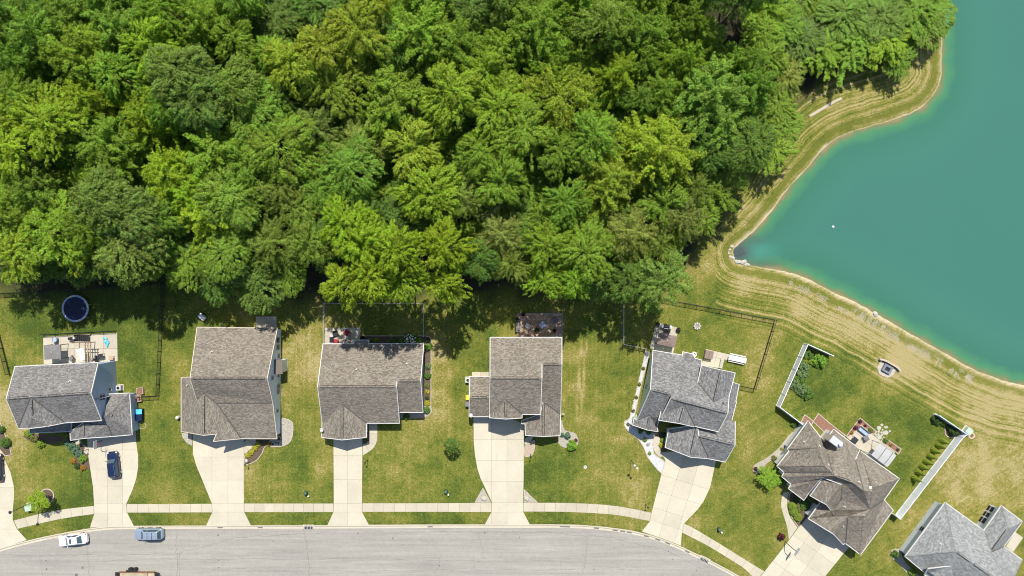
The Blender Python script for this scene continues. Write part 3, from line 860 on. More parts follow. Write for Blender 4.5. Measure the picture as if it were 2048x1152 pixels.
def crown_round(seed, nl=11, ncl=640, per=40, R=5.0, zc=10.2, zr=4.3):
    """broad dome of many rounded clumps"""
    rng = np.random.default_rng(seed)
    lobes = []
    for i in range(nl):
        a = i * 2.4 + rng.uniform(-.3, .3); r = R * (0.12 if i < 2 else rng.uniform(.42, .66))
        lobes.append((r * math.cos(a), r * math.sin(a), zc + rng.uniform(-1.2, .8) + (1.0 - (r / R) ** 2) * zr * .55, rng.uniform(.32, .46) * R))
    L = np.array(lobes)
    cc, cr, ow = [], [], []
    while len(cc) < ncl:
        j = rng.integers(nl); d = rng.normal(size=3); d /= np.linalg.norm(d)
        if d[2] < -.15: continue
        p = L[j, :3] + d * L[j, 3] * rng.uniform(.78, 1.12) * np.array([1, 1, .8])
        dist = np.linalg.norm((p - L[:, :3]) / np.array([1, 1, .8]), axis=1) / L[:, 3]
        if np.sum(dist < .8) > 0: continue
        cc.append(p); cr.append(rng.uniform(.18, .42)); ow.append(d)
    C, N, S, T = clumps(rng, np.array(cc), np.array(cr), np.array(ow), per, (.10, .21), stretch=.85)
    return leaf_mesh('leaf_crown', C, N, S, T, rng), [tuple(l[:3]) for l in L]

def crown_star(seed, n=34, R=5.0, z0=5.2, z1=15.0):
    """several leaders, each with tiers of limbs whose leafy sprays reach outwards and taper"""
    rng = np.random.default_rng(seed)
    C, N, S, T, tips = [], [], [], [], []
    a0 = rng.uniform(0, 6.28)
    heads = [(0.0, 0.0, 1.0, .80)] + [(R * .46 * math.cos(a0 + j * 1.57 + rng.uniform(-.4, .4)), R * .46 * math.sin(a0 + j * 1.57 + rng.uniform(-.4, .4)), rng.uniform(.72, .95), rng.uniform(.52, .72)) for j in range(4)]
    for hx, hy, hz, hr in heads:
        r0 = R * hr; zt = z0 + (z1 - z0) * hz; t_head = rng.normal(.5, .07)
        for i in range(n):
            k = (i + .5) / n                                   # 0 low .. 1 top
            az = i * 2.39996 + rng.uniform(-.5, .5)
            ln = r0 * (1.08 * (1 - k ** 2.0) + .18) * rng.uniform(.65, 1.2)
            zb = z0 + (zt - z0 - 1.0) * (.25 + .66 * k)
            rise = (.25 + .85 * k) * ln * rng.uniform(.4, .95)
            m = int(75 + 300 * (ln / R))
            t = rng.uniform(.08, 1, m) ** .8
            side = rng.uniform(-1, 1, m)
            tw = np.round(t * 8) / 8 + rng.normal(0, .03, m)      # leaves bunch along side twigs
            w = (ln * .14 + .14) * (1.08 - tw).clip(0, 2) ** .6 * np.clip(tw * 5, 0, 1)
            x = np.clip(tw, 0, 1.05) * ln + np.abs(side) * w * .85; y = side * w + rng.normal(0, .07, m) + .18 * ln * (tw ** 2) * rng.normal(0, .6)
            z = zb + rise * (tw - .5 * tw ** 3) + rng.normal(0, .09, m) - np.abs(side) * w * .3
            ca, sa = math.cos(az), math.sin(az)
            C.append(np.stack([hx + x * ca - y * sa, hy + x * sa + y * ca, z], 1))
            slope = (rise / ln) * (1 - 1.5 * tw ** 2)
            nx, ny = -slope * .7 + .3 * tw, side * .45
            N.append(np.stack([nx * ca - ny * sa, nx * sa + ny * ca, np.ones(m)], 1) + rng.normal(size=(m, 3)) * .5)
            S.append(rng.uniform(.10, .23, m)); T.append(np.clip(rng.normal(t_head, .13) + rng.normal(0, .22, m), 0, 1))
            if i % 12 == 0: tips.append((hx + .6 * ln * ca, hy + .6 * ln * sa, zb + rise * .5))
    return leaf_mesh('leaf_crown', np.concatenate(C), np.concatenate(N), np.concatenate(S), np.concatenate(T), np.random.default_rng(seed + 1)), tips

def crown_lobe(seed, nl=15, ncl=600, per=40, R=5.0):
    """open, billowing boughs of small tufts with gaps between them"""
    rng = np.random.default_rng(seed)
    L = []
    for i in range(nl):
        a = i * 2.4 + rng.uniform(-.5, .5); r = R * math.sqrt((i + .3) / nl) * .80
        L.append((r * math.cos(a), r * math.sin(a), 12.6 - 2.6 * (r / R) ** 2 + rng.uniform(-1.3, 1.0), rng.uniform(.22, .36) * R))
    L = np.array(L)
    cc, cr, ow = [], [], []
    while len(cc) < ncl:
        j = rng.integers(nl); d = rng.normal(size=3); d /= np.linalg.norm(d)
        if d[2] < -.3: continue
        p = L[j, :3] + d * L[j, 3] * rng.uniform(.7, 1.15) * np.array([1, 1, .75])
        cc.append(p); cr.append(rng.uniform(.16, .40)); ow.append(d)
    C, N, S, T = clumps(rng, np.array(cc), np.array(cr), np.array(ow), per, (.10, .21), .65, .20, .6, .9)
    return leaf_mesh('leaf_crown', C, N, S, T, rng), [tuple(l[:3]) for l in L]

def crown_sparse(seed, nl=12, ncl=420, per=34, R=5.0):
    """thin crown of fine leaves, limbs showing"""
    rng = np.random.default_rng(seed)
    L = []
    for i in range(nl):
        a = i * 2.4 + rng.uniform(-.4, .4); r = R * math.sqrt((i + .3) / nl) * .78
        L.append((r * math.cos(a), r * math.sin(a), 12.2 - 3.6 * (r / R) ** 2 + rng.uniform(-1, .8), rng.uniform(.30, .42) * R))
    L = np.array(L)
    cc, cr, ow = [], [], []
    for _ in range(ncl):
        j = rng.integers(nl); d = rng.normal(size=3); d /= np.linalg.norm(d)
        d[2] = abs(d[2]) if rng.random() < .7 else d[2]
        cc.append(L[j, :3] + d * L[j, 3] * rng.uniform(.35, 1.1) * np.array([1, 1, .8])); cr.append(rng.uniform(.2, .48)); ow.append(d)
    C, N, S, T = clumps(rng, np.array(cc), np.array(cr), np.array(ow), per, (.10, .21), .8, .2, .35, .9)
    return leaf_mesh('leaf_crown', C, N, S, T, rng), [tuple(l[:3]) for l in L]

def trunk_mesh(seed, tips, r=.24, top=9.5):
    rnd = random.Random(seed)
    mb = MB()
    pts = [(rnd.uniform(-.12, .12) * k, rnd.uniform(-.12, .12) * k, top * k / 5) for k in range(6)]
    mb.tube([(0, 0, -.2), (0, 0, .25)], r * 1.5, 8, r * 1.08)
    mb.tube(pts, r, 8, r * .42)
    for tx, ty, tz in tips:
        z = rnd.uniform(.45, .95) * min(top, tz - .8)
        mid = (tx * .5 + rnd.uniform(-.3, .3), ty * .5 + rnd.uniform(-.3, .3), z + (tz - z) * .62)
        mb.tube([(0, 0, z), mid, (tx * .93, ty * .93, tz)], r * .40, 5, r * .08)
    return mb.mesh('trunk', M['bark'])

PROTO = {}
for kind, fn, seeds in (('round', crown_round, (11, 12, 13)), ('star', crown_star, (21, 22, 23, 24)), ('lobe', crown_lobe, (31, 32, 33, 34)), ('sparse', crown_sparse, (41, 42, 43))):
    PROTO[kind] = []
    for s in seeds:
        me, tips = fn(s)
        PROTO[kind].append((me, trunk_mesh(s, tips)))

TINT = {'lime': (.300, .415, .032), 'bright': (.238, .362, .036), 'mid': (.206, .322, .038), 'dark': (.148, .242, .041), 'blue': (.196, .282, .050),
        'olive': (.248, .315, .056), 'rust': (.278, .308, .064), 'yellow': (.312, .380, .038), 'pale': (.238, .348, .060)}
WORD = {'lime': 'lime green', 'bright': 'bright green', 'mid': 'mid green', 'dark': 'dark green', 'blue': 'grayish green', 'olive': 'dull olive', 'rust': 'brownish olive', 'yellow': 'yellow green', 'pale': 'pale green'}
FORM = {'round': 'domed tree', 'star': 'spiky tree', 'lobe': 'billowy tree', 'sparse': 'thin tree'}
tr = random.Random(77)

def tree(px, py, rpx, kind, tint, H, label=None, group=None, name='broadleaf_tree', zf=.78):
    if px > 1600 and py > 20 and name == 'broadleaf_tree': py -= 9; px -= 4
    H = H * .45 if px > 1596 else H * .56 if px > 1535 else H * 1.65 if (py > 440 and 600 < px < 1000 and H > 9) else H * 1.38 if (py > 440 and 1000 <= px < 1345 and H > 9) else H * 1.32 if H > 11.5 else H * 1.15 if H > 5 else H
    z = zf * H
    p = P(px, py, z)
    R = rpx / PPM * (1 - z / CAM_H)
    me, tm = tr.choice(PROTO[kind])
    root = thing(name, label, 'tree', (p.x, p.y, 0), tr.uniform(0, 6.28), group)
    c = link('crown', me, root); k = link('trunk', tm, root)
    s = R / 5.0
    q = tr.uniform(.94, 1.06)
    for o in (c, k): o.scale = (s * q, s / q, H / 15.0)
    b = TINT[tint]; v = tr.uniform(.9, 1.12)
    c.color = (b[0] * v * tr.uniform(.92, 1.08), b[1] * v, b[2] * v * tr.uniform(.85, 1.15), 1)
    return root

WOODS = [
# x, y, crown radius (photo px), form, colour, height m
(60,60,70,'star','mid',16),(150,105,78,'star','bright',17),(28,190,62,'sparse','mid',15),(105,245,75,'lobe','lime',16),(230,55,68,'star','mid',16),(305,95,62,'lobe','lime',15),
(400,38,62,'star','bright',16),(470,80,48,'lobe','mid',14),(362,150,66,'round','blue',18),(410,200,70,'round','blue',17),(345,215,48,'round','mid',16),(470,180,66,'round','blue',17),(285,225,62,'star','lime',16),(200,285,74,'star','mid',16),
(35,300,62,'lobe','lime',15),(165,190,56,'star','lime',16),(330,20,55,'lobe','bright',15),(125,10,60,'star','mid',15),(235,150,58,'lobe','bright',15),(15,110,55,'star','mid',15),
(560,45,52,'round','dark',11),(588,125,64,'lobe','yellow',17),(648,100,66,'lobe','yellow',17),(718,62,72,'lobe','yellow',17),(742,8,45,'lobe','yellow',16),(545,112,48,'lobe','bright',14),(668,178,62,'lobe','yellow',15),
(850,55,80,'star','bright',17),(905,92,66,'star','mid',16),(785,185,82,'star','bright',16),(905,190,78,'lobe','lime',16),(968,150,50,'lobe','lime',15),(630,255,60,'sparse','olive',14),
(712,290,66,'sparse','olive',14),(825,295,62,'lobe','yellow',14),(560,185,50,'round','dark',13),(515,225,74,'round','mid',15),(565,300,76,'round','bright',15),(425,300,84,'star','bright',16),
(500,330,62,'lobe','mid',15),(640,20,46,'round','dark',11),(800,100,50,'round','dark',12),(760,260,48,'star','bright',14),
(1005,100,58,'star','bright',15),(1075,50,74,'star','bright',17),(1205,38,66,'sparse','pale',16),(1285,55,66,'star','bright',16),(1118,190,86,'sparse','yellow',16),(1105,140,50,'star','bright',15),(1248,140,54,'star','lime',15),
(1372,112,54,'star','bright',16),(1428,180,78,'star','pale',17),(1328,292,86,'star','lime',17),(1385,35,50,'star','bright',16),(1280,195,44,'sparse','pale',14),(1000,215,74,'lobe','lime',15),
(1045,265,72,'lobe','bright',15),(1185,275,64,'lobe','bright',15),(1120,300,56,'lobe','mid',14),(940,20,50,'round','dark',12),(1330,175,52,'star','bright',15),(1290,120,44,'star','bright',15),
(1555,45,56,'round','mid',13),(1610,80,52,'round','blue',13),(1690,35,66,'lobe','mid',15),(1765,45,54,'round','blue',14),(1832,25,56,'lobe','mid',13),(1572,152,45,'sparse','rust',13),
(1650,104,56,'star','bright',14),(1712,90,56,'star','bright',14),(1772,88,56,'lobe','lime',13),(1852,62,42,'lobe','mid',11),(1512,165,56,'star','mid',15),(1495,290,58,'round','dark',12),
(1566,252,40,'lobe','mid',11),(1445,245,66,'star','pale',15),(1500,120,48,'star','bright',14),(1556,212,40,'lobe','mid',12),(1800,130,34,'lobe','mid',9),(1545,300,44,'lobe','bright',11),
(1222,350,66,'star','yellow',15),(1000,360,58,'lobe','bright',15),(1130,405,50,'lobe','mid',14),(1325,405,52,'lobe','mid',13),(1364,436,52,'sparse','rust',13),(1262,465,64,'sparse','rust',13),
(1322,492,44,'sparse','olive',12),(1388,372,44,'sparse','olive',12),(1444,348,38,'sparse','olive',10),(1092,492,50,'lobe','bright',14),(1172,505,60,'lobe','bright',14),(1088,560,44,'lobe','bright',12),
(1150,560,44,'lobe','bright',12),(1330,558,66,'sparse','pale',13),(1302,606,26,'sparse','pale',8),(1002,470,54,'sparse','rust',13),(1025,530,46,'sparse','olive',12),(888,492,56,'lobe','lime',14),
(893,565,46,'lobe','lime',12),(728,482,60,'lobe','lime',15),(792,500,60,'lobe','lime',15),(745,552,54,'lobe','lime',14),(690,448,58,'lobe','lime',14),(690,565,56,'lobe','lime',12),(805,555,52,'lobe','lime',12),(862,385,72,'lobe','lime',15),
(562,375,60,'sparse','olive',15),(602,415,58,'sparse','olive',14),(545,485,62,'sparse','olive',13),(625,485,56,'sparse','olive',13),(525,560,56,'round','dark',10),(925,395,52,'sparse','olive',14),(700,335,72,'round','mid',14),
(645,385,50,'round','mid',13),(960,310,52,'round','mid',14),
(330,345,60,'star','lime',16),(375,390,60,'star','lime',15),(410,430,70,'star','lime',15),(205,400,66,'round','blue',17),(258,430,66,'round','blue',16),(180,455,48,'round','mid',15),(55,380,62,'star','mid',15),(112,465,80,'lobe','bright',14),(38,505,66,'lobe','lime',13),(150,506,44,'lobe','yellow',12),
(205,506,54,'round','dark',11),(262,490,74,'round','blue',14),(385,520,52,'lobe','bright',11),(455,500,60,'round','mid',12),(440,562,42,'round','dark',9),(92,528,40,'round','dark',9),(470,395,72,'round','mid',15),
(330,440,50,'lobe','mid',13),(1420,300,50,'round','dark',12),(1200,560,40,'round','dark',9),(1255,560,44,'round','dark',10),(1240,420,40,'round','dark',10),(800,440,50,'round','dark',11),(960,520,40,'round','dark',10),
(1440,-42,58,'round','dark',17),(1505,-30,52,'round','dark',16),(1385,-40,50,'star','mid',16),(-20,30,60,'star','mid',16),(-25,250,60,'lobe','lime',16),(-20,430,60,'star','mid',15),(200,-25,60,'star','mid',16),(480,-20,60,'round','mid',14),(850,-30,70,'star','bright',16),(1020,-20,60,'round','dark',14),(1150,-30,60,'star','bright',16),(1290,-30,60,'star','bright',16),(1600,-25,60,'round','mid',14),(1750,-25,60,'round','mid',14),  # first two trees added beyond the top edge to shade the dark clearing
]

def house_word(px):
    for lim, w in ((250, 'behind the trampoline'), (420, 'behind the garden cart'), (620, 'behind the second house'), (860, 'behind the ranch'), (1000, 'behind the gap by the ranch'), (1180, 'behind the brick patio'),
                   (1420, 'behind the green walled house')):
        if px < lim: return w
    return 'beside the pond'
def row_word(py):
    for lim, w in ((95, 'in the top row'), (185, 'sixth row back'), (275, 'fifth row back'), (365, 'fourth row back'), (460, 'third row back'), (520, 'second row back')):
        if py < lim: return w
    return 'in the front row'

rf = random.Random(12)
fd = np.array([(w[0], w[1], w[2]) for w in WOODS], float)
fill = []
cand = [(rf.uniform(-30, 1890), rf.uniform(-40, 590)) for _ in range(9000)]
Fpoly = xy([(-90, 550), (0, 548), (170, 535), (330, 535), (480, 575), (620, 580), (640, 505), (760, 500), (900, 500), (960, 510), (1240, 520), (1300, 530), (1330, 490), (1375, 455), (1410, 380), (1470, 330), (1535, 285), (1585, 240), (1620, 195),
            (1700, 155), (1770, 120), (1835, 85), (1860, 40), (1865, -60), (-90, -60)])
for x, y in cand:
    g = P(x, y, 6)
    _, ins = sdist(np.array([g.x]), np.array([g.y]), Fpoly)
    if not ins[0]: continue
    if 1405 < x < 1505 and -10 < y < 92: continue                      # the dark clearing
    if x > 1560 and y > 105: continue
    if 1095 < x < 1160 and 20 < y < 90 and rf.random() < .7: continue
    if np.any(np.hypot(fd[:, 0] - x, fd[:, 1] - y) < fd[:, 2] * .60): continue
    if any(math.hypot(a - x, b - y) < 46 for a, b, *_ in fill): continue
    fill.append((x, y, rf.uniform(36, 54), rf.choice(['round', 'round', 'lobe', 'lobe', 'star', 'sparse']), rf.choice(['dark', 'mid', 'mid', 'dark', 'blue', 'bright', 'bright']), rf.uniform(7.5, 11)))
print('filler trees', len(fill))

labels = {}
allt = [(w, 'tall') for w in WOODS] + [(w, 'low') for w in fill]
recs = []
for w, hh in allt:
    size = hh if hh == 'low' else ('great' if w[2] > 80 else 'tall')
    recs.append([w, f"{size} {WORD[w[4]]} {FORM[w[3]]}", house_word(w[0]), row_word(w[1])])
bykey = {}
for r in recs: bykey.setdefault((r[1], r[2], r[3]), []).append(r)
ORD = ['leftmost', 'second of these', 'third of these', 'fourth of these', 'fifth of these', 'sixth of these', 'seventh of these']
for key, rl in bykey.items():
    rl.sort(key=lambda r: r[0][0])
    for i, r in enumerate(rl):
        lab = f"{key[0]} {key[1]}, {key[2]}"
        if len(rl) > 1: lab = f"{key[0]} {key[1]}, {key[2].replace('in the ', '')}, {ORD[i].replace('of these', 'one')}"
        r.append(lab)
for r in recs:
    w = r[0]
    tree(w[0], w[1], w[2] * (1.0 if w[5] > 11.5 else 1.08), w[3], w[4], w[5], r[4], 'trees of the woods', zf=.78 if w[5] > 11.5 else .7)

# fallen, leafless wood showing in two gaps
def deadwood(px, py, z, n, L, label):
    p = P(px, py, z); r = random.Random(int(px))
    root = thing('dead_branch', label, 'dead branch', (p.x, p.y, 0))
    m = MB()
    m.tube([(0, 0, 0), (r.uniform(-.3, .3), r.uniform(-.3, .3), z)], .14, 6, .1)
    for i in range(n):
        a = r.uniform(0, 6.28); c = Vector((r.uniform(-.8, .8), r.uniform(-.4, .4), z)); d = Vector((math.cos(a), math.sin(a), r.uniform(-.2, .4)))
        e = Vector((-d.y, d.x, 0)) * r.uniform(-.8, .8)
        m.tube([c, c + d * L * .5 + e, c + d * L + e * 2.2], r.uniform(.04, .08), 4, .015)
    m.build('branch', M['deadwood'], root)
deadwood(342, 482, 9.0, 24, 1.7, 'tangle of bare gray branches in a gap behind the second house')
deadwood(845, 212, 12.0, 16, 1.9, 'bare gray branches between crowns far behind the ranch')
deadwood(1205, 420, 8.0, 12, 1.6, 'bare forked branch in the dark gap behind the green walled house')
deadwood(982, 425, 11.0, 12, 1.5, 'bare twigs poking above the brownish olive tree by the brick patio')

# ---- shrubs
def crown_shrub(seed, n=70, per=46, smooth=False):
    rng = np.random.default_rng(seed)
    d = rng.normal(size=(n, 3)); d[:, 2] = np.abs(d[:, 2]); d /= np.linalg.norm(d, axis=1, keepdims=True)
    r = rng.uniform(.72, .84, n) if smooth else rng.uniform(.45, .9, n)
    cc = d * r[:, None] * np.array([1, 1, .85]); cc[:, 2] += .12
    cr = rng.uniform(.14, .2, n) if smooth else rng.uniform(.12, .26, n)
    C, N, S, T = clumps(rng, cc, cr, d, per, (.09, .16) if not smooth else (.07, .12), .8, .07 if smooth else .15)
    return leaf_mesh('foliage', C, N, S, T, rng)
def crown_cone(seed):
    rng = np.random.default_rng(seed); n = 2600
    t = rng.uniform(0, 1, n); a = rng.uniform(0, 2 * math.pi, n)
    rad = (1 - t) ** .75 * (.86 + .14 * np.sin(a * 7 + t * 9)) * rng.uniform(.75, 1.05, n)
    C = np.stack([rad * np.cos(a), rad * np.sin(a), .1 + t * 3.0], 1)
    N = np.stack([np.cos(a), np.sin(a), np.full(n, .45)], 1) + rng.normal(size=(n, 3)) * .3
    return leaf_mesh('foliage', C, N, rng.uniform(.12, .24, n), rng.normal(.5, .18, n), rng)
SHRUB = {'loose': [crown_shrub(61), crown_shrub(62)], 'clipped': [crown_shrub(63, 150, 30, True)], 'cone': [crown_cone(64), crown_cone(65)]}
sb = MB(); sb.tube([(0, 0, -.05), (.03, .02, .3), (-.02, .05, .55)], .05, 5, .02); sb.tube([(0, 0, .1), (.2, -.1, .5)], .03, 5, .01)
STEM = sb.mesh('stem', M['bark'])
def shrub(px, py, r, h, col, label, kind='loose', group=None, name='shrub', z0=0.0, cat='shrub'):
    p = P(px, py, h * .6)
    root = thing(name, label, cat, (p.x, p.y, z0), tr.uniform(0, 6.28), group)
    f = link('foliage', tr.choice(SHRUB[kind]), root); s = link('stem', STEM, root)
    r *= 1.15
    f.scale = (r, r * tr.uniform(.92, 1.08), h / (3.1 if kind == 'cone' else 1.0)); s.scale = (r, r, h)
    f.color = tuple(min(.6, c * 1.5) for c in col) + (1,)
    return root
# ------------------------------------------------------------------ houses
class House:
    def __init__(s, label, ox, oy, f, roof, wall, trim='white'):
        s.ox, s.oy, s.f = ox, oy, f
        s.roofm, s.wallm, s.trim = M[roof], M[wall], M[trim]
        s.faces = []; s.label = label; s.root = None; s.walls = []; s.key = {}
    def p(s, x, y, z=0.0):
        return P(s.ox + x / s.f, s.oy + y / s.f, z)
    def face(s, *pts):
        s.faces.append([s.p(*q) for q in pts])
    def make(s, extra_deck=None):
        c = sum((sum(f, Vector()) / len(f) for f in s.faces), Vector()) / len(s.faces)
        s.root = thing('house', s.label, 'house', (c.x, c.y, 0))
        O = Vector((c.x, c.y, 0))
        bm = bmesh.new(); uvl = bm.loops.layers.uv.new('UVMap'); vd = {}
        def vert(q):
            k = (round(q.x, 2), round(q.y, 2), round(q.z, 2))
            if k not in vd: vd[k] = bm.verts.new(q)
            return vd[k]
        for pts in s.faces:
            a = area([(q.x, q.y) for q in pts])
            if a < 0: pts = pts[::-1]
            vs = []
            for q in pts:
                v = vert(q)
                if not vs or vs[-1] is not v: vs.append(v)
            if vs[0] is vs[-1]: vs.pop()
            try: f = bm.faces.new(vs)
            except ValueError: continue
        bm.normal_update()
        for f in bm.faces:
            n = f.normal
            u = Vector((0, 0, 1)).cross(n); u = u.normalized() if u.length > .02 else Vector((1, 0, 0))
            v = n.cross(u)
            for l in f.loops: l[uvl].uv = (l.vert.co.dot(u) + 37.0, l.vert.co.dot(v) + 53.0)
        V_ = [v.co.copy() for v in bm.verts]; bm.verts.index_update()
        F_ = [[v.index for v in f.verts] for f in bm.faces]
        s.bvh = BVHTree.FromPolygons([tuple(q) for q in V_], F_)
        # rakes, eaves: white boards and gutters along every free edge
        gut = MB(); caps = []; valleys = []
        for e in bm.edges:
            if len(e.link_faces) == 1:
                f = e.link_faces[0]
                lp = [l for l in f.loops if l.edge is e][0]
                a, b = lp.vert.co, lp.link_loop_next.vert.co
                d = b - a
                out = Vector((d.y, -d.x, 0))
                if out.length < .05: continue
                out.normalize()
                mid = (a + b) / 2 + out * .22
                hit = s.bvh.ray_cast(mid + Vector((0, 0, 1.4)), Vector((0, 0, -1)))
                if hit[0] is not None and -.35 < hit[0].z - (a.z + b.z) / 2 < 1.4: continue
                w, h = .085, .18
                e1 = d.normalized() * .05
                A_, B_ = a - e1 - O, b + e1 - O
                t = Vector((0, 0, .025)); lo = Vector((0, 0, -h))
                q = [A_ + t - out * .02, B_ + t - out * .02, B_ + t + out * w, A_ + t + out * w, A_ + lo - out * .02, B_ + lo - out * .02, B_ + lo + out * w, A_ + lo + out * w]
                gut.add(q, [(0, 3, 2, 1), (3, 7, 6, 2), (4, 5, 6, 7), (0, 4, 7, 3), (1, 2, 6, 5)])
            elif len(e.link_faces) == 2:
                f1, f2 = e.link_faces
                m = (e.verts[0].co + e.verts[1].co) / 2
                if (f2.calc_center_median() - m).dot(f1.normal) < -.08 and e.calc_length() > .8:
                    a, b = e.verts[0].co - O, e.verts[1].co - O
                    d = (b - a).normalized(); L = (b - a).length
                    s1 = (f1.calc_center_median() - m); s1 = s1 - d * s1.dot(d); s1 = s1 - f1.normal * s1.dot(f1.normal); s1.normalize()
                    s2 = (f2.calc_center_median() - m); s2 = s2 - d * s2.dot(d); s2 = s2 - f2.normal * s2.dot(f2.normal); s2.normalize()
                    up = (f1.normal + f2.normal).normalized()
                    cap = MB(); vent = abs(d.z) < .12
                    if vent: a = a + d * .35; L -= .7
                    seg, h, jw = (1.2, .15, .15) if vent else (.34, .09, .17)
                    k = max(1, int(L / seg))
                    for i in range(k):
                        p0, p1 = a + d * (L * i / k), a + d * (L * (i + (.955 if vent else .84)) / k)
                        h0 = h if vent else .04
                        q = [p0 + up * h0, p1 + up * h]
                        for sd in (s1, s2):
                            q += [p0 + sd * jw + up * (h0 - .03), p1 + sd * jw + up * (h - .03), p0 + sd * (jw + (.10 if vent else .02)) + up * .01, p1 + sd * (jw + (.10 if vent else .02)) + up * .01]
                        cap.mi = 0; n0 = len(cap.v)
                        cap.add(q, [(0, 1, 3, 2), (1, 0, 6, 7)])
                        cap.mi = 1 if vent else 0  # slanted vent sides carry the ridge's shadow line in their dark colour
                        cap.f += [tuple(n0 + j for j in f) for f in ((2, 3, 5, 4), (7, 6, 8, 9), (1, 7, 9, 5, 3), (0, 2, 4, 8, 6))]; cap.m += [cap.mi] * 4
                    caps.append(cap)
            if len(e.link_faces) == 2:
                f1, f2 = e.link_faces
                m = (e.verts[0].co + e.verts[1].co) / 2
                if (f2.calc_center_median() - m).dot(f1.normal) > .12 and e.calc_length() > .9:      # open valley with dark flashing
                    a, b = e.verts[0].co - O, e.verts[1].co - O; d = (b - a).normalized(); up = Vector((0, 0, .012))
                    q = []
                    for f in (f1, f2):
                        sd = (f.calc_center_median() - m); sd = sd - d * sd.dot(d); sd = (sd - f.normal * sd.dot(f.normal)).normalized()
                        q += [a + sd * .10 + f.normal * .02, b + sd * .10 + f.normal * .02]
                    val = MB(); val.add([a + up * 2, b + up * 2] + q, [(0, 1, 3, 2), (1, 0, 4, 5)]); valleys.append(val)
        me = bpy.data.meshes.new('roof')
        for v in bm.verts: v.co -= O
        bm.to_mesh(me); bm.free()
        me.materials.append(s.roofm)
        s.roof = link('roof', me, s.root)
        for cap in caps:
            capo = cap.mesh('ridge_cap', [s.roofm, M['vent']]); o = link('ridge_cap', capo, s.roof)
            bm2 = bmesh.new(); bm2.from_mesh(capo); uvl = bm2.loops.layers.uv.new('UVMap')
            for f in bm2.faces:
                for l in f.loops: l[uvl].uv = (l.vert.co.x + l.vert.co.z, l.vert.co.y)
            bmesh.ops.recalc_face_normals(bm2, faces=bm2.faces)
            bm2.to_mesh(capo); bm2.free()
        for val in valleys: val.build('valley_flashing', M['flashing'], s.roof)
        if gut.v: gut.build('gutter', s.trim, s.roof)
        return s
    def wall(s, pts, inset=.38, top=None, mat=None, name='wall', deck=2.55):
        """pts: roof corners (x, y, z) in the zoomed frame; the wall rises to the underside of the roof"""
        poly = [tuple(s.p(*q).xy) for q in pts]
        if area(poly) < 0: poly = poly[::-1]
        poly = ring_inset(poly, inset)
        mb = MB()
        O = s.root.location
        for i in range(len(poly)):
            a, b = Vector(poly[i]), Vector(poly[(i + 1) % len(poly)])
            n = max(1, int((b - a).length / .3))
            tops = []
            for k in range(n + 1):
                q = a + (b - a) * k / n
                qq = a + (b - a) * min(max(k / n, .004), .996)
                h = s.bvh.ray_cast(Vector((qq.x, qq.y, 60)), Vector((0, 0, -1)))
                z = (h[0].z - .05) if h[0] is not None else deck
                if top is not None: z = min(z, top)
                tops.append((q.x - O.x, q.y - O.y, z))
            vs = [(x, y, -.05) for x, y, z in tops] + tops
            m = n + 1
            mb.add(vs, [(k, k + 1, m + k + 1, m + k) for k in range(n)])
        o = mb.build(name, mat or s.wallm, s.root)
        # a flat deck under the roof so nothing shows through at eaves and valleys
        dk = MB(); q = [(x - O.x, y - O.y) for x, y in poly]
        dk.add([(x, y, deck) for x, y in q], [tuple(range(len(q)))])
        dk.build('soffit', s.trim, s.root)
        s.walls.append((poly, o))
        return o
    def window(s, x, y, w, h, wi=0, panes=(1, 2), zmin=0.2):
        """window centred where the photo shows it on one of the walls that face the camera"""
        d = ray_px(s.ox + x / s.f, s.oy + y / s.f); o = Vector((0, 0, CAM_H))
        best = None
        for poly, ob in s.walls:
            for i in range(len(poly)):
                a, b = Vector(poly[i]), Vector(poly[(i + 1) % len(poly)])
                e = (b - a); L = e.length; e.normalize(); n = Vector((e.y, -e.x))
                dn = d.x * n.x + d.y * n.y
                if dn > -1e-4: continue
                t = ((a.x - o.x) * n.x + (a.y - o.y) * n.y) / dn
                q = o + d * t
                u = (Vector((q.x, q.y)) - a).dot(e)
                if -.2 < u < L + .2 and zmin < q.z < 9 and (best is None or t < best[0]): best = (t, q, e, n, ob)
        if best is None:
            print('no wall for window', s.label[:30], x, y); return
        t, q, e, n, ob = best
        s.put_window(q, e, n, w, h, panes)
    def put_window(s, q, e, n, w, h, panes=(1, 2)):
        O = s.root.location; q = q - O
        rz = math.atan2(e.y, e.x)
        fr = MB(); c = q + Vector((n.x, n.y, 0)) * .03
        E = Vector((e.x, e.y, 0)); t = .075
        for k in (-1, 1):
            fr.box(c + E * k * (w / 2 - t / 2), (t, .10, h), rz); fr.box(c + Vector((0, 0, k * (h / 2 - t / 2))), (w - 2 * t, .10, t), rz)
        for k in range(1, panes[0]): fr.box(c + E * (w * k / panes[0] - w / 2), (.06, .09, h - 2 * t), rz)
        for k in range(1, panes[1]): fr.box(c + Vector((0, 0, h * k / panes[1] - h / 2)), (w - 2 * t, .085, .06), rz)
        o = fr.build('window', M['white'], s.root)
        pn = MB(); pn.box(c - Vector((n.x, n.y, 0)) * .005, (w - 2 * t + .02, .05, h - 2 * t + .02), rz); pn.build('pane', M['glass'], o)
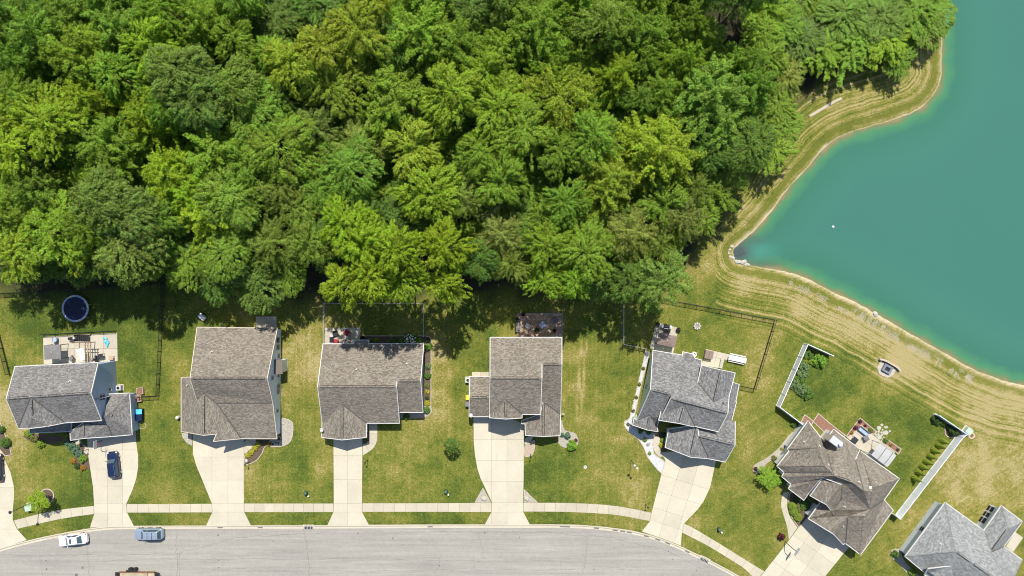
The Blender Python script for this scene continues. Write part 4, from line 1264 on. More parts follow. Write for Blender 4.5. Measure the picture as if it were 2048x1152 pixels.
    def facade(s, a, b, items):
        """doors and windows on a wall that faces away from the camera; a, b: wall ends in the zoomed frame (ground)"""
        A_, B_ = s.p(*a), s.p(*b)
        e = (B_ - A_); e.z = 0; L = e.length; e.normalize(); n = Vector((e.y, -e.x))
        # find the wall line actually built nearest to this one
        best = None
        for poly, ob in s.walls:
            for i in range(len(poly)):
                p0, p1 = Vector(poly[i]), Vector(poly[(i + 1) % len(poly)])
                ee = (p1 - p0).normalized()
                if abs(ee.dot(e.xy)) < .9: continue
                uu = ((A_.xy + B_.xy) / 2 - p0).dot(ee)
                if not 0 < uu < (p1 - p0).length: continue
                dd = abs((A_.xy - p0).dot(Vector((ee.y, -ee.x))))
                if best is None or dd < best[0]: best = (dd, p0, ee)
        if best:
            _, p0, ee = best; nn = Vector((ee.y, -ee.x))
            off = (A_.xy - p0).dot(nn); A_ = Vector((A_.x - nn.x * off, A_.y - nn.y * off, 0)); n = nn; e = Vector((ee.x, ee.y, 0)) * (1 if ee.dot(e.xy) > 0 else -1)
        O = s.root.location
        for kind, t, z, w, h in items:
            q = A_ + e * L * t + Vector((0, 0, z))
            if kind == 'win': s.put_window(q, e.xy.to_3d(), n, w, h)
            elif kind == 'garage':
                g = MB(); rz = math.atan2(e.y, e.x); c = q - O + Vector((n.x, n.y, 0)) * .03
                g.box(c, (w, .06, h), rz)
                for k in range(4):
                    for j in range(4): g.box(c + e * (w * (j + .5) / 4 - w / 2) + Vector((n.x * .035, n.y * .035, h * (k + .5) / 4 - h / 2)), (w / 4 - .14, .03, h / 4 - .12), rz)
                g.build('garage_door', M['white'], s.root)
            else:
                g = MB(); rz = math.atan2(e.y, e.x); c = q - O + Vector((n.x, n.y, 0)) * .03
                g.box(c, (w, .07, h), rz); d = g.build('door', M['soil'], s.root)
                k = MB(); k.sphere(c + e * (w * .38) + Vector((n.x, n.y, 0)) * .07, .04, 8, 5); k.build('handle', M['chrome'], d)
    def vent(s, x, y, h=.35, r=.07, col='white', box=False):
        q = s.p(x, y, 4)
        d = ray_px(s.ox + x / s.f, s.oy + y / s.f)
        hit = s.bvh.ray_cast(Vector((0, 0, CAM_H)), d)
        if hit[0] is None: return
        q = hit[0] - s.root.location
        m = MB()
        if box: m.box((q.x, q.y, q.z + .08), (.32, .32, .22)); m.box((q.x, q.y, q.z + .22), (.38, .38, .05))
        else: m.cyl((q.x, q.y, q.z - .1), r, h + .1, 10); m.cyl((q.x, q.y, q.z - .02), r * 2.2, .06, 10, r * 1.2)
        m.build('roof_vent' if box else 'vent_pipe', M[col], s.roof)

# ---- house A: gray roof, blue siding, far left
A1 = House('gray roofed blue sided house at far left with trampoline in its fenced yard', 0, 550, 3.291, 'roof_dark', 'sid_blue')
A1.face((100, 603, 5.6), (645, 577, 5.6), (597, 778, 8.2), (203, 804, 8.2), (42, 815, 8.2))
A1.face((42, 815, 8.2), (203, 804, 8.2), (122, 1008, 5.4))
A1.face((203, 804, 8.2), (597, 778, 8.2), (667, 957, 5.5), (427, 972, 5.5))
A1.face((203, 804, 8.2), (211, 938, 8.1), (185, 1010, 7.2), (122, 1008, 5.4))
A1.face((203, 804, 8.2), (427, 972, 5.5), (312, 995, 7.2), (211, 938, 8.1))
A1.face((211, 938, 8.1), (312, 995, 7.2), (185, 1010, 7.2))
A1.face((195, 985, 3.5), (470, 965, 3.5), (466, 1028, 2.7), (198, 1040, 2.7))                       # lower front roof
A1.face((703, 785, 2.75), (852, 778, 2.75), (725, 905, 4.5), (684, 938, 4.7))                      # garage
A1.face((852, 778, 2.75), (869, 1050, 2.75), (737, 945, 4.45), (725, 905, 4.5))
A1.face((869, 1050, 2.75), (738, 1062, 2.8), (712, 990, 3.9), (737, 945, 4.45))
A1.face((684, 938, 4.7), (725, 905, 4.5), (737, 945, 4.45), (712, 990, 3.9), (548, 974, 4.2))
A1.face((548, 974, 4.2), (712, 990, 3.9), (738, 1062, 2.8), (552, 1074, 4.0))
A1.face((462, 1032, 2.8), (548, 974, 4.2), (552, 1074, 4.0), (465, 1087, 2.8))
A1.make()
A1.wall([(100, 603, 5.6), (645, 577, 5.6), (667, 957, 5.5), (427, 972, 5.5), (122, 1008, 5.4)], .30)
A1.wall([(703, 785, 2.75), (852, 778, 2.75), (869, 1050, 2.75), (738, 1062, 2.8), (465, 1085, 2.8), (470, 1000, 2.8), (600, 950, 2.8)], .30, deck=2.5)
A1.wall([(250, 985, 2.7), (470, 975, 2.7), (466, 1015, 2.7), (240, 1030, 2.7)], .3, deck=2.45)
A1.window(672, 806, 1.0, 1.5, panes=(2, 2)); A1.window(722, 754, .55, .9)
A1.facade((600, 1062), (860, 1052), [('garage', .55, 1.1, 4.8, 2.2)])
A1.facade((490, 1080), (600, 1070), [('door', .5, 1.05, .95, 2.1)])
A1.vent(461, 700)

# ---- house B: brown shingles, pale blue right wall
B1 = House('tan roofed house with tall pale blue side wall and crossed front gables', 330, 600, 3.6, 'roof_tan', 'sid_pale', 'tan_trim')
B1.face((232, 197, 3.0), (808, 203, 3.0), (735, 563, 7.6), (182, 563, 7.6))
B1.face((182, 563, 7.6), (735, 563, 7.6), (775, 742, 5.0), (372, 742, 5.0), (278, 672, 5.7), (230, 722, 5.1))
B1.face((372, 742, 5.0), (775, 742, 5.0), (805, 998, 2.9), (550, 997, 2.95))
B1.face((118, 560, 2.95), (183, 556, 4.1), (230, 722, 5.1), (278, 672, 5.7), (276, 973, 5.6), (118, 945, 2.95))
B1.face((278, 672, 5.7), (372, 742, 5.0), (550, 997, 2.95), (350, 1017, 4.9), (372, 964, 4.75), (276, 973, 5.6))
B1.make()
B1.wall([(232, 197, 3.0), (808, 203, 3.0), (805, 998, 2.9), (500, 998, 2.95), (278, 800, 5.0), (192, 500, 3.0)], .34)
B1.wall([(118, 560, 2.95), (300, 600, 2.95), (560, 820, 2.95), (552, 990, 2.95), (380, 1005, 3), (276, 950, 3), (118, 942, 2.95)], .34, deck=2.7)
for x, y, w, h in ((812, 290, .95, 1.5), (812, 340, .95, 1.5), (817, 404, .8, 1.0), (771, 560, .8, 1.1), (815, 543, .75, .8), (814, 622, .9, 1.3), (814, 659, .9, 1.3), (808, 798, .6, 1.0)):
    B1.window(x, y, w, h, panes=(1, 2))
B1.facade((165, 945), (270, 960), [('garage', .6, 1.1, 2.6, 2.2)])
B1.facade((300, 990), (540, 990), [('garage', .45, 1.1, 4.8, 2.2)])
B1.facade((560, 990), (800, 990), [('door', .12, 1.05, .95, 2.1), ('win', .5, 1.5, 1.6, 1.3), ('win', .8, 1.5, 1.2, 1.3)])
B1.vent(335, 373); B1.vent(160, 614)
# box bay with its own little roof on the blue wall
m = MB(); q0, q1 = B1.p(800, 432, 2.9), B1.p(845, 528, 2.9); O = B1.root.location
m.box(((q0.x + q1.x) / 2 - O.x, (q0.y + q1.y) / 2 - O.y, 1.5), (q1.x - q0.x - .2, q0.y - q1.y - .2, 3.0), 0); bay = m.build('bay', B1.wallm, B1.root)
m = MB(); cx, cy = (q0.x + q1.x) / 2 - O.x, (q0.y + q1.y) / 2 - O.y; hx, hy = (q1.x - q0.x) / 2 + .1, (q0.y - q1.y) / 2 + .1
m.add([(cx - hx, cy - hy, 3.45), (cx + hx, cy - hy, 3.05), (cx + hx, cy + hy, 3.05), (cx - hx, cy + hy, 3.45), (cx - hx, cy - hy, 2.95), (cx + hx, cy - hy, 2.95), (cx + hx, cy + hy, 2.95), (cx - hx, cy + hy, 2.95)],
      [(0, 1, 2, 3), (4, 7, 6, 5), (0, 4, 5, 1), (1, 5, 6, 2), (2, 6, 7, 3), (3, 7, 4, 0)]); m.build('bay_roof', M['roof_tan'], bay)

# ---- house C: tan ranch with fenced patio
C1 = House('low tan roofed house with small front gable, dish and fenced back patio', 600, 580, 3.6, 'roof_tan', 'sid_cream')
C1.face((167, 388, 2.9), (890, 388, 2.9), (868, 655, 5.85), (697, 655, 5.85), (695, 697, 6.2), (128, 697, 6.2))
C1.face((128, 697, 6.2), (695, 697, 6.2), (715, 958, 2.9), (478, 958, 2.9), (302, 820, 4.65), (160, 950, 2.9))
C1.face((697, 655, 5.85), (868, 655, 5.85), (885, 880, 2.9), (712, 880, 2.9))
C1.face((302, 820, 4.65), (302, 1078, 4.65), (158, 1060, 2.9), (160, 950, 2.9))
C1.face((302, 820, 4.65), (478, 958, 2.9), (478, 1060, 2.9), (302, 1078, 4.65))
C1.face((400, 362, 2.75), (494, 362, 2.75), (494, 389, 3.0), (388, 389, 3.0))
C1.make()
C1.wall([(167, 388, 2.9), (890, 388, 2.9), (885, 880, 2.9), (715, 880, 2.9), (715, 958, 2.9), (478, 958, 2.9), (160, 950, 2.9)], .38)
C1.wall([(160, 900, 2.9), (478, 900, 2.9), (478, 1062, 2.9), (158, 1062, 2.9)], .38)
C1.facade((180, 1060), (470, 1060), [('garage', .45, 1.1, 4.8, 2.2)])
C1.facade((490, 958), (710, 958), [('door', .2, 1.05, .95, 2.1), ('win', .65, 1.5, 1.6, 1.3)])
C1.facade((725, 880), (880, 880), [('win', .5, 1.5, 1.6, 1.3)])
C1.vent(406, 572, box=False); C1.vent(768, 530)
C1.vent(165, 1003)

# ---- house D: tan roof, brick patio
D1 = House('tan roofed house with side garage wing, wide drive and brick back patio', 900, 580, 3.388, 'roof_tan', 'sid_tan', 'white')
D1.face((273, 322, 5.4), (757, 322, 5.4), (757, 505, 7.4), (622, 505, 7.4), (622, 597, 8.4), (272, 597, 8.4))
D1.face((272, 597, 8.4), (622, 597, 8.4), (612, 842, 5.5), (487, 842, 5.5), (378, 745, 6.7), (268, 842, 5.5))
D1.face((378, 745, 6.7), (378, 873, 6.7), (268, 864, 5.5), (268, 842, 5.5))
D1.face((378, 745, 6.7), (487, 842, 5.5), (487, 866, 5.5), (378, 873, 6.7))
D1.face((622, 505, 7.4), (757, 505, 7.4), (748, 842, 2.8), (632, 760, 3.95), (612, 842, 2.9))
D1.face((632, 760, 3.95), (748, 842, 2.8), (745, 985, 2.7), (632, 992, 4.0))
D1.face((632, 760, 3.95), (632, 992, 4.0), (512, 983, 2.7), (510, 906, 2.65), (487, 905, 2.4), (487, 886, 2.4), (612, 842, 3.75))
D1.face((132, 587, 2.6), (268, 587, 2.6), (268, 730, 4.2), (132, 730, 4.2))
D1.face((132, 730, 4.2), (268, 730, 4.2), (268, 857, 2.6), (130, 857, 2.6))
D1.make()
D1.wall([(273, 322, 5.4), (757, 322, 5.4), (748, 842, 2.8), (612, 842, 5.5), (487, 846, 5.5), (268, 858, 5.5)], .36, deck=2.4)
D1.wall([(500, 860, 2.7), (748, 820, 2.7), (745, 986, 2.7), (512, 984, 2.7)], .36, deck=2.4)
D1.wall([(132, 587, 2.6), (300, 587, 2.6), (300, 857, 2.6), (130, 857, 2.6)], .34, deck=2.35)
D1.facade((140, 857), (262, 857), [('garage', .5, 1.1, 2.6, 2.1)])
D1.facade((275, 858), (480, 850), [('garage', .5, 1.1, 4.8, 2.2)])
D1.facade((520, 985), (740, 985), [('win', .55, 1.4, 1.8, 1.3)])
D1.vent(150, 845)

# ---- house E: turned, gray roof, green side wall
E1 = House('turned gray roofed house with sage green side wall and white gravel bed', 1240, 690, 4.608, 'roof_gray', 'sid_green')
E1.face((305, 50, 2.9), (578, 95, 2.9), (690, 122, 2.9), (752, 140, 2.9), (750, 187, 3.9), (718, 345, 5.0), (865, 530, 6.7), (1005, 462, 5.1), (1000, 520, 5.9), (992, 630, 7.4), (468, 492, 7.4), (465, 458, 7.3), (282, 410, 7.3))
E1.face((580, 64, 2.7), (668, 84, 2.7), (692, 124, 2.95), (578, 96, 2.95))
E1.face((752, 188, 5.0), (932, 232, 6.7), (865, 530, 6.7), (718, 345, 5.0))
E1.face((932, 232, 6.7), (1060, 258, 5.0), (1006, 463, 5.05), (865, 530, 6.7))
E1.face((282, 410, 7.3), (465, 458, 7.3), (362, 692, 4.2), (340, 742, 2.95), (275, 648, 4.3), (158, 695, 2.95))
E1.face((275, 648, 4.3), (250, 781, 4.3), (118, 737, 2.9), (130, 675, 2.9), (158, 695, 2.95))
E1.face((275, 648, 4.3), (340, 742, 2.95), (348, 797, 2.9), (250, 781, 4.3))
E1.face((468, 492, 7.4), (992, 630, 7.4), (905, 797, 5.5), (690, 748, 5.5), (596, 557, 6.95), (395, 640, 5.6))
E1.face((596, 557, 6.95), (550, 722, 6.9), (358, 692, 5.4), (378, 614, 5.4), (395, 640, 5.6))
E1.face((596, 557, 6.95), (690, 748, 5.5), (682, 752, 5.4), (550, 722, 6.9))
E1.face((1040, 346, 3.9), (1097, 365, 2.9), (1065, 520, 2.9), (985, 505, 4.2))
E1.face((985, 505, 4.0), (1072, 522, 2.8), (1030, 692, 2.8), (955, 690, 4.0))
E1.face((725, 840, 5.0), (1058, 921, 5.0), (1060, 706, 2.9), (960, 680, 3.4), (900, 800, 3.6), (712, 742, 4.3))
E1.face((725, 840, 5.0), (815, 1046, 2.9), (970, 1077, 2.9), (1058, 921, 5.0))
E1.face((712, 742, 5.0), (725, 840, 5.0), (815, 1046, 2.9), (650, 1032, 5.1))
E1.face((712, 742, 5.0), (650, 1032, 5.1), (418, 942, 2.85), (450, 775, 2.85))
E1.make()
E1.wall([(305, 50, 2.9), (752, 140, 2.9), (752, 188, 5), (1060, 258, 5.0), (1006, 463, 5.0), (905, 797, 5.5), (690, 748, 5.5), (358, 692, 5.4), (345, 730, 2.95), (168, 692, 2.95)], .36)
E1.wall([(170, 650, 2.9), (330, 690, 2.9), (348, 795, 2.9), (118, 737, 2.9), (130, 677, 2.9)], .30, deck=2.5)
E1.wall([(1000, 346, 2.9), (1097, 365, 2.9), (1065, 520, 2.9), (1030, 692, 2.8), (900, 680, 2.8)], .3, deck=2.5)
E1.wall([(450, 775, 2.85), (720, 740, 2.9), (960, 690, 2.9), (1060, 706, 2.9), (970, 1077, 2.9), (815, 1046, 2.9), (650, 1032, 2.9), (418, 942, 2.85)], .34, deck=2.6)
E1.window(243, 385, .8, 1.0)
E1.facade((425, 945), (640, 1030), [('garage', .5, 1.1, 4.6, 2.2)])
E1.facade((140, 745), (340, 795), [('win', .5, 1.5, 1.6, 1.2)])
E1.vent(948, 536, col='black')

# ---- house F: tan hip roof, chimney
F1 = House('large turned tan house of many hips with chimney box and curved front walk', 1540, 820, 3.84, 'roof_tan', 'sid_cream')
v1, v2, v3, v4, v5, v6, v7, v8, v9 = (292, 85, 2.9), (135, 300, 2.9), (150, 312, 2.9), (55, 432, 2.9), (110, 480, 2.9), (92, 512, 2.9), (163, 570, 2.9), (143, 603, 2.9), (260, 692, 2.9)
R1, R2, R3, R4 = (368, 292, 5.9), (418, 430, 7.2), (472, 476, 7.4), (490, 505, 7.5)
Dp, Ep, Fp = (636, 556, 7.7), (720, 620, 7.4), (782, 626, 6.9)
w1, w2 = (415, 246, 3.2), (490, 150, 2.9)
F1.face(v1, v2, R1); F1.face(v2, v3, R1)
F1.face(v1, R1, R2, R3, R4, w1)
F1.face(v3, v4, R2, R1); F1.face(v4, v5, R3, R2); F1.face(v5, v6, R4, R3)
g0, g1 = (385, 532, 5.6), (410, 520, 5.8)
F1.face(v6, v7, g0, g1, R4)
F1.face(v7, v8, v9, (300, 632, 3.6), g0)
F1.face(R4, g1, (548, 570, 6.4), (560, 555, 6.7), Dp)
F1.face((410, 520, 5.2), (310, 658, 4.0), (434, 726, 5.8), (548, 570, 6.4))
F1.face((548, 570, 6.4), (434, 726, 5.8), (478, 781, 4.0), (548, 690, 4.7))
F1.face((560, 555, 6.7), Dp, Ep, Fp, (768, 765, 4.9), (490, 768, 4.3), (548, 690, 4.9), (548, 570, 6.4))
F1.face(w1, w2, Dp, R4)
F1.face(w2, (690, 302, 2.9), (655, 380, 3.7), Ep, Dp)
F1.face((655, 380, 3.7), (700, 320, 2.9), (790, 596, 6.7), Fp, Ep)
F1.face((700, 320, 2.9), (992, 527, 2.9), (790, 596, 6.7))
F1.face((790, 596, 6.7), (992, 527, 2.9), (876, 690, 2.95), (768, 765, 4.9), Fp)
F1.face((768, 765, 4.9), (876, 690, 2.95), (945, 770, 2.9), (695, 1110, 2.9), (728, 812, 5.6))
F1.face((597, 815, 5.9), (728, 812, 5.6), (695, 1110, 2.9), (578, 1022, 2.9))
F1.face((490, 768, 4.6), (768, 765, 4.9), (728, 812, 5.6), (597, 815, 5.9), (488, 952, 5.2), (297, 835, 2.9), (385, 715, 2.9))
F1.face((597, 815, 5.9), (578, 1022, 2.9), (562, 1031, 2.9), (488, 952, 5.2))
F1.make()
F1.wall([v1, v2, v3, v4, v5, v6, v7, v8, v9, (300, 660, 3), (330, 690, 3), (470, 780, 3), (385, 730, 2.9), (297, 835, 2.9), (562, 1031, 2.9), (695, 1110, 2.9), (945, 770, 2.9), (876, 690, 2.9), (992, 527, 2.9), (700, 320, 2.9), w2, w1], .36, deck=2.6)
# side bays under their own pale shed roofs, seen past the eaves
F1.facade((310, 850), (560, 1030), [('garage', .4, 1.1, 4.8, 2.2)])
F1.facade((590, 1030), (690, 1105), [('garage', .3, 1.1, 1.9, 2.2)])
F1.facade((310, 660), (470, 770), [('win', .5, 1.6, 1.8, 1.4)])
O = F1.root.location
m = MB(); c = F1.p(508, 245, 6.3) - O; an = R_(-37)
m.box((c.x, c.y, 4.9), (1.0, 1.8, 2.7), an + R_(90)); ch = m.build('chimney', M['sid_tan'], F1.roof)
m = MB(); m.box((c.x, c.y, 6.3), (1.15, 1.98, .10), an + R_(90)); m.build('chimney_cover', M['galv'], ch)
m = MB(); cc = Vector((c.x, c.y, 0)) + Vector((math.cos(an), math.sin(an), 0)) * .65; m.cyl((cc.x, cc.y, 6.34), .2, .45, 12); m.cyl((cc.x, cc.y, 6.79), .32, .1, 12, .2); m.build('flue', M['galv'], ch)
for x, y in ((262, 243), (380, 277), (447, 420), (572, 742), (683, 553), (815, 557), (560, 893)): F1.vent(x, y)
F1.vent(766, 592, box=True)

# ---- house G: pale gray roof, bottom right corner
G1 = House('pale gray roofed house in the lower right corner with screened porch', 1760, 940, 5.434, 'roof_pale', 'sid_gray')
q1, q2, PK = (708, 355, 2.9), (275, 940, 2.9), (825, 885, 6.3)
K = (1003, 1008, 6.35)
G1.face(q1, q2, PK)
G1.face(q1, PK, K, (892, 488, 2.9))
G1.face((892, 488, 2.9), K, (1400, 1290, 6.35), (1210, 890, 4.85), (1135, 663, 2.9))
G1.face((1320, 390, 2.9), (1135, 652, 2.9), (1210, 890, 4.85), (1395, 635, 4.85))
G1.face((1320, 390, 2.9), (1395, 635, 4.85), (1548, 560, 2.9))
G1.face((1548, 560, 2.9), (1395, 635, 4.85), (1210, 890, 4.85), (1345, 830, 2.9))
G1.face((1345, 830, 2.9), (1210, 890, 4.85), (1400, 1290, 6.35), (1545, 978, 2.9))
G1.face((1545, 978, 2.9), (1400, 1290, 6.35), (1150, 1560, 2.9))
G1.face(q2, (480, 1110, 2.9), (700, 1100, 4.3), (900, 1400, 2.9), (1150, 1560, 2.9), (1400, 1290, 6.35), K, PK)
G1.face((525, 1074, 4.3), (772, 1045, 5.0), (700, 1250, 4.0), (485, 1140, 2.9))
G1.face((772, 1045, 5.0), (900, 1400, 2.9), (640, 1330, 2.9), (700, 1200, 4.2))
G1.make()
G1.wall([q1, q2, (480, 1110, 2.9), (900, 1400, 2.9), (1150, 1560, 2.9), (1545, 978, 2.9), (1345, 830, 2.9), (1548, 560, 2.9), (1320, 390, 2.9), (1135, 660, 2.9)], .42)
G1.window(455, 640, .9, 1.1)
for x, y in ((1115, 540), (1155, 480), (1195, 425)):
    G1.window(x, y, 1.25, 1.9, panes=(1, 2))
G1.vent(660, 800, .3)
G1.vent(893, 512, .25)
# ------------------------------------------------------------------ beds, gravel, patios
def bed(pts, mat, label_name, z=0.03, edge=None, smooth=0):
    poly = xy(pts)
    if smooth: poly = spline(poly, smooth, True)
    m = MB(); m.prism(poly, -0.08, z)
    o = tag(m.build(label_name, M[mat]), kind='structure')
    if edge:
        inn = ring_inset(poly, .12); e = MB(); n = len(poly)
        vs = [(p[0], p[1], -.08) for p in poly] + [(p[0], p[1], z + .06) for p in poly] + [(p[0], p[1], z + .06) for p in inn] + [(p[0], p[1], z - .02) for p in inn]
        fs = []
        for i in range(n):
            j = (i + 1) % n
            fs += [(i, j, n + j, n + i), (n + i, n + j, 2 * n + j, 2 * n + i), (2 * n + i, 2 * n + j, 3 * n + j, 3 * n + i)]
        e.add(vs, fs); e.build('bed_edging', M[edge], o)
    return o

def stones_stuff(name, pts, n, mat, s0, s1, z=.03, seed=1, parent=None):
    """loose stones scattered in an outline, joined: nobody could count them"""
    poly = xy(pts); r = random.Random(seed)
    x0, x1 = min(p[0] for p in poly), max(p[0] for p in poly); y0, y1 = min(p[1] for p in poly), max(p[1] for p in poly)
    m = MB(); k = 0; t = 0
    P_ = [(r.uniform(x0, x1), r.uniform(y0, y1)) for _ in range(n * 6)]
    _, ins = sdist(np.array([p[0] for p in P_]), np.array([p[1] for p in P_]), poly)
    for (x, y), ok in zip(P_, ins):
        if not ok: continue
        s = r.uniform(s0, s1)
        a = r.uniform(0, 6.28)
        vs = [(x + s * math.cos(a + i * 1.2566) * r.uniform(.7, 1.2), y + s * math.sin(a + i * 1.2566) * r.uniform(.7, 1.2), z - .02) for i in range(5)]
        m.add(vs + [(x + r.uniform(-.3, .3) * s, y + r.uniform(-.3, .3) * s, z + s * r.uniform(.5, 1.0))], [(i, (i + 1) % 5, 5) for i in range(5)])
        k += 1
        if k >= n: break
    return tag(m.build(name, M[mat], parent), kind='stuff')

# house B
GB = [(562.7, 838), (575, 838), (583.5, 842.5), (587, 850), (586, 870), (581.5, 882.5), (574, 889), (562.7, 893), (540, 893), (540, 880), (562, 880)]
bed(GB, 'graymulch', 'gravel_bed', .03, 'edging', 3)
stones_stuff('gravel', GB, 900, 'rock', .05, .13, .04, 4)
bed([(488.5, 913), (497, 899), (512, 889), (513, 870), (560, 872), (560, 890), (532, 892), (526, 905), (515, 920), (500, 928), (488.5, 929)], 'soil', 'planting_bed', .03, 'edging', 2)
bed([(363, 866), (383, 868), (384.5, 892), (374, 886), (366, 876)], 'graymulch', 'gravel_bed', .03)
stones_stuff('gravel', [(363, 866), (383, 868), (384.5, 892), (374, 886), (366, 876)], 160, 'rock', .05, .12, .04, 6)
# house C
bed([(726, 671), (850, 671), (860, 673), (863, 680), (862.5, 814), (846, 813), (846, 686), (726, 689)], 'soil', 'planting_bed', .03, 'edging')
bed([(846, 815), (862, 814), (864, 822), (858, 830), (850, 834), (838, 836), (800, 836), (800, 826), (846, 824)], 'graymulch', 'gravel_bed', .03, None, 2)
bed([(738.2, 858), (738.2, 893), (727, 896), (727, 858)], 'soil', 'planting_bed', .028)
# house D
bed([(1049.2, 892), (1064, 882), (1069, 880), (1070, 893), (1066, 908), (1060, 912), (1049.2, 913)], 'graymulch', 'gravel_bed', .03, 'edging', 2)
stones_stuff('gravel', [(1049.5, 892), (1069, 882), (1066, 908), (1050, 911)], 260, 'paver', .04, .08, .04, 7)
GD = [(1119, 842), (1124, 842), (1128.6, 859), (1140, 863.5), (1149.5, 866), (1155, 874), (1157, 882), (1153, 891), (1132, 896), (1117, 887), (1117, 870)]
bed(GD, 'graymulch', 'gravel_bed', .03, None, 3); stones_stuff('gravel', GD, 520, 'rock', .05, .1, .04, 8)
for q in ([(966, 975), (949, 1004.8), (982, 1004.8)], [(1048.3, 978), (1048.3, 1004.8), (1076, 1004.8), (1060, 990)]):
    bed(q, 'graymulch', 'gravel_bed', .03, 'edging')
    stones_stuff('gravel', q, 220, 'rock', .04, .09, .04, int(q[0][0]))
# house E
WE = [(1291, 700), (1300, 704), (1283, 770), (1268, 838), (1264, 850), (1282, 862), (1316, 866), (1308, 872), (1306, 890), (1308, 907), (1318, 914), (1330, 923), (1324, 948.5), (1313, 938), (1295, 915),
      (1286, 893), (1276, 878), (1258, 865), (1249, 853), (1248, 843), (1258, 837), (1263, 820), (1276, 765)]
bed(WE, 'whitestone', 'white_gravel_bed', .03, 'edging'); stones_stuff('white_gravel', WE, 2600, 'whitestone', .04, .10, .035, 9)
bed([(1316, 862), (1338, 868), (1334, 905), (1322, 902), (1320, 885)], 'soil', 'planting_bed', .028)
# house F
bed([(1609, 828), (1627, 842), (1618, 862), (1599, 848)], 'redmulch', 'planting_bed', .03, 'edging')
bed([(1636.5, 826), (1661, 847), (1692, 871), (1668, 884), (1625, 843)], 'redmulch', 'planting_bed', .031, 'edging')
bed([(1719.7, 835), (1754, 863), (1747, 870), (1722, 851), (1697.5, 876.5), (1691.5, 872)], 'redmulch', 'planting_bed', .03, 'edging')
bed([(1766.6, 872.6), (1803, 897.6), (1797, 909), (1760.6, 882.5)], 'redmulch', 'planting_bed', .03, 'edging')
FB = [(1580, 984), (1576.5, 998), (1576.5, 1013), (1580.5, 1031), (1597, 1056), (1613, 1041), (1626, 1008), (1608, 985)]
bed(FB, 'soil', 'planting_bed', .03, 'edging')
bed([(1583, 865), (1570, 880), (1556, 897), (1530, 918), (1508, 930), (1507, 944), (1518, 946), (1534, 926), (1565, 908), (1580, 895), (1600, 860)], 'graymulch', 'mulch_strip', .03, None, 2)
bed([(1871, 826), (1866, 836), (1872, 851), (1888, 851), (1889, 868), (1900, 876), (1915, 872), (1920, 864)], 'soil', 'planting_bed', .03, 'edging', 2)
bed([(1783, 1100), (1800, 1098), (1806, 1118), (1830, 1145), (1850, 1160), (1828, 1160), (1800, 1130), (1782, 1114)], 'graymulch', 'gravel_bed', .03, None, 2)
# house A and its neighbour
bed([(140, 884), (160, 880), (177, 916), (179, 938), (160, 940), (148, 932), (150, 905)], 'soil', 'planting_bed', .028, None, 2)
bed([(-8, 845), (2, 846), (20, 890), (24, 910), (10, 912), (-8, 890)], 'soil', 'planting_bed', .028, 'edging')
bed([(50, 868), (120, 872), (120, 884), (85, 888), (55, 880)], 'soil', 'planting_bed', .028, None, 2)

# patios
def patio(pts, us, vs, ang=0.0, mat='patio', name='patio', z1=.05, pname='slab', gap=.03):
    e = structure(name); COL.objects.link(e)
    slabs(e, xy(pts), ang, us, vs, -.1, z1, gap, M[mat], pname)
    return e
patio([(86.5, 674), (234.5, 666), (235.5, 722), (88, 728)], [U(x, 0, 700) for x in (122, 150, 181, 207)], [V(y) for y in (697,)])
patio([(512.5, 633), (553.5, 633), (553.5, 656), (512.5, 656)], [U(533)], [V(644)])
patio([(650, 655.5), (721, 655.5), (721, 690), (650, 690)], [U(660), U(701.5)], [V(672)])
a = R_(-12.5)
patio([(1313, 644.5), (1357.5, 656), (1346, 706), (1299, 697)], [U(1336, a, 670)], [V(670, a, 1330)], a)
patio([(1411.5, 698), (1459, 709), (1456, 721), (1441, 718), (1437, 736), (1403, 730)], [U(1432, a, 715)], [V(715, a, 1430)], a)
a = R_(-39)
patio([(1722, 851), (1762, 882.5), (1790, 905), (1765, 930), (1735, 910), (1694, 875)], [U(1722, a, 880), U(1745, a, 895)], [V(880, a, 1730)], a)
patio([(944, 744), (979, 744), (979, 754), (944, 754)], [U(961)], [])
a = R_(-36)
patio([(2012, 1093), (2030, 1064), (2046, 1075), (2026, 1104)], [], [], a)

# brick patio behind house D: every paver its own small block, joined (each is only a few pixels)
pv = structure('brick_patio'); COL.objects.link(pv)
def pavers(poly, bw, bh, mats, seed, name):
    r = random.Random(seed)
    groups = [MB() for _ in mats]
    x0, x1 = min(p[0] for p in poly), max(p[0] for p in poly); y0, y1 = min(p[1] for p in poly), max(p[1] for p in poly)
    row = 0; y = y0
    while y < y1:
        x = x0 - (bw / 2 if row % 2 else 0)
        while x < x1:
            q = [(x + .012, y + .012), (x + bw - .012, y + .012), (x + bw - .012, y + bh - .012), (x + .012, y + bh - .012)]
            q = clip(q, 1, 0, x0); q = clip(q, -1, 0, -x1) if len(q) > 2 else q
            if len(q) > 2: groups[r.randrange(len(mats))].prism(q, -.05, .05 + r.uniform(-.006, .006))
            x += bw
        y += bh; row += 1
    for g, m in zip(groups, mats):
        o = g.build(name, M[m], pv); o['kind'] = 'stuff'
PV = xy([(1036, 627.5), (1123.5, 627.5), (1123.5, 676), (1036, 676)])
M['paver2'] = simple('pink_paver', (0.36, 0.22, 0.16), .9, .2, var=.3, scale=4); M['paver3'] = simple('gray_paver', (0.30, 0.25, 0.21), .9, .2, var=.3, scale=4)
pavers(PV, .34, .20, ['paver', 'paver2', 'paver3'], 3, 'paver')
cb = MB()
for (x0, y0, x1, y1) in ((1034, 626, 1124.5, 627.5), (1034.5, 626, 1036, 676), (1123.5, 626, 1125.5, 676)):
    cb.prism(xy([(x0, y0), (x1, y0), (x1, y1), (x0, y1)]), -.05, .10)
cb.build('border', M['darkrock'], pv)

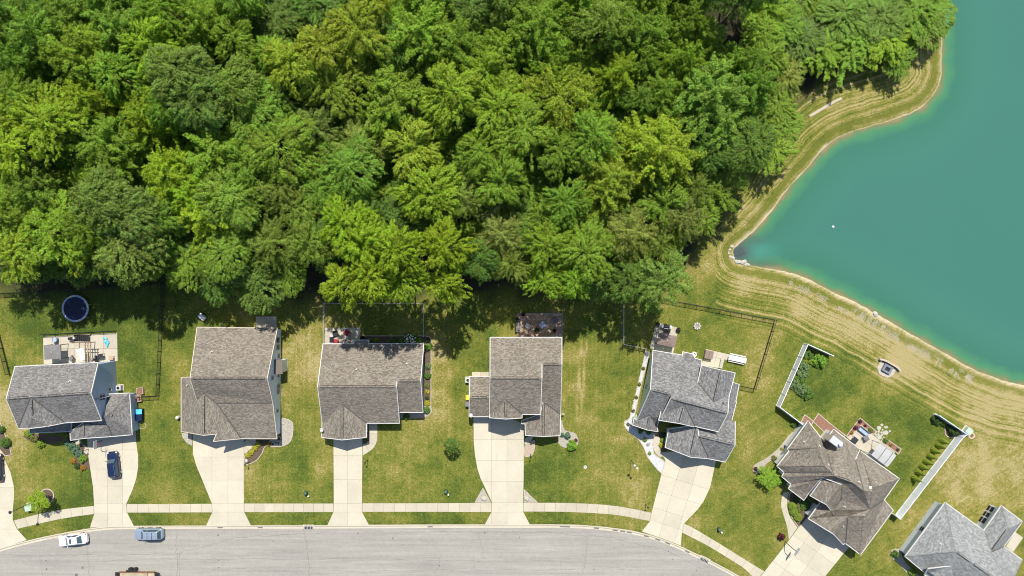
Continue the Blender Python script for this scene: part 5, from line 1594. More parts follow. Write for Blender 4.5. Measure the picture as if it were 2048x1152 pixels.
# pale trodden strip between the trees and the pond
pp = MB(); A_ = spline(xy([(1618, 230), (1640, 217), (1662, 204), (1682, 194)]), 4); B_ = offset_line(A_, -.42)
strip_between(A_, B_, -.05, .025, pp); tag(pp.build('footpath', M['edging']), kind='structure')

# ------------------------------------------------------------------ fences
def metal_fence(label, pts, h=1.25, name='metal_fence', step=2.0, mat='fence_black', wire=False):
    P0 = [P(*q) for q in pts]
    root = thing(name, label, 'fence', (P0[0].x, P0[0].y, 0))
    O = P0[0]
    post = MB(); post.box((0, 0, h / 2 - .05), (.09, .09, h + .1)); post.box((0, 0, h + .02), (.12, .12, .03)); pm = post.mesh('post', M[mat])
    pick = MB()
    for i, (a, b) in enumerate(zip(P0, P0[1:])):
        L = (b - a).length; n = max(1, round(L / step)); d = (b - a).normalized(); rz = math.atan2(d.y, d.x)
        for k in range(n + (1 if i == len(P0) - 2 else 0)):
            o = link('post', pm, root); o.location = a + d * (L * k / n) - O; o.rotation_euler = (0, 0, rz)
        for nm, z, t in (('top_rail', h - .08, .065), ('bottom_rail', .14, .05)):
            r = MB(); c = (a + b) / 2 - O; r.box((c.x, c.y, z), (L, t * (.6 if wire else 1), t), rz); r.build(nm, M[mat], root)
        m = int(L / (.11 if not wire else .16))
        for k in range(m):
            c = a + d * (L * (k + .5) / m) - O
            pick.box((c.x, c.y, h / 2), (.026 if not wire else .014, .026 if not wire else .014, h - .1), rz)
        if wire:
            for z in (.3, .45, .6, .75, .9, 1.05): 
                c = (a + b) / 2 - O; pick.box((c.x, c.y, z * h / 1.25), (L, .007, .007), rz)
    o = pick.build('pickets' if not wire else 'wire_mesh', M[mat], root); o['kind'] = 'stuff'
    return root
metal_fence('long black metal fence around the trampoline yard of the left house', [(-60, 591), (150, 578.5), (329, 567.5), (324, 680), (318.5, 791), (282, 793)], 1.3)
metal_fence('short black metal fence left of the blue sided house', [(-30, 590), (-6, 645), (21, 748)], 1.3)
metal_fence('thin gray wire fence round the shaded back lawn of the low ranch house', [(650, 686), (650, 607), (848, 607), (848, 672)], 1.1, 'wire_fence', 2.2, 'galv', True)
metal_fence('black metal fence with square corner around the lawn right of the green sided house', [(1324, 598), (1440, 619), (1548.5, 639.5), (1507, 777), (1478, 771)], 1.3)
metal_fence('dark wire fence in the tree shade left of the green sided house', [(1246, 583), (1246, 688), (1290, 697)], 1.1, 'wire_fence', 2.2, 'galv', True)

def vinyl_fence(label, pts, h=1.85, bay=2.3):
    P0 = [P(*q) for q in pts]; O = P0[0]
    root = thing('privacy_fence', label, 'fence', (O.x, O.y, 0))
    post = MB(); post.box((0, 0, h / 2), (.13, .13, h + .12)); post.add([(-.09, -.09, h + .06), (.09, -.09, h + .06), (.09, .09, h + .06), (-.09, .09, h + .06), (0, 0, h + .15)], [(0, 1, 4), (1, 2, 4), (2, 3, 4), (3, 0, 4)])
    pm = post.mesh('post', M['vinyl'])
    for i, (a, b) in enumerate(zip(P0, P0[1:])):
        L = (b - a).length; n = max(1, round(L / bay)); d = (b - a).normalized(); rz = math.atan2(d.y, d.x); w = L / n
        for k in range(n + (1 if i == len(P0) - 2 else 0)):
            o = link('post', pm, root); o.location = a + d * (w * k) - O; o.rotation_euler = (0, 0, rz)
        for k in range(n):
            m = MB(); c = a + d * (w * (k + .5)) - O
            nb = max(2, int((w - .13) / .18)); bw = (w - .13) / nb
            for j in range(nb):
                cc = c + d * (bw * (j + .5) - (w - .13) / 2); m.box((cc.x, cc.y, h / 2 + .02), (bw - .008, .03, h - .2), rz)
            m.build('panel', M['vinyl'], root)
            
            for z in (h - .05, .10): r = MB(); r.box((c.x, c.y, z), (w - .131, .09, .10), rz); r.build('rail', M['vinyl'], root)
    return root
vinyl_fence('white vinyl fence bending round the shrubs left of the large hip roofed house', [(1657, 709.5), (1607, 687), (1552, 811), (1598, 846)])
vinyl_fence('long white vinyl fence behind the row of small cone shaped evergreens', [(1867, 828), (1921, 864.5), (1913, 870), (1789, 1031), (1781, 1025)])

# ------------------------------------------------------------------ vehicles
def car(label, cat, paint, px, py, ang, L, W, kind, name='parked_car'):
    p = P(px, py, .7)
    root = thing(name, label, cat, (p.x, p.y, 0), ang)
    wag = kind in ('wagon', 'suv')
    H = {'sedan': 1.43, 'wagon': 1.58, 'suv': 1.74}[kind]
    zb = {'sedan': .86, 'wagon': .94, 'suv': 1.04}[kind]              # belt height
    hz = zb - .02                                                  # bonnet at the screen
    # stations along the body: x, half width factor, top height
    st = [(.500, .60, .56), (.492, .76, .66), (.465, .90, hz - .16), (.42, .965, hz - .10), (.33, 1, hz - .04), (.22, 1, hz), (.0, 1, zb), (-.2, 1, zb), (-.34, .995, zb + .01),
          (-.42, .97, zb + (.0 if wag else .03)), (-.47, .90, zb - .02), (-.492, .80, zb - .12), (-.500, .66, .62)]
    m = MB(); ring = []
    for x, wf, zt in st:
        w = W / 2 * wf; x *= L
        ring.append([(x, -w * .94, .24), (x, -w, .42), (x, -w, min(.66, zt - .06)), (x, -w * .955, zt - .07), (x, -w * .82, zt), (x, -w * .4, zt + .025), (x, w * .4, zt + .025), (x, w * .82, zt), (x, w * .955, zt - .07), (x, w, min(.66, zt - .06)), (x, w, .42), (x, w * .94, .24)])
    k = len(ring[0]); vs = [v for r in ring for v in r]; fs = []
    for i in range(len(ring) - 1):
        for j in range(k - 1): fs.append((i * k + j, i * k + j + 1, (i + 1) * k + j + 1, (i + 1) * k + j))
        fs.append((i * k + k - 1, i * k, (i + 1) * k, (i + 1) * k + k - 1))
    fs += [tuple(range(k)), tuple(range(len(vs) - 1, len(vs) - k - 1, -1))]
    m.add(vs, fs); body = m.build('body', paint, root, smooth=True)
    body.modifiers.new('smooth', 'SUBSURF').levels = 1; body.modifiers['smooth'].render_levels = 2
    # greenhouse
    xs0, xs1 = .23 * L, .085 * L                                    # screen bottom, roof front
    xr1, xr0 = (-.385 * L, -.455 * L) if wag else (-.20 * L, -.345 * L)  # roof rear, rear glass bottom
    wb, wr = W / 2 * .86, W / 2 * .66
    z0, z1 = zb - .03, H
    rows = []
    for x0, x1, f in ((xs0, xs1, .90), (xs0 - .12, xs1 - .16, 1.0), (0, 0, 1.0), (xr0 + .14, xr1 + .14, 1.0), (xr0, xr1, .90)):
        rows.append([(x0, -wb * f, z0), (x0 + (x1 - x0) * .9, -(wr + (wb - wr) * .1) * f, z1 - .06), (x1, -wr * f * .93, z1 - .012), (x1, 0, z1 + .02 * (f == 1)), (x1, wr * f * .93, z1 - .012), (x0 + (x1 - x0) * .9, (wr + (wb - wr) * .1) * f, z1 - .06), (x0, wb * f, z0)])
    vs = [v for r in rows for v in r]; fs = []
    for i in range(len(rows) - 1):
        for j in range(6): fs.append((i * 7 + j, (i + 1) * 7 + j, (i + 1) * 7 + j + 1, i * 7 + j + 1))
    fs += [tuple(range(7)), tuple(range(34, 27, -1))]
    m = MB(); m.add(vs, fs); m.build('cabin', paint, root)
    def lerp(a, b, t): return tuple(a[i] + (b[i] - a[i]) * t for i in range(3))
    def glass(nm, quad, push):
        c = tuple(sum(q[i] for q in quad) / 4 for i in range(3))
        q = [lerp(c, v, .90) for v in quad]; q = [(v[0] + push[0], v[1] + push[1], v[2] + push[2]) for v in q]
        m = MB(); m.add(q + [(v[0] - push[0] * .8, v[1] - push[1] * .8, v[2] - push[2] * .8) for v in q], [(0, 1, 2, 3), (4, 7, 6, 5), (0, 4, 5, 1), (1, 5, 6, 2), (2, 6, 7, 3), (3, 7, 4, 0)])
        m.build(nm, M['carglass'], root)
    a, b = rows[0], rows[-1]
    glass('windshield', [a[0], a[6], a[5], a[1]], (.018, 0, .014)); glass('rear_window', [b[0], b[6], b[5], b[1]], (-.018, 0, .014))
    for sgn, j0, j1 in ((-1, 0, 1), (1, 6, 5)):
        glass('side_window', [rows[1][j0], rows[2][j0], rows[2][j1], rows[1][j1]], (0, sgn * .014, .008))
        glass('side_window', [rows[2][j0], rows[3][j0], rows[3][j1], rows[2][j1]], (0, sgn * .014, .008))
    if kind == 'sedan':
        m = MB(); m.box((xs1 - .42, 0, z1 + .018), (.34, .78, .02)); m.build('sunroof', M['carglass'], root)
    else:
        for sgn in (-1, 1):
            m = MB(); m.tube([(xs1 - .2, sgn * wr * .9, z1 + .0), (xs1 - .35, sgn * wr * .9, z1 + .06), (xr1 + .35, sgn * wr * .9, z1 + .06), (xr1 + .2, sgn * wr * .9, z1)], .022, 6); m.build('roof_rail', M['chrome'], root)
        if kind == 'suv':
            for t in (.30, .62):
                m = MB(); m.box((xs1 + (xr1 - xs1) * t, 0, z1 + .065), (.05, wr * 1.8, .03)); m.build('cross_bar', M['black'], root)
    for x in (.31 * L, -.30 * L):
        for sgn in (-1, 1):
            wh = thing('wheel', None, None, (0, 0, 0)); wh.parent = root
            m = MB(); m.cyl((x, sgn * (W / 2 - .10) - .115, .33), .33, .23, 18, None, 'Y')
            m.v = [(vx, (sgn * (W / 2 - .10)) + (vy - (sgn * (W / 2 - .10) - .115)) - .10 * 1, vz) for vx, vy, vz in m.v]
            m.build('tyre', M['rubber'], wh)
            m = MB(); m.cyl((x, sgn * (W / 2 + .022) - .02, .33), .21, .04, 14, None, 'Y'); m.build('rim', M['chrome'], wh)
    for sgn in (-1, 1):
        m = MB(); m.sphere((.452 * L, sgn * W * .36, .70), .16, 10, 6, (.9, 1.0, .45)); m.build('headlight', M['lamp_clear'], root)
        m = MB(); m.sphere((-.468 * L, sgn * W * .37, .76), .15, 10, 6, (.6, .9, .6)); m.build('tail_light', M['lamp_red'], root)
        m = MB(); m.sphere((xs0 - .25, sgn * (W / 2 + .10), zb + .05), .11, 10, 6, (.6, 1.1, .7)); m.tube([(xs0 - .25, sgn * W * .42, zb - .02), (xs0 - .25, sgn * (W / 2 + .08), zb + .03)], .025, 5); m.build('mirror', paint, root)
    m = MB(); m.box((.493 * L, 0, .38), (.05, W * .7, .16)); m.build('front_bumper', M['black'], root)
    m = MB(); m.box((-.492 * L, 0, .36), (.06, W * .75, .16)); m.build('rear_bumper', M['black'], root)
    return root
car('dark navy hatchback parked on the concrete driveway of the left house', 'car', M['car_navy'], 227, 930, R_(97), 4.45, 1.82, 'wagon')
car('white sedan with sunroof parked along the kerb', 'car', M['car_white'], 145.5, 1080, R_(187), 4.75, 1.82, 'sedan')
car('silver blue sport utility vehicle with roof bars parked along the kerb', 'car', M['car_silver'], 297.5, 1068, R_(181), 4.75, 1.9, 'suv')
car('black car cut by the left edge on the neighbouring driveway', 'car', M['car_black'], -7, 936, R_(93), 4.6, 1.84, 'sedan')

# tandem trailer at the bottom edge
p = P(282, 1152); tx, ty = p.x, p.y
TR = thing('utility_trailer', 'worn utility trailer with pale wood deck parked in the street', 'trailer', (tx, ty, -.11))
def tl(px, py): q = P(px, py); return q.x - tx, q.y - ty
(x0, y1), (x1, y0) = tl(243, 1140.5), tl(313, 1166)
m = MB(); m.box(((x0 + x1) / 2, (y0 + y1) / 2, .60), (x1 - x0, y1 - y0, .10)); m.build('frame', M['rust'], TR)
pw = (y1 - y0 - .12) / 8
for k in range(8):
    for xa, xb in ((x0 + .06, x0 + (x1 - x0) * .79), (x0 + (x1 - x0) * .81, x1 - .06)):
        m = MB(); m.box(((xa + xb) / 2, y0 + .06 + pw * (k + .5), .675 + rc.uniform(-.006, .006)), (xb - xa, pw - .02, .05)); m.build('deck_board', M['plywood'], TR)
for yy in (y0, y1):
    m = MB(); m.box(((x0 + x1) / 2, yy, .95), (x1 - x0 + .1, .07, .07)); 
    for k in range(7): m.box((x0 + (x1 - x0) * k / 6, yy, .78), (.05, .05, .36))
    m.build('side_rail', M['rust'], TR)
m = MB(); m.box((x0 - .05, (y0 + y1) / 2, .8), (.06, y1 - y0, .4)); m.add([(x0 - .05, y0 + .1, .62), (x0 - .05, y1 - .1, .62), (x0 - .75, y1 - .1, .66), (x0 - .75, y0 + .1, .66)], [(0, 1, 2, 3)]); m.build('tailgate', M['black'], TR)
m = MB(); m.tube([(x1, y1 - .2, .58), (x1 + 1.3, (y0 + y1) / 2, .55)], .06, 6); m.tube([(x1, y0 + .2, .58), (x1 + 1.3, (y0 + y1) / 2, .55)], .06, 6); m.box((x1 + 1.4, (y0 + y1) / 2, .56), (.3, .15, .14)); m.box((x1 + .35, y1 - .45, .78), (.45, .6, .35)); m.build('tongue', M['black'], TR)
for yy in (y1 + .16, y0 - .16):
    for xx in (x0 + 1.65, x0 + 2.45):
        wh = thing('wheel'); wh.parent = TR
        m = MB(); m.cyl((xx, yy + .11, .36), .36, .22, 16, None, 'Y'); m.v = [(a_, b_ - .0, c_) for a_, b_, c_ in m.v]; m.build('tyre', M['rubber'], wh)
        m = MB(); m.cyl((xx, yy + (.13 if yy > y1 else -.09), .36), .19, .03, 12, None, 'Y'); m.build('rim', M['galv'], wh)
    m = MB(); m.box((x0 + 2.05, yy, .80), (1.75, .28, .04)); m.box((x0 + 1.16, yy, .70), (.04, .28, .2)); m.box((x0 + 2.94, yy, .70), (.04, .28, .2)); m.build('mudguard', M['black'], TR)

# ------------------------------------------------------------------ street furniture
def drain(label, px, py, rz):
    p = P(px, py); root = thing('storm_drain', label, 'drain', (p.x, p.y, -.08), rz)
    m = MB(); m.box((0, .36, .09), (1.5, .16, .10)); m.box((-.82, .05, .05), (.16, .8, .10)); m.box((.82, .05, .05), (.16, .8, .10)); m.build('kerb_box', M['curb'], root)
    m = MB(); m.box((0, -.02, -.02), (1.48, .66, .05)); m.build('pit', M['black'], root)
    for k in range(6):
        m = MB(); m.box((-.62 + k * .248, -.02, .03), (.05, .64, .05), 0); m.build('bar', M['galv'], root)
    for k in range(5):
        m = MB(); m.box((-.5 + k * .25, .30, .16), (.06, .10, .03)); m.build('hood', M['black'], root)
drain('storm drain grate set in the kerb between the second and third driveways', 616.5, 1054.5, 0)
drain('storm drain grate in the curving kerb at lower right', 1409, 1119, R_(-25))

def lamp_post(label, px, py, h=1.7):
    p = P(px, py); root = thing('yard_lamp', label, 'lamp', (p.x, p.y, 0), 0, 'short yard lamps by the driveways')
    m = MB(); m.cyl((0, 0, -.05), .05, h, 8); m.cyl((0, 0, -.02), .10, .12, 10, .06); m.build('post', M['black'], root)
    l = thing('lantern'); l.parent = root
    m = MB(); m.cyl((0, 0, h - .05), .09, .24, 6, .13); m.build('glass', M['lamp_clear'], l)
    m = MB(); m.cyl((0, 0, h + .19), .16, .12, 6, .02); m.build('cap', M['black'], l)
lamp_post('short yard lamp in the dark bed beside the second driveway', 498.5, 924)
lamp_post('short yard lamp on the lawn right of the narrow driveway', 735, 920)
lamp_post('short yard lamp at the gravel bed of the wide driveway', 1061, 909)
lamp_post('short yard lamp on the lawn corner left of the tilted driveway', 1291.5, 1008)
lamp_post('short yard lamp where the curved pavement meets the left driveway', 177, 898, 1.3)

p = P(80, 998); SL = thing('street_lamp', 'tall black street lamp rising beside the small front yard tree', 'street lamp', (p.x, p.y, 0))
m = MB(); m.cyl((0, 0, -.05), .16, .5, 10, .10); m.tube([(0, 0, .4), (0, 0, 6.6)], .075, 8, .055); m.build('pole', M['black'], SL)
m = MB(); m.cyl((0, 0, 6.6), .12, .45, 8, .22); m.build('lantern', M['lamp_clear'], SL)
m = MB(); m.cyl((0, 0, 7.05), .28, .22, 8, .04); m.build('cap', M['black'], SL)
p = P(1262, 920); BH = thing('birdhouse_pole', 'tall black pole carrying two small white birdhouses on the dry lawn', 'birdhouse', (p.x, p.y, 0))
m = MB(); m.tube([(0, 0, -.05), (0, 0, 4.6)], .045, 6, .035); m.build('pole', M['black'], BH)
m = MB(); m.box((0, 0, 4.45), (.5, .06, .06), R_(-50)); m.build('arm', M['black'], BH)
for k in (-1, 1):
    m = MB(); c = (math.cos(R_(-50)) * .3 * k, math.sin(R_(-50)) * .3 * k); m.sphere((c[0], c[1], 4.62), .2, 10, 7, (1, 1, 1.1)); m.build('house', M['white'], BH)
def hoop(label, px, py, rz, h=3.3):
    p = P(px, py); root = thing('basketball_hoop', label, 'basketball hoop', (p.x, p.y, 0), rz)
    m = MB(); m.tube([(0, 0, -.05), (0, 0, 2.6), (.25, 0, h - .25), (.75, 0, h - .1)], .06, 7); m.build('pole', M['black'], root)
    m = MB(); m.box((.85, 0, h + .05), (.05, 1.35, .85)); m.build('backboard', M['white'], root)
    m = MB(); m.ring((1.15, 0, 0), .21, .235, h - .32, h - .29, 16); m.box((.92, 0, h - .3), (.12, .12, .05)); m.build('rim', M['cloth_red'], root)
hoop('basketball hoop standing beside the driveway in front of the blue sided house', 204, 881, R_(0))
hoop('basketball hoop at the lawn edge of the lower right driveway', 1570, 1083, R_(-35))

def pedestal(label, px, py, mat='green_box'):
    p = P(px, py); root = thing('utility_pedestal', label, 'utility box', (p.x, p.y, 0), 0, 'green utility pedestals on the front lawns')
    m = MB(); m.cyl((0, 0, -.02), .32, .75, 12, .28); m.sphere((0, 0, .73), .28, 12, 6, (1, 1, .4)); m.build('cabinet', M[mat], root)
    m = MB(); m.cyl((0, 0, .05), .34, .06, 12); m.build('collar', M['black'], root)
    q = link('marker', MARK, root); q.location = (.42, -.55, 0)
mk = MB(); mk.cyl((0, 0, -.02), .12, .42, 10); mk.cyl((0, 0, .40), .15, .06, 10, .1); MARK = mk.mesh('marker', M['white'])
pedestal('green utility pedestal on the lawn left of the narrow driveway', 612.5, 985)
pedestal('green utility pedestal on the lawn left of the wide driveway', 892, 982)
pedestal('green utility pedestal on the lawn right of the tilted driveway', 1437.5, 1057.5)
def ubox(label, px, py, rz, mat, w=1.1, d=1.0, h=.8):
    p = P(px, py); root = thing('transformer_box', label, 'utility box', (p.x, p.y, 0), rz)
    m = MB(); m.box((0, 0, .04), (w + .4, d + .4, .16)); m.build('pad', M['patio'], root)
    m = MB(); m.box((0, 0, .12 + h / 2), (w, d, h)); m.build('cabinet', M[mat], root, bevel=.03)
    m = MB(); m.box((0, -.03, .16 + h), (w + .06, d + .06, .07)); m.build('lid', M[mat], root)
ubox('pale green transformer box on a pad under the small front yard tree', 64, 1012, R_(10), 'pale_green')
ubox('pale green utility box behind the corner of the long white fence', 1932.5, 860, R_(-35), 'pale_green', 1.0, .9, .7)
def ringthing(name, label, cat, px, py, r0, r1, h, mat, infill=None, sub='ring'):
    p = P(px, py); root = thing(name, label, cat, (p.x, p.y, 0))
    if sub == 'stone':
        n = max(8, int(2 * math.pi * r1 / .42)); 
        for k in range(n):
            a = 2 * math.pi * k / n; m = MB(); m.box(((r0 + r1) / 2 * math.cos(a), (r0 + r1) / 2 * math.sin(a), h / 2 - .03 + rc.uniform(-.01, .01)), (r1 - r0, 2 * math.pi * r0 / n + .02, h), a); m.build('stone', M[mat], root)
    else:
        m = MB(); m.ring((0, 0, 0), r0, r1, -.04, h, 20); m.build(sub, M[mat], root)
    if infill:
        m = MB(); m.cyl((0, 0, -.04), r0, h * .45 + .04, 20); m.build('middle', M[infill], root)
    return root
ringthing('fire_ring', 'round pale stone fire ring on the fenced lawn', 'fire pit', 1394, 652, .33, .60, .30, 'rock', 'darkrock', 'stone')
ringthing('round_table', 'small white round table at the back eave of the turned gray house', 'table', 1387.5, 708, .2, .42, .55, 'white', 'white', 'rim')
ringthing('manhole_cover', 'round manhole in a sandy ring right of the long white fence', 'manhole', 1943, 871, .33, .55, .06, 'edging', 'rust', 'collar')
ringthing('valve_cover', 'small gray valve cover in the green front lawn', 'valve cover', 1170.5, 934, .12, .28, .03, 'galv', 'darkrock', 'collar')
ringthing('tree_ring', 'pale edging ring around the small front yard tree', 'edging ring', 94, 992, 1.10, 1.25, .14, 'edging', 'soil', 'stone')
for lab, px, py in (('tan pipe cap by the left corner of the narrow drive lawn', 648, 1016),): pass

def boulder(label, px, py, r, mat='rock', seed=0, group='boulders'):
    p = P(px, py); q = random.Random(seed + int(px)); m = MB(); m.sphere((0, 0, r * .3), r, 9, 6, (1.15, .9, .65), .16, q)
    o = m.build('boulder', M[mat]); o.location = (p.x, p.y, -.35 if mat == 'rock' and px > 1440 else 0); o.rotation_euler = (0, 0, q.uniform(0, 6))
    tag(o, label, 'boulder', group)
boulder('tan boulder in the gravel wedge left of the wide driveway foot', 968, 997, .42, 'flag', group='front yard boulders')
boulder('tan boulder in the gravel wedge right of the wide driveway foot', 1053, 997, .42, 'flag', group='front yard boulders')
boulder('pale boulder by the yard lamp in the bed of the second driveway', 493, 921, .32, 'rock', group='front yard boulders')
boulder('gray boulder in the white gravel by the front path', 1296, 889, .30, 'darkrock', group='front yard boulders')
boulder('large pale boulder at the waterline below the long shore', 1752, 628.5, .42, 'rock', group='shore boulders')
tipr = [(1465, 492.5), (1460, 499), (1458, 506), (1462, 513.5), (1467, 516), (1473.5, 523), (1479, 524), (1486.7, 524), (1491, 523), (1493.5, 529), (1497, 529.5)]
for i, (px, py) in enumerate(tipr):
    boulder(['uppermost pale boulder at the pond tip', 'small pale boulder second from top at the pond tip', 'small pale boulder farthest left at the pond tip', 'pale boulder below the farthest left one at the pond tip', 'pale boulder at the inner bend of the pond tip', 'pale boulder just before the straight row at the pond tip', 'first of the big pale boulders along the lower tip', 'second of the big pale boulders along the lower tip', 'pale boulder touching the water at the lower tip', 'next to last pale boulder toward the sandy shore', 'last pale boulder toward the sandy shore at the tip'][i], px, py, (.32, .26, .24, .3, .3, .34, .38, .38, .3, .34, .3)[i], 'rock', i, 'boulders at the pond tip')
# broken pale stone along the south shore
sh = [p for p in SHORE]
r = random.Random(8); m = MB()
sx = [q for q in SHORE if P(1500, 0).x < q[0] < P(1960, 0).x and q[1] < 4.5]
def shore_at(t):
    i = min(len(sx) - 2, int(t * (len(sx) - 1))); f = t * (len(sx) - 1) - i
    a, b = Vector(sx[i]), Vector(sx[i + 1]); e = (b - a).normalized()
    return a.lerp(b, f), Vector((e.y, -e.x)) * (1 if e.x < 0 else 1)
for _ in range(16000):
    t = r.random() ** .75
    q, nn = shore_at(t)
    if nn.y > 0: nn = -nn
    d = abs(r.gauss(1.7, .45)); x, y = q.x + nn.x * d, q.y + nn.y * d
    g = float(vnoise(np.array([x + .6 * y]), np.array([y - .6 * x]), 1.1, 33)[0]); g2 = float(vnoise(np.array([x + .4 * y]), np.array([y - .4 * x]), .22, 34)[0])
    if g * .7 + g2 * .5 + t * .3 + r.uniform(-.15, .15) < .84: continue
    s = r.uniform(.03, .10); z = -.30 * max(0, (3.0 - d) / 3.0) ** 1.5
    a = r.uniform(0, 6.28)
    vs = [(x + s * math.cos(a + i * 1.2566) * r.uniform(.7, 1.2), y + s * math.sin(a + i * 1.2566) * r.uniform(.7, 1.2), z - .04) for i in range(5)]
    m.add(vs + [(x, y, z + s * .6)], [(i, (i + 1) % 5, 5) for i in range(5)])
tag(m.build('shore_gravel', M['shorerock']), kind='stuff')
p = P(1667.5, 453.5); BU = thing('buoy', 'tiny white buoy floating alone on the turquoise pond', 'buoy', (p.x, p.y, -.3))
m = MB(); m.sphere((0, 0, .05), .2, 12, 8, (1.2, 1, .8)); m.build('float', M['white'], BU)
m = MB(); m.ring((0, 0, 0), .16, .23, .02, .07, 14); m.build('collar', M['galv'], BU)

# ------------------------------------------------------------------ garden things
p = P(150.3, 617, .9); T = thing('trampoline', 'round black trampoline with pale blue rim on the shaded back lawn', 'trampoline', (p.x, p.y, 0))
m = MB(); m.cyl((0, 0, .88), 1.92, .02, 40); m.build('jumping_mat', M['tramp'], T)
for k in range(12):
    a0, a1 = 2 * math.pi * k / 12 + .01, 2 * math.pi * (k + 1) / 12 - .01
    m = MB(); ps = [(rr * math.cos(a), rr * math.sin(a)) for rr, seq in ((1.93, (a0, (a0 + a1) / 2, a1)), (2.2, (a1, (a0 + a1) / 2, a0))) for a in seq]; m.prism(ps, .90, .935); m.build('pad', M['navy_pad'] if k % 3 else M['galv'], T)
m = MB(); m.ring((0, 0, 0), 2.17, 2.23, .84, .90, 40); m.build('frame', M['galv'], T)
for k in range(6):
    a = 2 * math.pi * k / 6 + .3; m = MB(); m.tube([(2.2 * math.cos(a), 2.2 * math.sin(a), .86), (2.25 * math.cos(a), 2.25 * math.sin(a), 0)], .03, 6); m.build('leg', M['galv'], T)

def chair(label, px, py, rz, mat, group=None, w=.65, h=.85, z=.05):
    p = P(px, py, .5); root = thing('patio_chair', label, 'chair', (p.x, p.y, z), rz, group)
    m = MB(); m.box((0, 0, .40), (w, w, .12)); m.build('seat', mat, root, bevel=.03)
    m = MB(); m.box((-w / 2 + .03, 0, .65), (.12, w, .5), 0, (-.2, 'Y')); m.build('backrest', mat, root, bevel=.03)
    for s in (-1, 1):
        m = MB(); m.box((0, s * (w / 2 + .03), .58), (w, .06, .04)); m.build('armrest', M['black'], root)
        for t in (-1, 1):
            m = MB(); m.tube([(t * w * .42, s * (w / 2 + .03), 0), (t * w * .42, s * (w / 2 + .03), .58)], .02, 5); m.build('leg', M['black'], root)
    return root
def table(label, px, py, rz, w, d, mat, h=.72, z=.05, name='patio_table'):
    p = P(px, py, h); root = thing(name, label, 'table', (p.x, p.y, z), rz)
    m = MB(); m.box((0, 0, h), (w, d, .05)); m.build('tabletop', mat, root, bevel=.015)
    for s in (-1, 1):
        for t in (-1, 1):
            m = MB(); m.box((s * (w / 2 - .06), t * (d / 2 - .06), h / 2), (.05, .05, h)); m.build('leg', M['black'], root)
    return root
def grill(label, px, py, rz, s=1.0):
    p = P(px, py, .9); root = thing('barbecue_grill', label, 'grill', (p.x, p.y, .05), rz)
    m = MB(); m.box((0, 0, .42), (.8 * s, .5 * s, .7)); m.build('cabinet', M['black'], root)
    m = MB(); m.cyl((-.42 * s, 0, .86), .28 * s, .84 * s, 14, None, 'X'); m.build('lid', M['black'], root, smooth=False)
    for k in (-1, 1):
        m = MB(); m.box((k * .62 * s, 0, .82), (.38 * s, .46 * s, .04)); m.build('side_shelf', M['galv'], root)
    m = MB(); m.tube([(-.3 * s, -.3 * s, .98), (.3 * s, -.3 * s, .98)], .02, 6); m.build('handle', M['chrome'], root)
def pot(label, px, py, r, col, leaf=(.06, .11, .03), z=.05, h=.35):
    p = P(px, py, .4); root = thing('potted_plant', label, 'potted plant', (p.x, p.y, z))
    m = MB(); m.cyl((0, 0, 0), r * .7, h, 12, r); m.build('pot', M[col], root)
    f = link('foliage', tr.choice(SHRUB['loose']), root); f.location = (0, 0, h * .85); f.scale = (r * 1.1, r * 1.1, r * 1.1); f.color = tuple(leaf) + (1,)
def canopy(label, pts, h, mat, ribs=3, name='gazebo', slats=False, rise=.35, slatmat='vinyl'):
    q = [P(a, b, h) for a, b in pts]; c = sum(q, Vector()) / 4; root = thing(name, label, name.replace('_', ' '), (c.x, c.y, .03))
    q = [v - Vector((c.x, c.y, 0)) for v in q]
    for i in range(4):
        m = MB(); m.box((q[i].x * .95, q[i].y * .95, h / 2), (.10, .10, h)); m.build('post', M['black'] if not slats else M['galv'], root)
    if not slats:
        for i in range(4):
            m = MB(); a, b = q[i], q[(i + 1) % 4]; t = Vector((0, 0, h + rise)); t2 = t * 1
            ca, cb_ = a * .04 + Vector((0, 0, 0)), b * .04
            m.add([a, b, (cb_.x, cb_.y, h + rise), (ca.x, ca.y, h + rise)], [(0, 1, 2, 3)])
            m.add([a, b, b - Vector((0, 0, .22)), a - Vector((0, 0, .22))], [(0, 3, 2, 1)])
            m.build('canopy_panel', M[mat], root)
    else:
        n = ribs
        for k in range(n):
            t0, t1 = k / n + .006, (k + 1) / n - .006
            a, b = q[0].lerp(q[1], t0), q[0].lerp(q[1], t1); d, e = q[3].lerp(q[2], t0), q[3].lerp(q[2], t1)
            bow = Vector((0, 0, .12))
            m = MB(); m.add([a, b, b.lerp(e, .5) + bow, a.lerp(d, .5) + bow, e, d], [(0, 1, 2, 3), (3, 2, 4, 5)]); m.build('roof_panel', M[slatmat], root)
            m = MB(); m.tube([b + Vector((0, 0, .03)), b.lerp(e, .5) + bow + Vector((0, 0, .03)), e + Vector((0, 0, .03))], .035, 5); m.build('rib', M['black'] if k % 2 else M['galv'], root)
        for a, b in ((q[0], q[1]), (q[3], q[2])):
            m = MB(); m.tube([a - Vector((0, 0, .05)), b - Vector((0, 0, .05))], .05, 6); m.build('beam', M['black'], root)
    return root

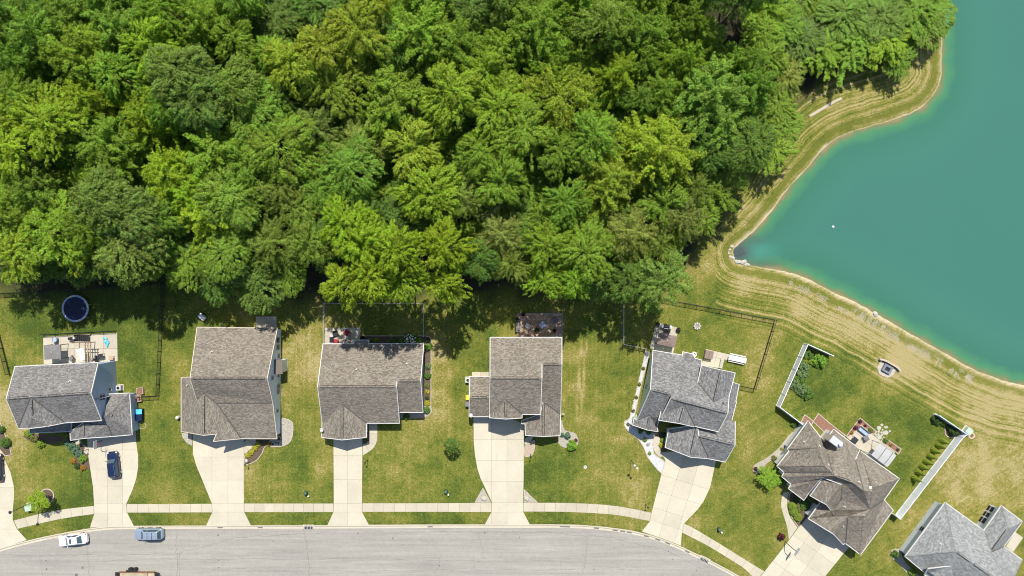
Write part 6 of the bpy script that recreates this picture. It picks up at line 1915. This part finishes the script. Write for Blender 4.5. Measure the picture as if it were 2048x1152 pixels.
# yard A
canopy('gray square canopy on the cluttered back patio of the left house', [(88, 690.5), (121, 689), (122, 717.5), (89, 719.5)], 2.2, 'cloth_gray', rise=.25, name='gazebo')
p = P(166, 706); PG = thing('timber_pergola', 'timber frame of bare beams over the patio of the left house', 'pergola', (p.x, p.y, .03))
for px in (170.5, 175.5, 181):
    a, b = P(px, 684, 2.3) - Vector((p.x, p.y, 0)), P(px, 724, 2.3) - Vector((p.x, p.y, 0)); m = MB(); c = (a + b) / 2; m.box((c.x, c.y, 2.3), (.13, (a - b).length, .16)); m.build('beam', M['wood'], PG)
for py in (684, 690):
    a, b = P(150, py, 2.4) - Vector((p.x, p.y, 0)), P(183, py, 2.4) - Vector((p.x, p.y, 0)); m = MB(); c = (a + b) / 2; m.box((c.x, c.y, 2.45), ((a - b).length, .10, .12)); m.build('rafter', M['wood'], PG)
for px, py in ((151, 685), (182, 685), (182, 722)):
    a = P(px, py, 1.2) - Vector((p.x, p.y, 0)); m = MB(); m.box((a.x, a.y, 1.15), (.13, .13, 2.3)); m.build('post', M['wood'], PG)
p = P(165, 676); SW = thing('deck_steps', 'flight of dark slatted steps behind the timber frame', 'steps', (p.x, p.y, .03))
for k in range(8):
    m = MB(); m.box((-1.2 + k * .35, 0, .12 + .05 * k), (.22, 1.1, .06)); m.build('tread', M['black'], SW)
for s in (-1, 1):
    m = MB(); m.box((0, s * .58, .2), (2.9, .08, .28)); m.build('stringer', M['wood'], SW)
p = P(161, 708, 1.9); SH = thing('shade_sail', 'bright white shade sheet beside the timber frame', 'shade sail', (p.x, p.y, 0))
m = MB(); m.add([(-.75, .75, 2.0), (.35, 1.05, 1.75), (.7, -.9, 1.6), (.05, -1.15, 1.9), (0, 0, 1.98)], [(0, 4, 1), (1, 4, 2), (2, 4, 3), (3, 4, 0)]); m.build('sheet', M['cloth_white'], SH)
for x, y in ((-.75, .75), (.7, -.9), (.05, -1.15)): m = MB(); m.tube([(x, y, 0), (x, y, 1.95)], .03, 6); m.build('pole', M['galv'], SH)
p = P(213, 684); PF = thing('pool_float', 'crumpled cyan pool float lying on the concrete patio', 'pool float', (p.x, p.y, .06))
m = MB(); m.tube([(-.4, .7, .1), (.1, .55, .14), (-.1, .1, .12), (.45, -.1, .14), (.1, -.6, .12), (.3, -.75, .1)], .20, 8, .14); m.build('tube', M['cyan'], PF, smooth=True)
m = MB(); m.sphere((.1, .0, .08), .34, 10, 6, (1.1, 1.2, .3)); m.build('seat', M['blue'], PF)
table('dark low table near the house wall on the left patio', 201, 712, .2, .9, .7, M['cloth_black'])
chair('black chair beside the dark low table on the left patio', 193, 716, 1.2, M['cloth_black'])
chair('gray chair under the railing end of the left patio', 143, 716, 2.2, M['cloth_gray'])
table('pale round edged side table right on the left patio', 222, 716, 0, .8, .6, M['wood'], .5)
grill('black grill on the shaded corner of the left patio', 141, 677, .1, .8)
chair('blue gray lounge chair in the shaded corner of the left patio', 110, 679, 1.6, M['navy_pad'], None, .7)
p = P(160, 665); RL = thing('railing', 'low dark railing along the back of the left patio', 'railing', (p.x, p.y, .03))
for z in (.9, .15): m = MB(); m.box((0, 0, z), (12.2, .06, .06), R_(3)); m.build('rail', M['fence_black'], RL)
for k in range(7): m = MB(); m.box((-6 + 2 * k, (-6 + 2 * k) * math.tan(R_(3)), .45), (.08, .08, .95)); m.build('post', M['fence_black'], RL)
m = MB()
for k in range(60): m.box((-5.9 + .2 * k, (-5.9 + .2 * k) * math.tan(R_(3)), .5), (.025, .025, .8))
m.build('balusters', M['fence_black'], RL)['kind'] = 'stuff'

def acunit(label, px, py, rz=0.0):
    p = P(px, py, .5); root = thing('air_conditioner', label, 'air conditioner', (p.x, p.y, 0), rz, 'outdoor air conditioners beside the houses')
    m = MB(); m.box((0, 0, .04), (1.05, 1.05, .12)); m.build('pad', M['patio'], root)
    m = MB(); m.box((0, 0, .48), (.82, .82, .76)); m.build('case', M['galv'], root, bevel=.04)
    m = MB(); m.ring((0, 0, 0), .27, .34, .86, .90, 18); m.build('grille_ring', M['white'], root)
    m = MB(); m.cyl((0, 0, .855), .27, .012, 16); m.build('fan_grille', M['black'], root)
acunit('outdoor air conditioner beside the blue side wall of the left house', 238.5, 775.5)
acunit('outdoor air conditioner by the pale blue wall of the second house', 567, 728)
acunit('outdoor air conditioner left of the garage wing with the yellow bin', 936, 760)
def planter(label, px, py, rz):
    p = P(px, py, .4); root = thing('raised_planter', label, 'planter', (p.x, p.y, 0), rz)
    for x, y, w, d in ((0, .5, 1.1, .1), (0, -.5, 1.1, .1), (.5, 0, .1, .9), (-.5, 0, .1, .9)):
        m = MB(); m.box((x, y, .25), (w, d, .5)); m.build('board', M['wood'], root)
    m = MB(); m.box((0, 0, .2), (.9, .9, .4)); m.build('soil', M['redmulch'], root)
planter('square timber planter at the fence end beside the blue garage wall', 280, 782, .1)
planter('square timber planter against the blue garage wall, nearer the street', 276, 797, .15)
p = P(279.5, 829, .6); BX = thing('playhouse', 'small blue and black plastic playhouse beside the blue garage wall', 'playhouse', (p.x, p.y, 0))
m = MB(); m.box((0, 0, .5), (.95, 1.8, 1.0)); m.build('wall', M['cloth_black'], BX, bevel=.05)
m = MB(); m.add([(-.55, .95, 1.0), (.55, .95, 1.0), (.55, .15, 1.0), (-.55, .15, 1.0), (0, .95, 1.3), (0, .15, 1.3)], [(0, 4, 5, 3), (1, 2, 5, 4), (0, 1, 4), (2, 3, 5)]); m.build('roof', M['cyan'], BX)
m = MB(); m.add([(-.55, .13, 1.0), (.55, .13, 1.0), (.55, -.95, 1.0), (-.55, -.95, 1.0), (0, .13, 1.25), (0, -.95, 1.25)], [(0, 4, 5, 3), (1, 2, 5, 4), (0, 1, 4), (2, 3, 5)]); m.build('roof', M['car_navy'], BX)
ringthing('garden_hose', 'coiled pale hose on the grass below the blue playhouse', 'hose', 285, 851, .55, .62, .05, 'edging', None, 'coil')

# yard B
p = P(403, 634, .8); CT = thing('garden_cart', 'pale topped garden cart standing askew behind the brown gabled roof', 'cart', (p.x, p.y, 0), R_(-40))
m = MB(); m.box((0, 0, .62), (1.25, .8, .32)); m.build('tub', M['galv'], CT, bevel=.06)
m = MB(); m.box((0, 0, .80), (1.05, .62, .04)); m.build('lid', M['cloth_white'], CT)
for s in (-1, 1):
    m = MB(); m.cyl((-.35, s * .45 + .04, .28), .28, .08, 14, None, 'Y'); m.build('wheel', M['rubber'], CT); m = MB(); m.tube([(.6, s * .3, .6), (1.3, s * .25, .75)], .025, 6); m.build('handle', M['black'], CT)
pot('small plant pot behind the back eave of the brown gabled house', 444, 651, .3, 'galv')
m = MB(); p = P(358, 834); m.cyl((0, 0, 0), .25, .5, 8, .2); m.sphere((0, 0, .6), .32, 8, 6); o = m.build('garden_statue', M['white']); o.location = (p.x, p.y, 0); tag(o, 'white garden ornament beside the left garage wall', 'ornament')

# yard C
chair('red cushioned chair under the eave on the ranch patio', 672, 683, 1.5, M['cloth_red'], None, .75)
chair('red cushioned chair turned diagonally at the patio middle', 693, 665, 2.5, M['cloth_red'], None, .8)
chair('black chair at the back of the ranch patio', 671, 667, -1.3, M['cloth_black'], None, .85)
grill('black covered grill at the left edge of the ranch patio', 662.5, 679, R_(90), 1.0)
chair('dark chair nearest the house wall on the ranch patio', 695, 683, 1.0, M['cloth_gray'], None, .7)
table('small glass side table by the diagonal red chair', 694, 674, 0, .5, .5, M['galv'], .45)
pot('white pot on the rear edge of the ranch patio', 671, 657, .22, 'white')
pot('dark barrel planter at the patio corner of the ranch house', 725, 676, .42, 'black', (.03, .05, .02))

# yard D
p = P(1035, 654, .5); SF = thing('outdoor_sofa', 'long dark outdoor sofa at the left edge of the brick patio', 'sofa', (p.x, p.y, .05))
m = MB(); m.box((0, 0, .3), (.75, 1.75, .3)); m.build('base', M['cloth_black'], SF, bevel=.04)
for k in range(3): m = MB(); m.box((.06, -.56 + .56 * k, .5), (.55, .54, .14)); m.build('cushion', M['cloth_gray'], SF, bevel=.04)
m = MB(); m.box((-.33, 0, .62), (.14, 1.75, .5)); m.build('backrest', M['cloth_black'], SF, bevel=.04)
chair('pale cushioned chair left of the middle on the brick patio', 1055.5, 651.5, 2.6, M['cloth_white'], None, .8)
table('blue gray square table turned askew on the brick patio', 1085, 650, R_(35), .95, .95, M['navy_pad'])
chair('dark chair in the right corner of the brick patio', 1110, 640, 3.5, M['cloth_gray'], None, .8)
pot('dark leafy plant in a pot at the middle of the brick patio', 1074, 660, .42, 'black')
pot('brown plant pot at the right of the brick patio', 1108.5, 661.5, .34, 'rust', (.07, .05, .03))
pot('reddish plant pot at the top left of the brick patio', 1046.5, 629, .33, 'rust', (.08, .04, .03))
pot('small plant pot by the end of the dark sofa on the bricks', 1034.5, 638, .28, 'white', (.05, .08, .03))
def bin_(label, px, py, mat, lid):
    p = P(px, py, .9); root = thing('wheelie_bin', label, 'bin', (p.x, p.y, 0))
    m = MB(); m.add([(-.27, -.3, 0), (.27, -.3, 0), (.27, .3, 0), (-.27, .3, 0), (-.33, -.37, .95), (.33, -.37, .95), (.33, .37, .95), (-.33, .37, .95)], [(0, 3, 2, 1), (4, 5, 6, 7), (0, 1, 5, 4), (1, 2, 6, 5), (2, 3, 7, 6), (3, 0, 4, 7)]); m.build('body', M[mat], root)
    m = MB(); m.box((0, 0, 1.0), (.72, .84, .08)); m.build('lid', M[lid], root, bevel=.03)
    for s in (-1, 1): m = MB(); m.cyl((s * .3, .34, .1), .1, .06, 10, None, 'X'); m.build('wheel', M['rubber'], root)
bin_('yellow lidded bin left of the garage wing', 936, 795, 'yellow', 'yellow')
bin_('black lidded bin left of the garage wing, below the yellow one', 935, 808, 'black', 'cloth_gray')
def dish(label, px, py, z, rz):
    p = P(px, py, z); root = thing('satellite_dish', label, 'satellite dish', (p.x, p.y, z), rz)
    m = MB(); n = 14; vs = [(0, 0, 0)] + [(.38 * k * math.cos(a), .30 * k * math.sin(a), .10 * k * k) for k in (.5, 1) for a in [2 * math.pi * i / n for i in range(n)]]
    fs = [(0, 1 + i, 1 + (i + 1) % n) for i in range(n)] + [(1 + i, 1 + n + i, 1 + n + (i + 1) % n, 1 + (i + 1) % n) for i in range(n)]
    M4 = Matrix.Translation((0, 0, .45)) @ Matrix.Rotation(.6, 4, 'Y'); m.add([M4 @ Vector(v) for v in vs], fs); m.build('reflector', M['white'], root)
    m = MB(); m.tube([(0, 0, -.1), (0, 0, .45)], .03, 6); m.tube([(0, 0, .42), (.35, 0, .55)], .015, 5); m.sphere((.36, 0, .58), .06, 8, 5); m.build('arm', M['galv'], root)
dish('white satellite dish on the left garage eave of the low ranch roof', 645.5, 859, 3.05, 2.6)
dish('white satellite dish on the eave corner of the garage wing with bins', 942.5, 830, 2.75, 2.4)
p = P(1124.5, 826); m = MB(); m.tube([(0, 0, -.1), (0, 0, .9)], .03, 6); m.box((.05, 0, .9), (.5, .12, .12)); o = m.build('spigot_post', M['white']); o.location = (p.x, p.y, 0); tag(o, 'small white post at the right wall of the brick patio house', 'post')

# yard E
canopy('brown fabric gazebo on the small patio behind the turned gray house', [(1318, 665.5), (1355, 673), (1349.5, 695.5), (1314, 688)], 2.3, 'cloth_brown', rise=.3)
grill('black covered grill on the small patio by the brown gazebo', 1333, 653, R_(-8), 1.15)
pot('dark potted shrub at the right corner of the brown gazebo patio', 1356.5, 660, .38, 'black', (.05, .05, .03))
pot('dark potted shrub at the far left corner of the brown gazebo patio', 1316, 648.5, .34, 'rust', (.06, .05, .03))
table('dark dining table between the grill and the brown gazebo', 1334, 662.5, R_(-12), 1.1, .5, M['cloth_black'])
p = P(1418, 709.5, .8); HT = thing('hot_tub', 'square brown hot tub on the pale deck behind the turned gray house', 'hot tub', (p.x, p.y, .05), R_(-12))
m = MB(); m.box((0, 0, .4), (1.35, 1.35, .8)); m.build('shell', M['wood'], HT, bevel=.04)
for k in (-1, 1): m = MB(); m.box((k * .34, 0, .84), (.66, 1.36, .09)); m.build('cover', M['cloth_brown'], HT, bevel=.02)
m = MB(); m.box((0, -.85, .18), (1.0, .35, .3)); m.build('step', M['wood'], HT)
p = P(1475, 718, .7); WT = thing('picnic_table', 'long white picnic table on the fenced lawn', 'table', (p.x, p.y, 0), R_(-12.5))
for k in range(4): m = MB(); m.box((0, -.33 + .22 * k, .74), (3.0, .20, .04)); m.build('board', M['white'], WT)
for s in (-1, 1):
    m = MB(); m.box((0, s * .62, .44), (2.7, .18, .04)); m.build('bench', M['white'], WT)
    m = MB(); m.tube([(s * 1.1, -.6, 0), (s * 1.1, .3, .72)], .04, 5); m.tube([(s * 1.1, .6, 0), (s * 1.1, -.3, .72)], .04, 5); m.box((s * 1.1, 0, .40), (.06, 1.3, .07)); m.build('trestle', M['galv'], WT)
p = P(1442, 727); LW = thing('low_wall', 'short low stone wall at the deck edge by the hot tub', 'wall', (p.x, p.y, 0), R_(-12))
for k in range(6): m = MB(); m.box((rc.uniform(-.05, .05), -.65 + .26 * k, .2), (.5, .24, .4 + rc.uniform(-.05, .05))); m.build('stone', M['flag'], LW)

# yard F
p = P(1772, 738.5); an = R_(-29); FP = thing('fire_pit', 'square slate fire pit on a round stone pad with curved back wall', 'fire pit', (p.x, p.y, 0), an)
m = MB(); m.prism([(-1.5, .85), (1.5, .85), (1.45, -.4), (.9, -1.15), (-.6, -1.25), (-1.45, -.5)], -.05, .05); m.build('pad', M['edging'], FP)
for k, (x, y, s) in enumerate([(-1.15, .3, .32), (-1.1, -.35, .34), (-.65, -.85, .33), (0, -1.0, .33), (.65, -.8, .32), (1.1, -.25, .34), (1.15, .4, .3)]):
    m = MB(); q = random.Random(k); m.prism([(x + s * q.uniform(.75, 1.1) * math.cos(a), y + s * q.uniform(.75, 1.1) * math.sin(a)) for a in [i * 1.047 for i in range(6)]], .04, .08); m.build('stone', M['flag'], FP)
for x, y, w, d in ((0, .58, 1.5, .34), (0, -.38, 1.5, .34), (-.58, .1, .34, .62), (.58, .1, .34, .62)): m = MB(); m.box((x, y, .25), (w, d, .42)); m.build('block', M['bluestone'], FP)
m = MB(); m.box((0, .1, .18), (.8, .6, .3)); m.build('ash', M['black'], FP)
for k in range(9):
    x = -1.75 + 3.5 * k / 8; m = MB(); m.box((x, 1.15 - .10 * (x / 1.75) ** 4 * 2, .3), (.42, .28, .62), -.12 * x); m.build('wall_stone', M['paver'] if k % 2 else M['rock'], FP)
canopy('pale gray slatted pergola roof beside the tan back patio', [(1759.5, 885.5), (1792, 910.5), (1774, 934), (1742, 909.5)], 2.5, 'vinyl', 5, 'pergola', True, .35, 'slat')
p = P(1727, 864, .5); SO = thing('outdoor_sofa', 'gray corner sofa on the tan patio of the large hip roofed house', 'sofa', (p.x, p.y, .05), R_(-39))
m = MB(); m.box((0, .1, .3), (1.9, .8, .3)); m.build('base', M['cloth_gray'], SO, bevel=.04)
for k in range(3): m = MB(); m.box((-.6 + .6 * k, .04, .5), (.56, .6, .15)); m.build('cushion', M['navy_pad'], SO, bevel=.04)
m = MB(); m.box((0, .46, .6), (1.9, .14, .5)); m.build('backrest', M['cloth_gray'], SO, bevel=.04)
chair('dark gray chair facing the corner sofa on the tan patio', 1731, 876, R_(120), M['cloth_gray'], None, .7)
table('dark square table on the tan patio by the house wall', 1709.5, 880.5, R_(-39), .95, .95, M['cloth_black'], .6)
FL = thing('stepping_stones', 'cluster of irregular pale flagstones in the grass beside the tan patio', 'stepping stones', tuple(P(1766, 858)))
for k, (x, y, s) in enumerate([(405, 258, 25), (432, 228, 15), (470, 250, 17), (465, 300, 25), (504, 286, 12), (400, 290, 14), (428, 300, 14), (376, 318, 12), (400, 316, 13), (412, 344, 22), (375, 296, 9), (432, 318, 14), (385, 335, 10), (438, 275, 9)]):
    px, py = 1670 + x / 4.607, 800 + y / 4.607; q = random.Random(k * 7 + 1); c = P(px, py) - FL.location; s = s / 4.607 / 12
    m = MB(); m.prism([(c.x + s * q.uniform(.75, 1.15) * math.cos(a), c.y + s * q.uniform(.65, 1.05) * math.sin(a)) for a in [i * .8976 for i in range(7)]], -.05, .05); m.build('stone', M['flag'], FL)
# rosette of paving joints etc. ends here

# ------------------------------------------------------------------ shrubs and young trees
G_ = {'green': (.085, .15, .03), 'lime': (.16, .22, .03), 'yellow': (.30, .28, .03), 'dark': (.045, .085, .025), 'blue': (.10, .17, .11), 'olive': (.14, .15, .045), 'maroon': (.10, .03, .04), 'orange': (.26, .15, .03), 'bright': (.14, .24, .03), 'gray': (.13, .19, .075)}
for px, py, r_, kd, col, lab, h in (
    (8, 886, 9.5, 'clipped', 'green', 'round clipped bush on the neighbouring bed, the larger of two', 1.3), (0, 860, 7, 'clipped', 'green', 'round clipped bush cut by the left edge, the smaller of two', 1.1),
    (56, 868, 8, 'loose', 'lime', 'yellowish shrub at the left front corner of the blue sided house', .9), (66, 878, 7, 'loose', 'olive', 'dull olive shrub between two yellowish shrubs at the left house front', .8), (80, 888, 8, 'loose', 'lime', 'yellowish shrub in the lawn end of the left house front row', .9),
    (133, 886, 7, 'loose', 'blue', 'blue green juniper nearest the porch of the left house', .9), (141, 893, 8, 'loose', 'blue', 'blue green juniper, second in the row from the porch', .9), (149, 901, 8, 'loose', 'blue', 'blue green juniper, third in the row from the porch', .9), (157, 909, 7, 'loose', 'blue', 'blue green juniper at the street end of the porch row', .9),
    (145.5, 923, 5.5, 'loose', 'orange', 'orange yellow shrub at the lawn side of the driveway bed', .6), (163.5, 918, 7.5, 'loose', 'bright', 'bright green shrub in the driveway bed of the left house', .9), (153, 933, 5.5, 'loose', 'dark', 'dark shrub between the orange ones in the driveway bed', .6), (165, 936, 5.5, 'loose', 'orange', 'orange shrub at the street end of the driveway bed', .6),
    (141, 868, 7, 'loose', 'dark', 'dark shaded shrub between front path and garage', .7),
    (516, 889, 5, 'loose', 'yellow', 'yellow shrub in the curved bed, nearest the house', .55), (509, 897, 5.5, 'loose', 'yellow', 'yellow shrub in the curved bed, second from the house', .55), (502, 905, 5.5, 'loose', 'yellow', 'yellow shrub in the curved bed, third from the house', .55), (495, 911, 5, 'loose', 'yellow', 'yellow shrub in the curved bed, nearest the driveway', .5),
    (537, 888, 5, 'loose', 'orange', 'rust coloured shrub under the eave of the second house', .5), (518, 879, 5, 'loose', 'green', 'green shaded shrub beside the entrance path of the second house', .6),
    (855, 681, 5, 'loose', 'dark', 'dark shrub at the top of the ranch side bed', .7), (856, 694, 7, 'loose', 'bright', 'bright green shrub in the ranch side bed', .8), (856, 733, 6, 'loose', 'gray', 'gray green shrub in the middle of the ranch side bed', .7), (855, 752, 7, 'clipped', 'green', 'rounded green shrub below the gray green one in the side bed', .8), (854, 771, 5, 'loose', 'olive', 'dull olive tuft in the ranch side bed', .5),
    (854.5, 784, 4.5, 'loose', 'yellow', 'small yellow shrub in the ranch side bed', .5), (853.5, 796, 4, 'loose', 'dark', 'small dark shrub between two yellow ones in the side bed', .5), (854.5, 807, 6, 'loose', 'yellow', 'larger yellow shrub at the low end of the ranch side bed', .6), (853, 821, 7, 'clipped', 'green', 'green shrub at the gravel corner below the ranch side bed', .7),
    (751, 681, 5, 'loose', 'bright', 'small bright shrub left in the bed behind the ranch', .5), (738, 683, 4, 'loose', 'olive', 'olive tuft at the left end of the bed behind the ranch', .4), (786, 680, 6, 'loose', 'green', 'green shrub in the middle of the bed behind the ranch', .6), (802, 682, 5.5, 'loose', 'bright', 'bright shrub just left of the white flowers', .7), (838, 681, 6, 'loose', 'bright', 'bright shrub just right of the white flowers', .7),
    (812, 834, 7, 'loose', 'green', 'green shrub under the front eave of the ranch wing', .7), (729, 879, 4, 'loose', 'green', 'green shrub beside the garage path of the ranch', .6),
    (1123.5, 870, 4.5, 'loose', 'blue', 'smaller blue green juniper at the corner of the brick patio house', .7), (1135, 872, 6.5, 'loose', 'blue', 'larger blue green juniper in the corner gravel', .9), (1144, 892, 10, 'loose', 'bright', 'bright green round shrub at the tip of the corner gravel', 1.3), (1152, 881, 3.5, 'loose', 'maroon', 'brown withered tuft in the corner gravel', .4),
    (1062, 888, 2, 'loose', 'olive', 'tiny tuft in the gravel beside the wide driveway', .3),
    (1256.5, 849, 3.4, 'loose', 'olive', 'olive tuft in the rounded end of the white gravel', .4), (1281, 863, 4.5, 'loose', 'green', 'green tuft left in the shaded white gravel', .5), (1298, 865, 5, 'loose', 'green', 'green tuft right in the shaded white gravel', .55), (1290, 880, 4.5, 'loose', 'lime', 'lime tuft at the sunlit edge of the white gravel', .45), (1299.5, 907, 3.6, 'loose', 'lime', 'lime tuft in the narrow part of the white gravel', .4),
    (1325, 881, 4.5, 'loose', 'lime', 'lime shrub beside the front path, upper one', .6), (1323, 890.5, 5, 'loose', 'yellow', 'yellow lime shrub beside the front path, lower one', .6), (1329, 870, 5, 'loose', 'dark', 'dark shaded shrub in the entry of the turned gray house', .7),
    (1287, 737, 3.6, 'loose', 'olive', 'olive tuft in the white strip, first from the back', .5), (1279, 769, 3.6, 'loose', 'olive', 'olive tuft in the white strip, second from the back', .5), (1273, 795, 3.6, 'loose', 'olive', 'olive tuft in the white strip, third from the back', .5), (1266.5, 822, 3.6, 'loose', 'olive', 'olive tuft in the white strip, nearest the street', .5),
    (1586, 1013, 8.5, 'clipped', 'lime', 'clipped lime ball in the front path bed, upper', .9), (1589, 1025, 8, 'clipped', 'lime', 'clipped lime ball in the front path bed, middle', .9), (1596.5, 1035, 8.5, 'clipped', 'lime', 'clipped lime ball in the front path bed, lower', .9), (1612, 1011, 10, 'loose', 'green', 'loose green shrub between the lime balls and the house wall', 1.2), (1598, 998, 9, 'loose', 'dark', 'dark shaded shrub at the upper front bed', .9), (1600, 1018, 7, 'loose', 'olive', 'olive shrub behind the lime balls', .7),
    (1565, 1075, 6.5, 'loose', 'maroon', 'small maroon ornamental tree at the lawn corner by the hoop', 1.6), (1589, 848, 7, 'loose', 'green', 'round green shrub at the end of the white fence', .9), (1564, 898, 3, 'loose', 'yellow', 'small yellow flower tuft along the mulch strip', .4), (1549, 917, 5.5, 'loose', 'olive', 'olive shrub along the mulch strip near the house', .6), (1569, 965, 7, 'loose', 'green', 'green shrub between the leafy young tree and the house', .9), (1512, 938, 4, 'loose', 'maroon', 'reddish tuft at the far end of the mulch strip', .4),
    (1619, 711, 9.6, 'loose', 'green', 'green shrub in the fence corner', 1.2), (1642, 722, 14.4, 'loose', 'bright', 'big bright green shrub at the end of the fence planting', 1.5), (1617, 723, 10.2, 'loose', 'lime', 'lime shrub in the fence corner, below the green one', 1.1), (1611, 735, 11.4, 'loose', 'gray', 'gray green shrub along the white fence, upper', 1.2), (1606.5, 748, 10.2, 'loose', 'gray', 'gray green shrub along the white fence, middle', 1.1), (1602, 760, 9.6, 'loose', 'green', 'green shrub along the white fence below the middle', 1.0), (1592.5, 771, 10.2, 'loose', 'gray', 'gray green shrub along the white fence, lowest beside it', 1.1), (1604, 780, 10.8, 'loose', 'gray', 'gray green shrub standing off the white fence', 1.2), (1616, 788, 12.0, 'loose', 'green', 'green shrub at the lawn end of the fence planting', 1.2),
    (1873, 840, 7.5, 'loose', 'dark', 'dark shrub at the left end of the short white fence', 1.2), (1878, 846, 6, 'loose', 'green', 'green shrub second from the left end of the short white fence', 1.0), (1887, 847, 5, 'loose', 'lime', 'lime shrub in the middle of the short white fence', .8), (1912, 863, 11, 'loose', 'dark', 'broad dark shrub in the corner of the long white fence', 1.6), (1899, 853, 6, 'loose', 'dark', 'dark shrub left of the broad corner shrub', 1.0),
    (1606, 862, 4, 'loose', 'green', 'small green shrub in the brown bed by the fence', .5), (1650, 874, 5, 'loose', 'green', 'green shrub in the long brown bed behind the hip roofed house', .6), (1661, 866, 4, 'loose', 'lime', 'lime shrub in the long brown bed behind the hip roofed house', .5),
    (1721, 843, 4, 'loose', 'maroon', 'maroon shrub at the top corner of the patio bed', .5), (1731, 852, 3, 'loose', 'maroon', 'maroon shrub right of the top in the patio bed', .4), (1742, 862, 5, 'loose', 'green', 'green shrub at the right end of the patio bed', .6), (1712, 856, 4.5, 'loose', 'maroon', 'maroon shrub in the left arm of the patio bed', .5), (1704, 866, 3.5, 'loose', 'orange', 'orange shrub low in the left arm of the patio bed', .4),
    (1772, 882, 5, 'loose', 'green', 'green shrub in the bed above the slatted pergola', .6), (1783, 890, 3, 'loose', 'orange', 'orange tuft in the bed above the slatted pergola', .4), (1796, 900, 3, 'loose', 'dark', 'dark tuft at the right end of the bed above the slatted pergola', .4),
    (1792, 1110, 7.5, 'loose', 'green', 'green shrub in a gravel ring at the lower right house corner', 1.0), (1826, 1146, 7, 'loose', 'bright', 'bright shrub under the front eave at the bottom edge', .9)):
    shrub(px, py, r_ / 12.0, h, G_[col], lab, kd, 'shrubs around the houses')
hy = shrub(820, 679, 13 / 12, 1.1, G_['green'], 'broad shrub covered in white flowers behind the ranch roof', 'loose', None, 'flowering_shrub')
r = random.Random(4); m = MB()
for k in range(46):
    a, q = r.uniform(0, 6.28), math.sqrt(r.random()) * .98; m.sphere((q * math.cos(a) * 1.05, q * math.sin(a) * .9, 1.1 - .5 * q * q + .05), r.uniform(.07, .13), 6, 4, (1, 1, .6))
m.build('blossoms', M['petal'], hy)
for i, (px, py) in enumerate([(1892.5, 885), (1885, 894), (1876, 904), (1868.6, 915.5), (1860.5, 927), (1852.5, 937), (1844.7, 948), (1837, 960)]):
    shrub(px, py, 6.0 / 12, 2.3, (.22, .27, .04), 'cone shaped evergreen in the row by the long white fence, ' + ['nearest the corner', 'second from the corner', 'third from the corner', 'fourth from the corner', 'fifth from the corner', 'third from the street', 'second from the street', 'nearest the street'][i], 'cone', 'row of eight evergreens by the long white fence', 'arborvitae', 0, 'evergreen')
tree(905, 888, 15.5, 'round', 'dark', 4.6, 'small round green tree alone on the front lawn left of the wide driveway', 'young trees on the front lawns', 'young_tree', .6)
tree(1537, 953, 25, 'lobe', 'bright', 4.4, 'bright green leafy young tree beside the curved walk of the hip roofed house', 'young trees on the front lawns', 'young_tree', .6)
tree(83, 1000, 22, 'lobe', 'lime', 4.2, 'thin lime green young tree by the pale transformer box and pavement', 'young trees on the front lawns', 'young_tree', .6)
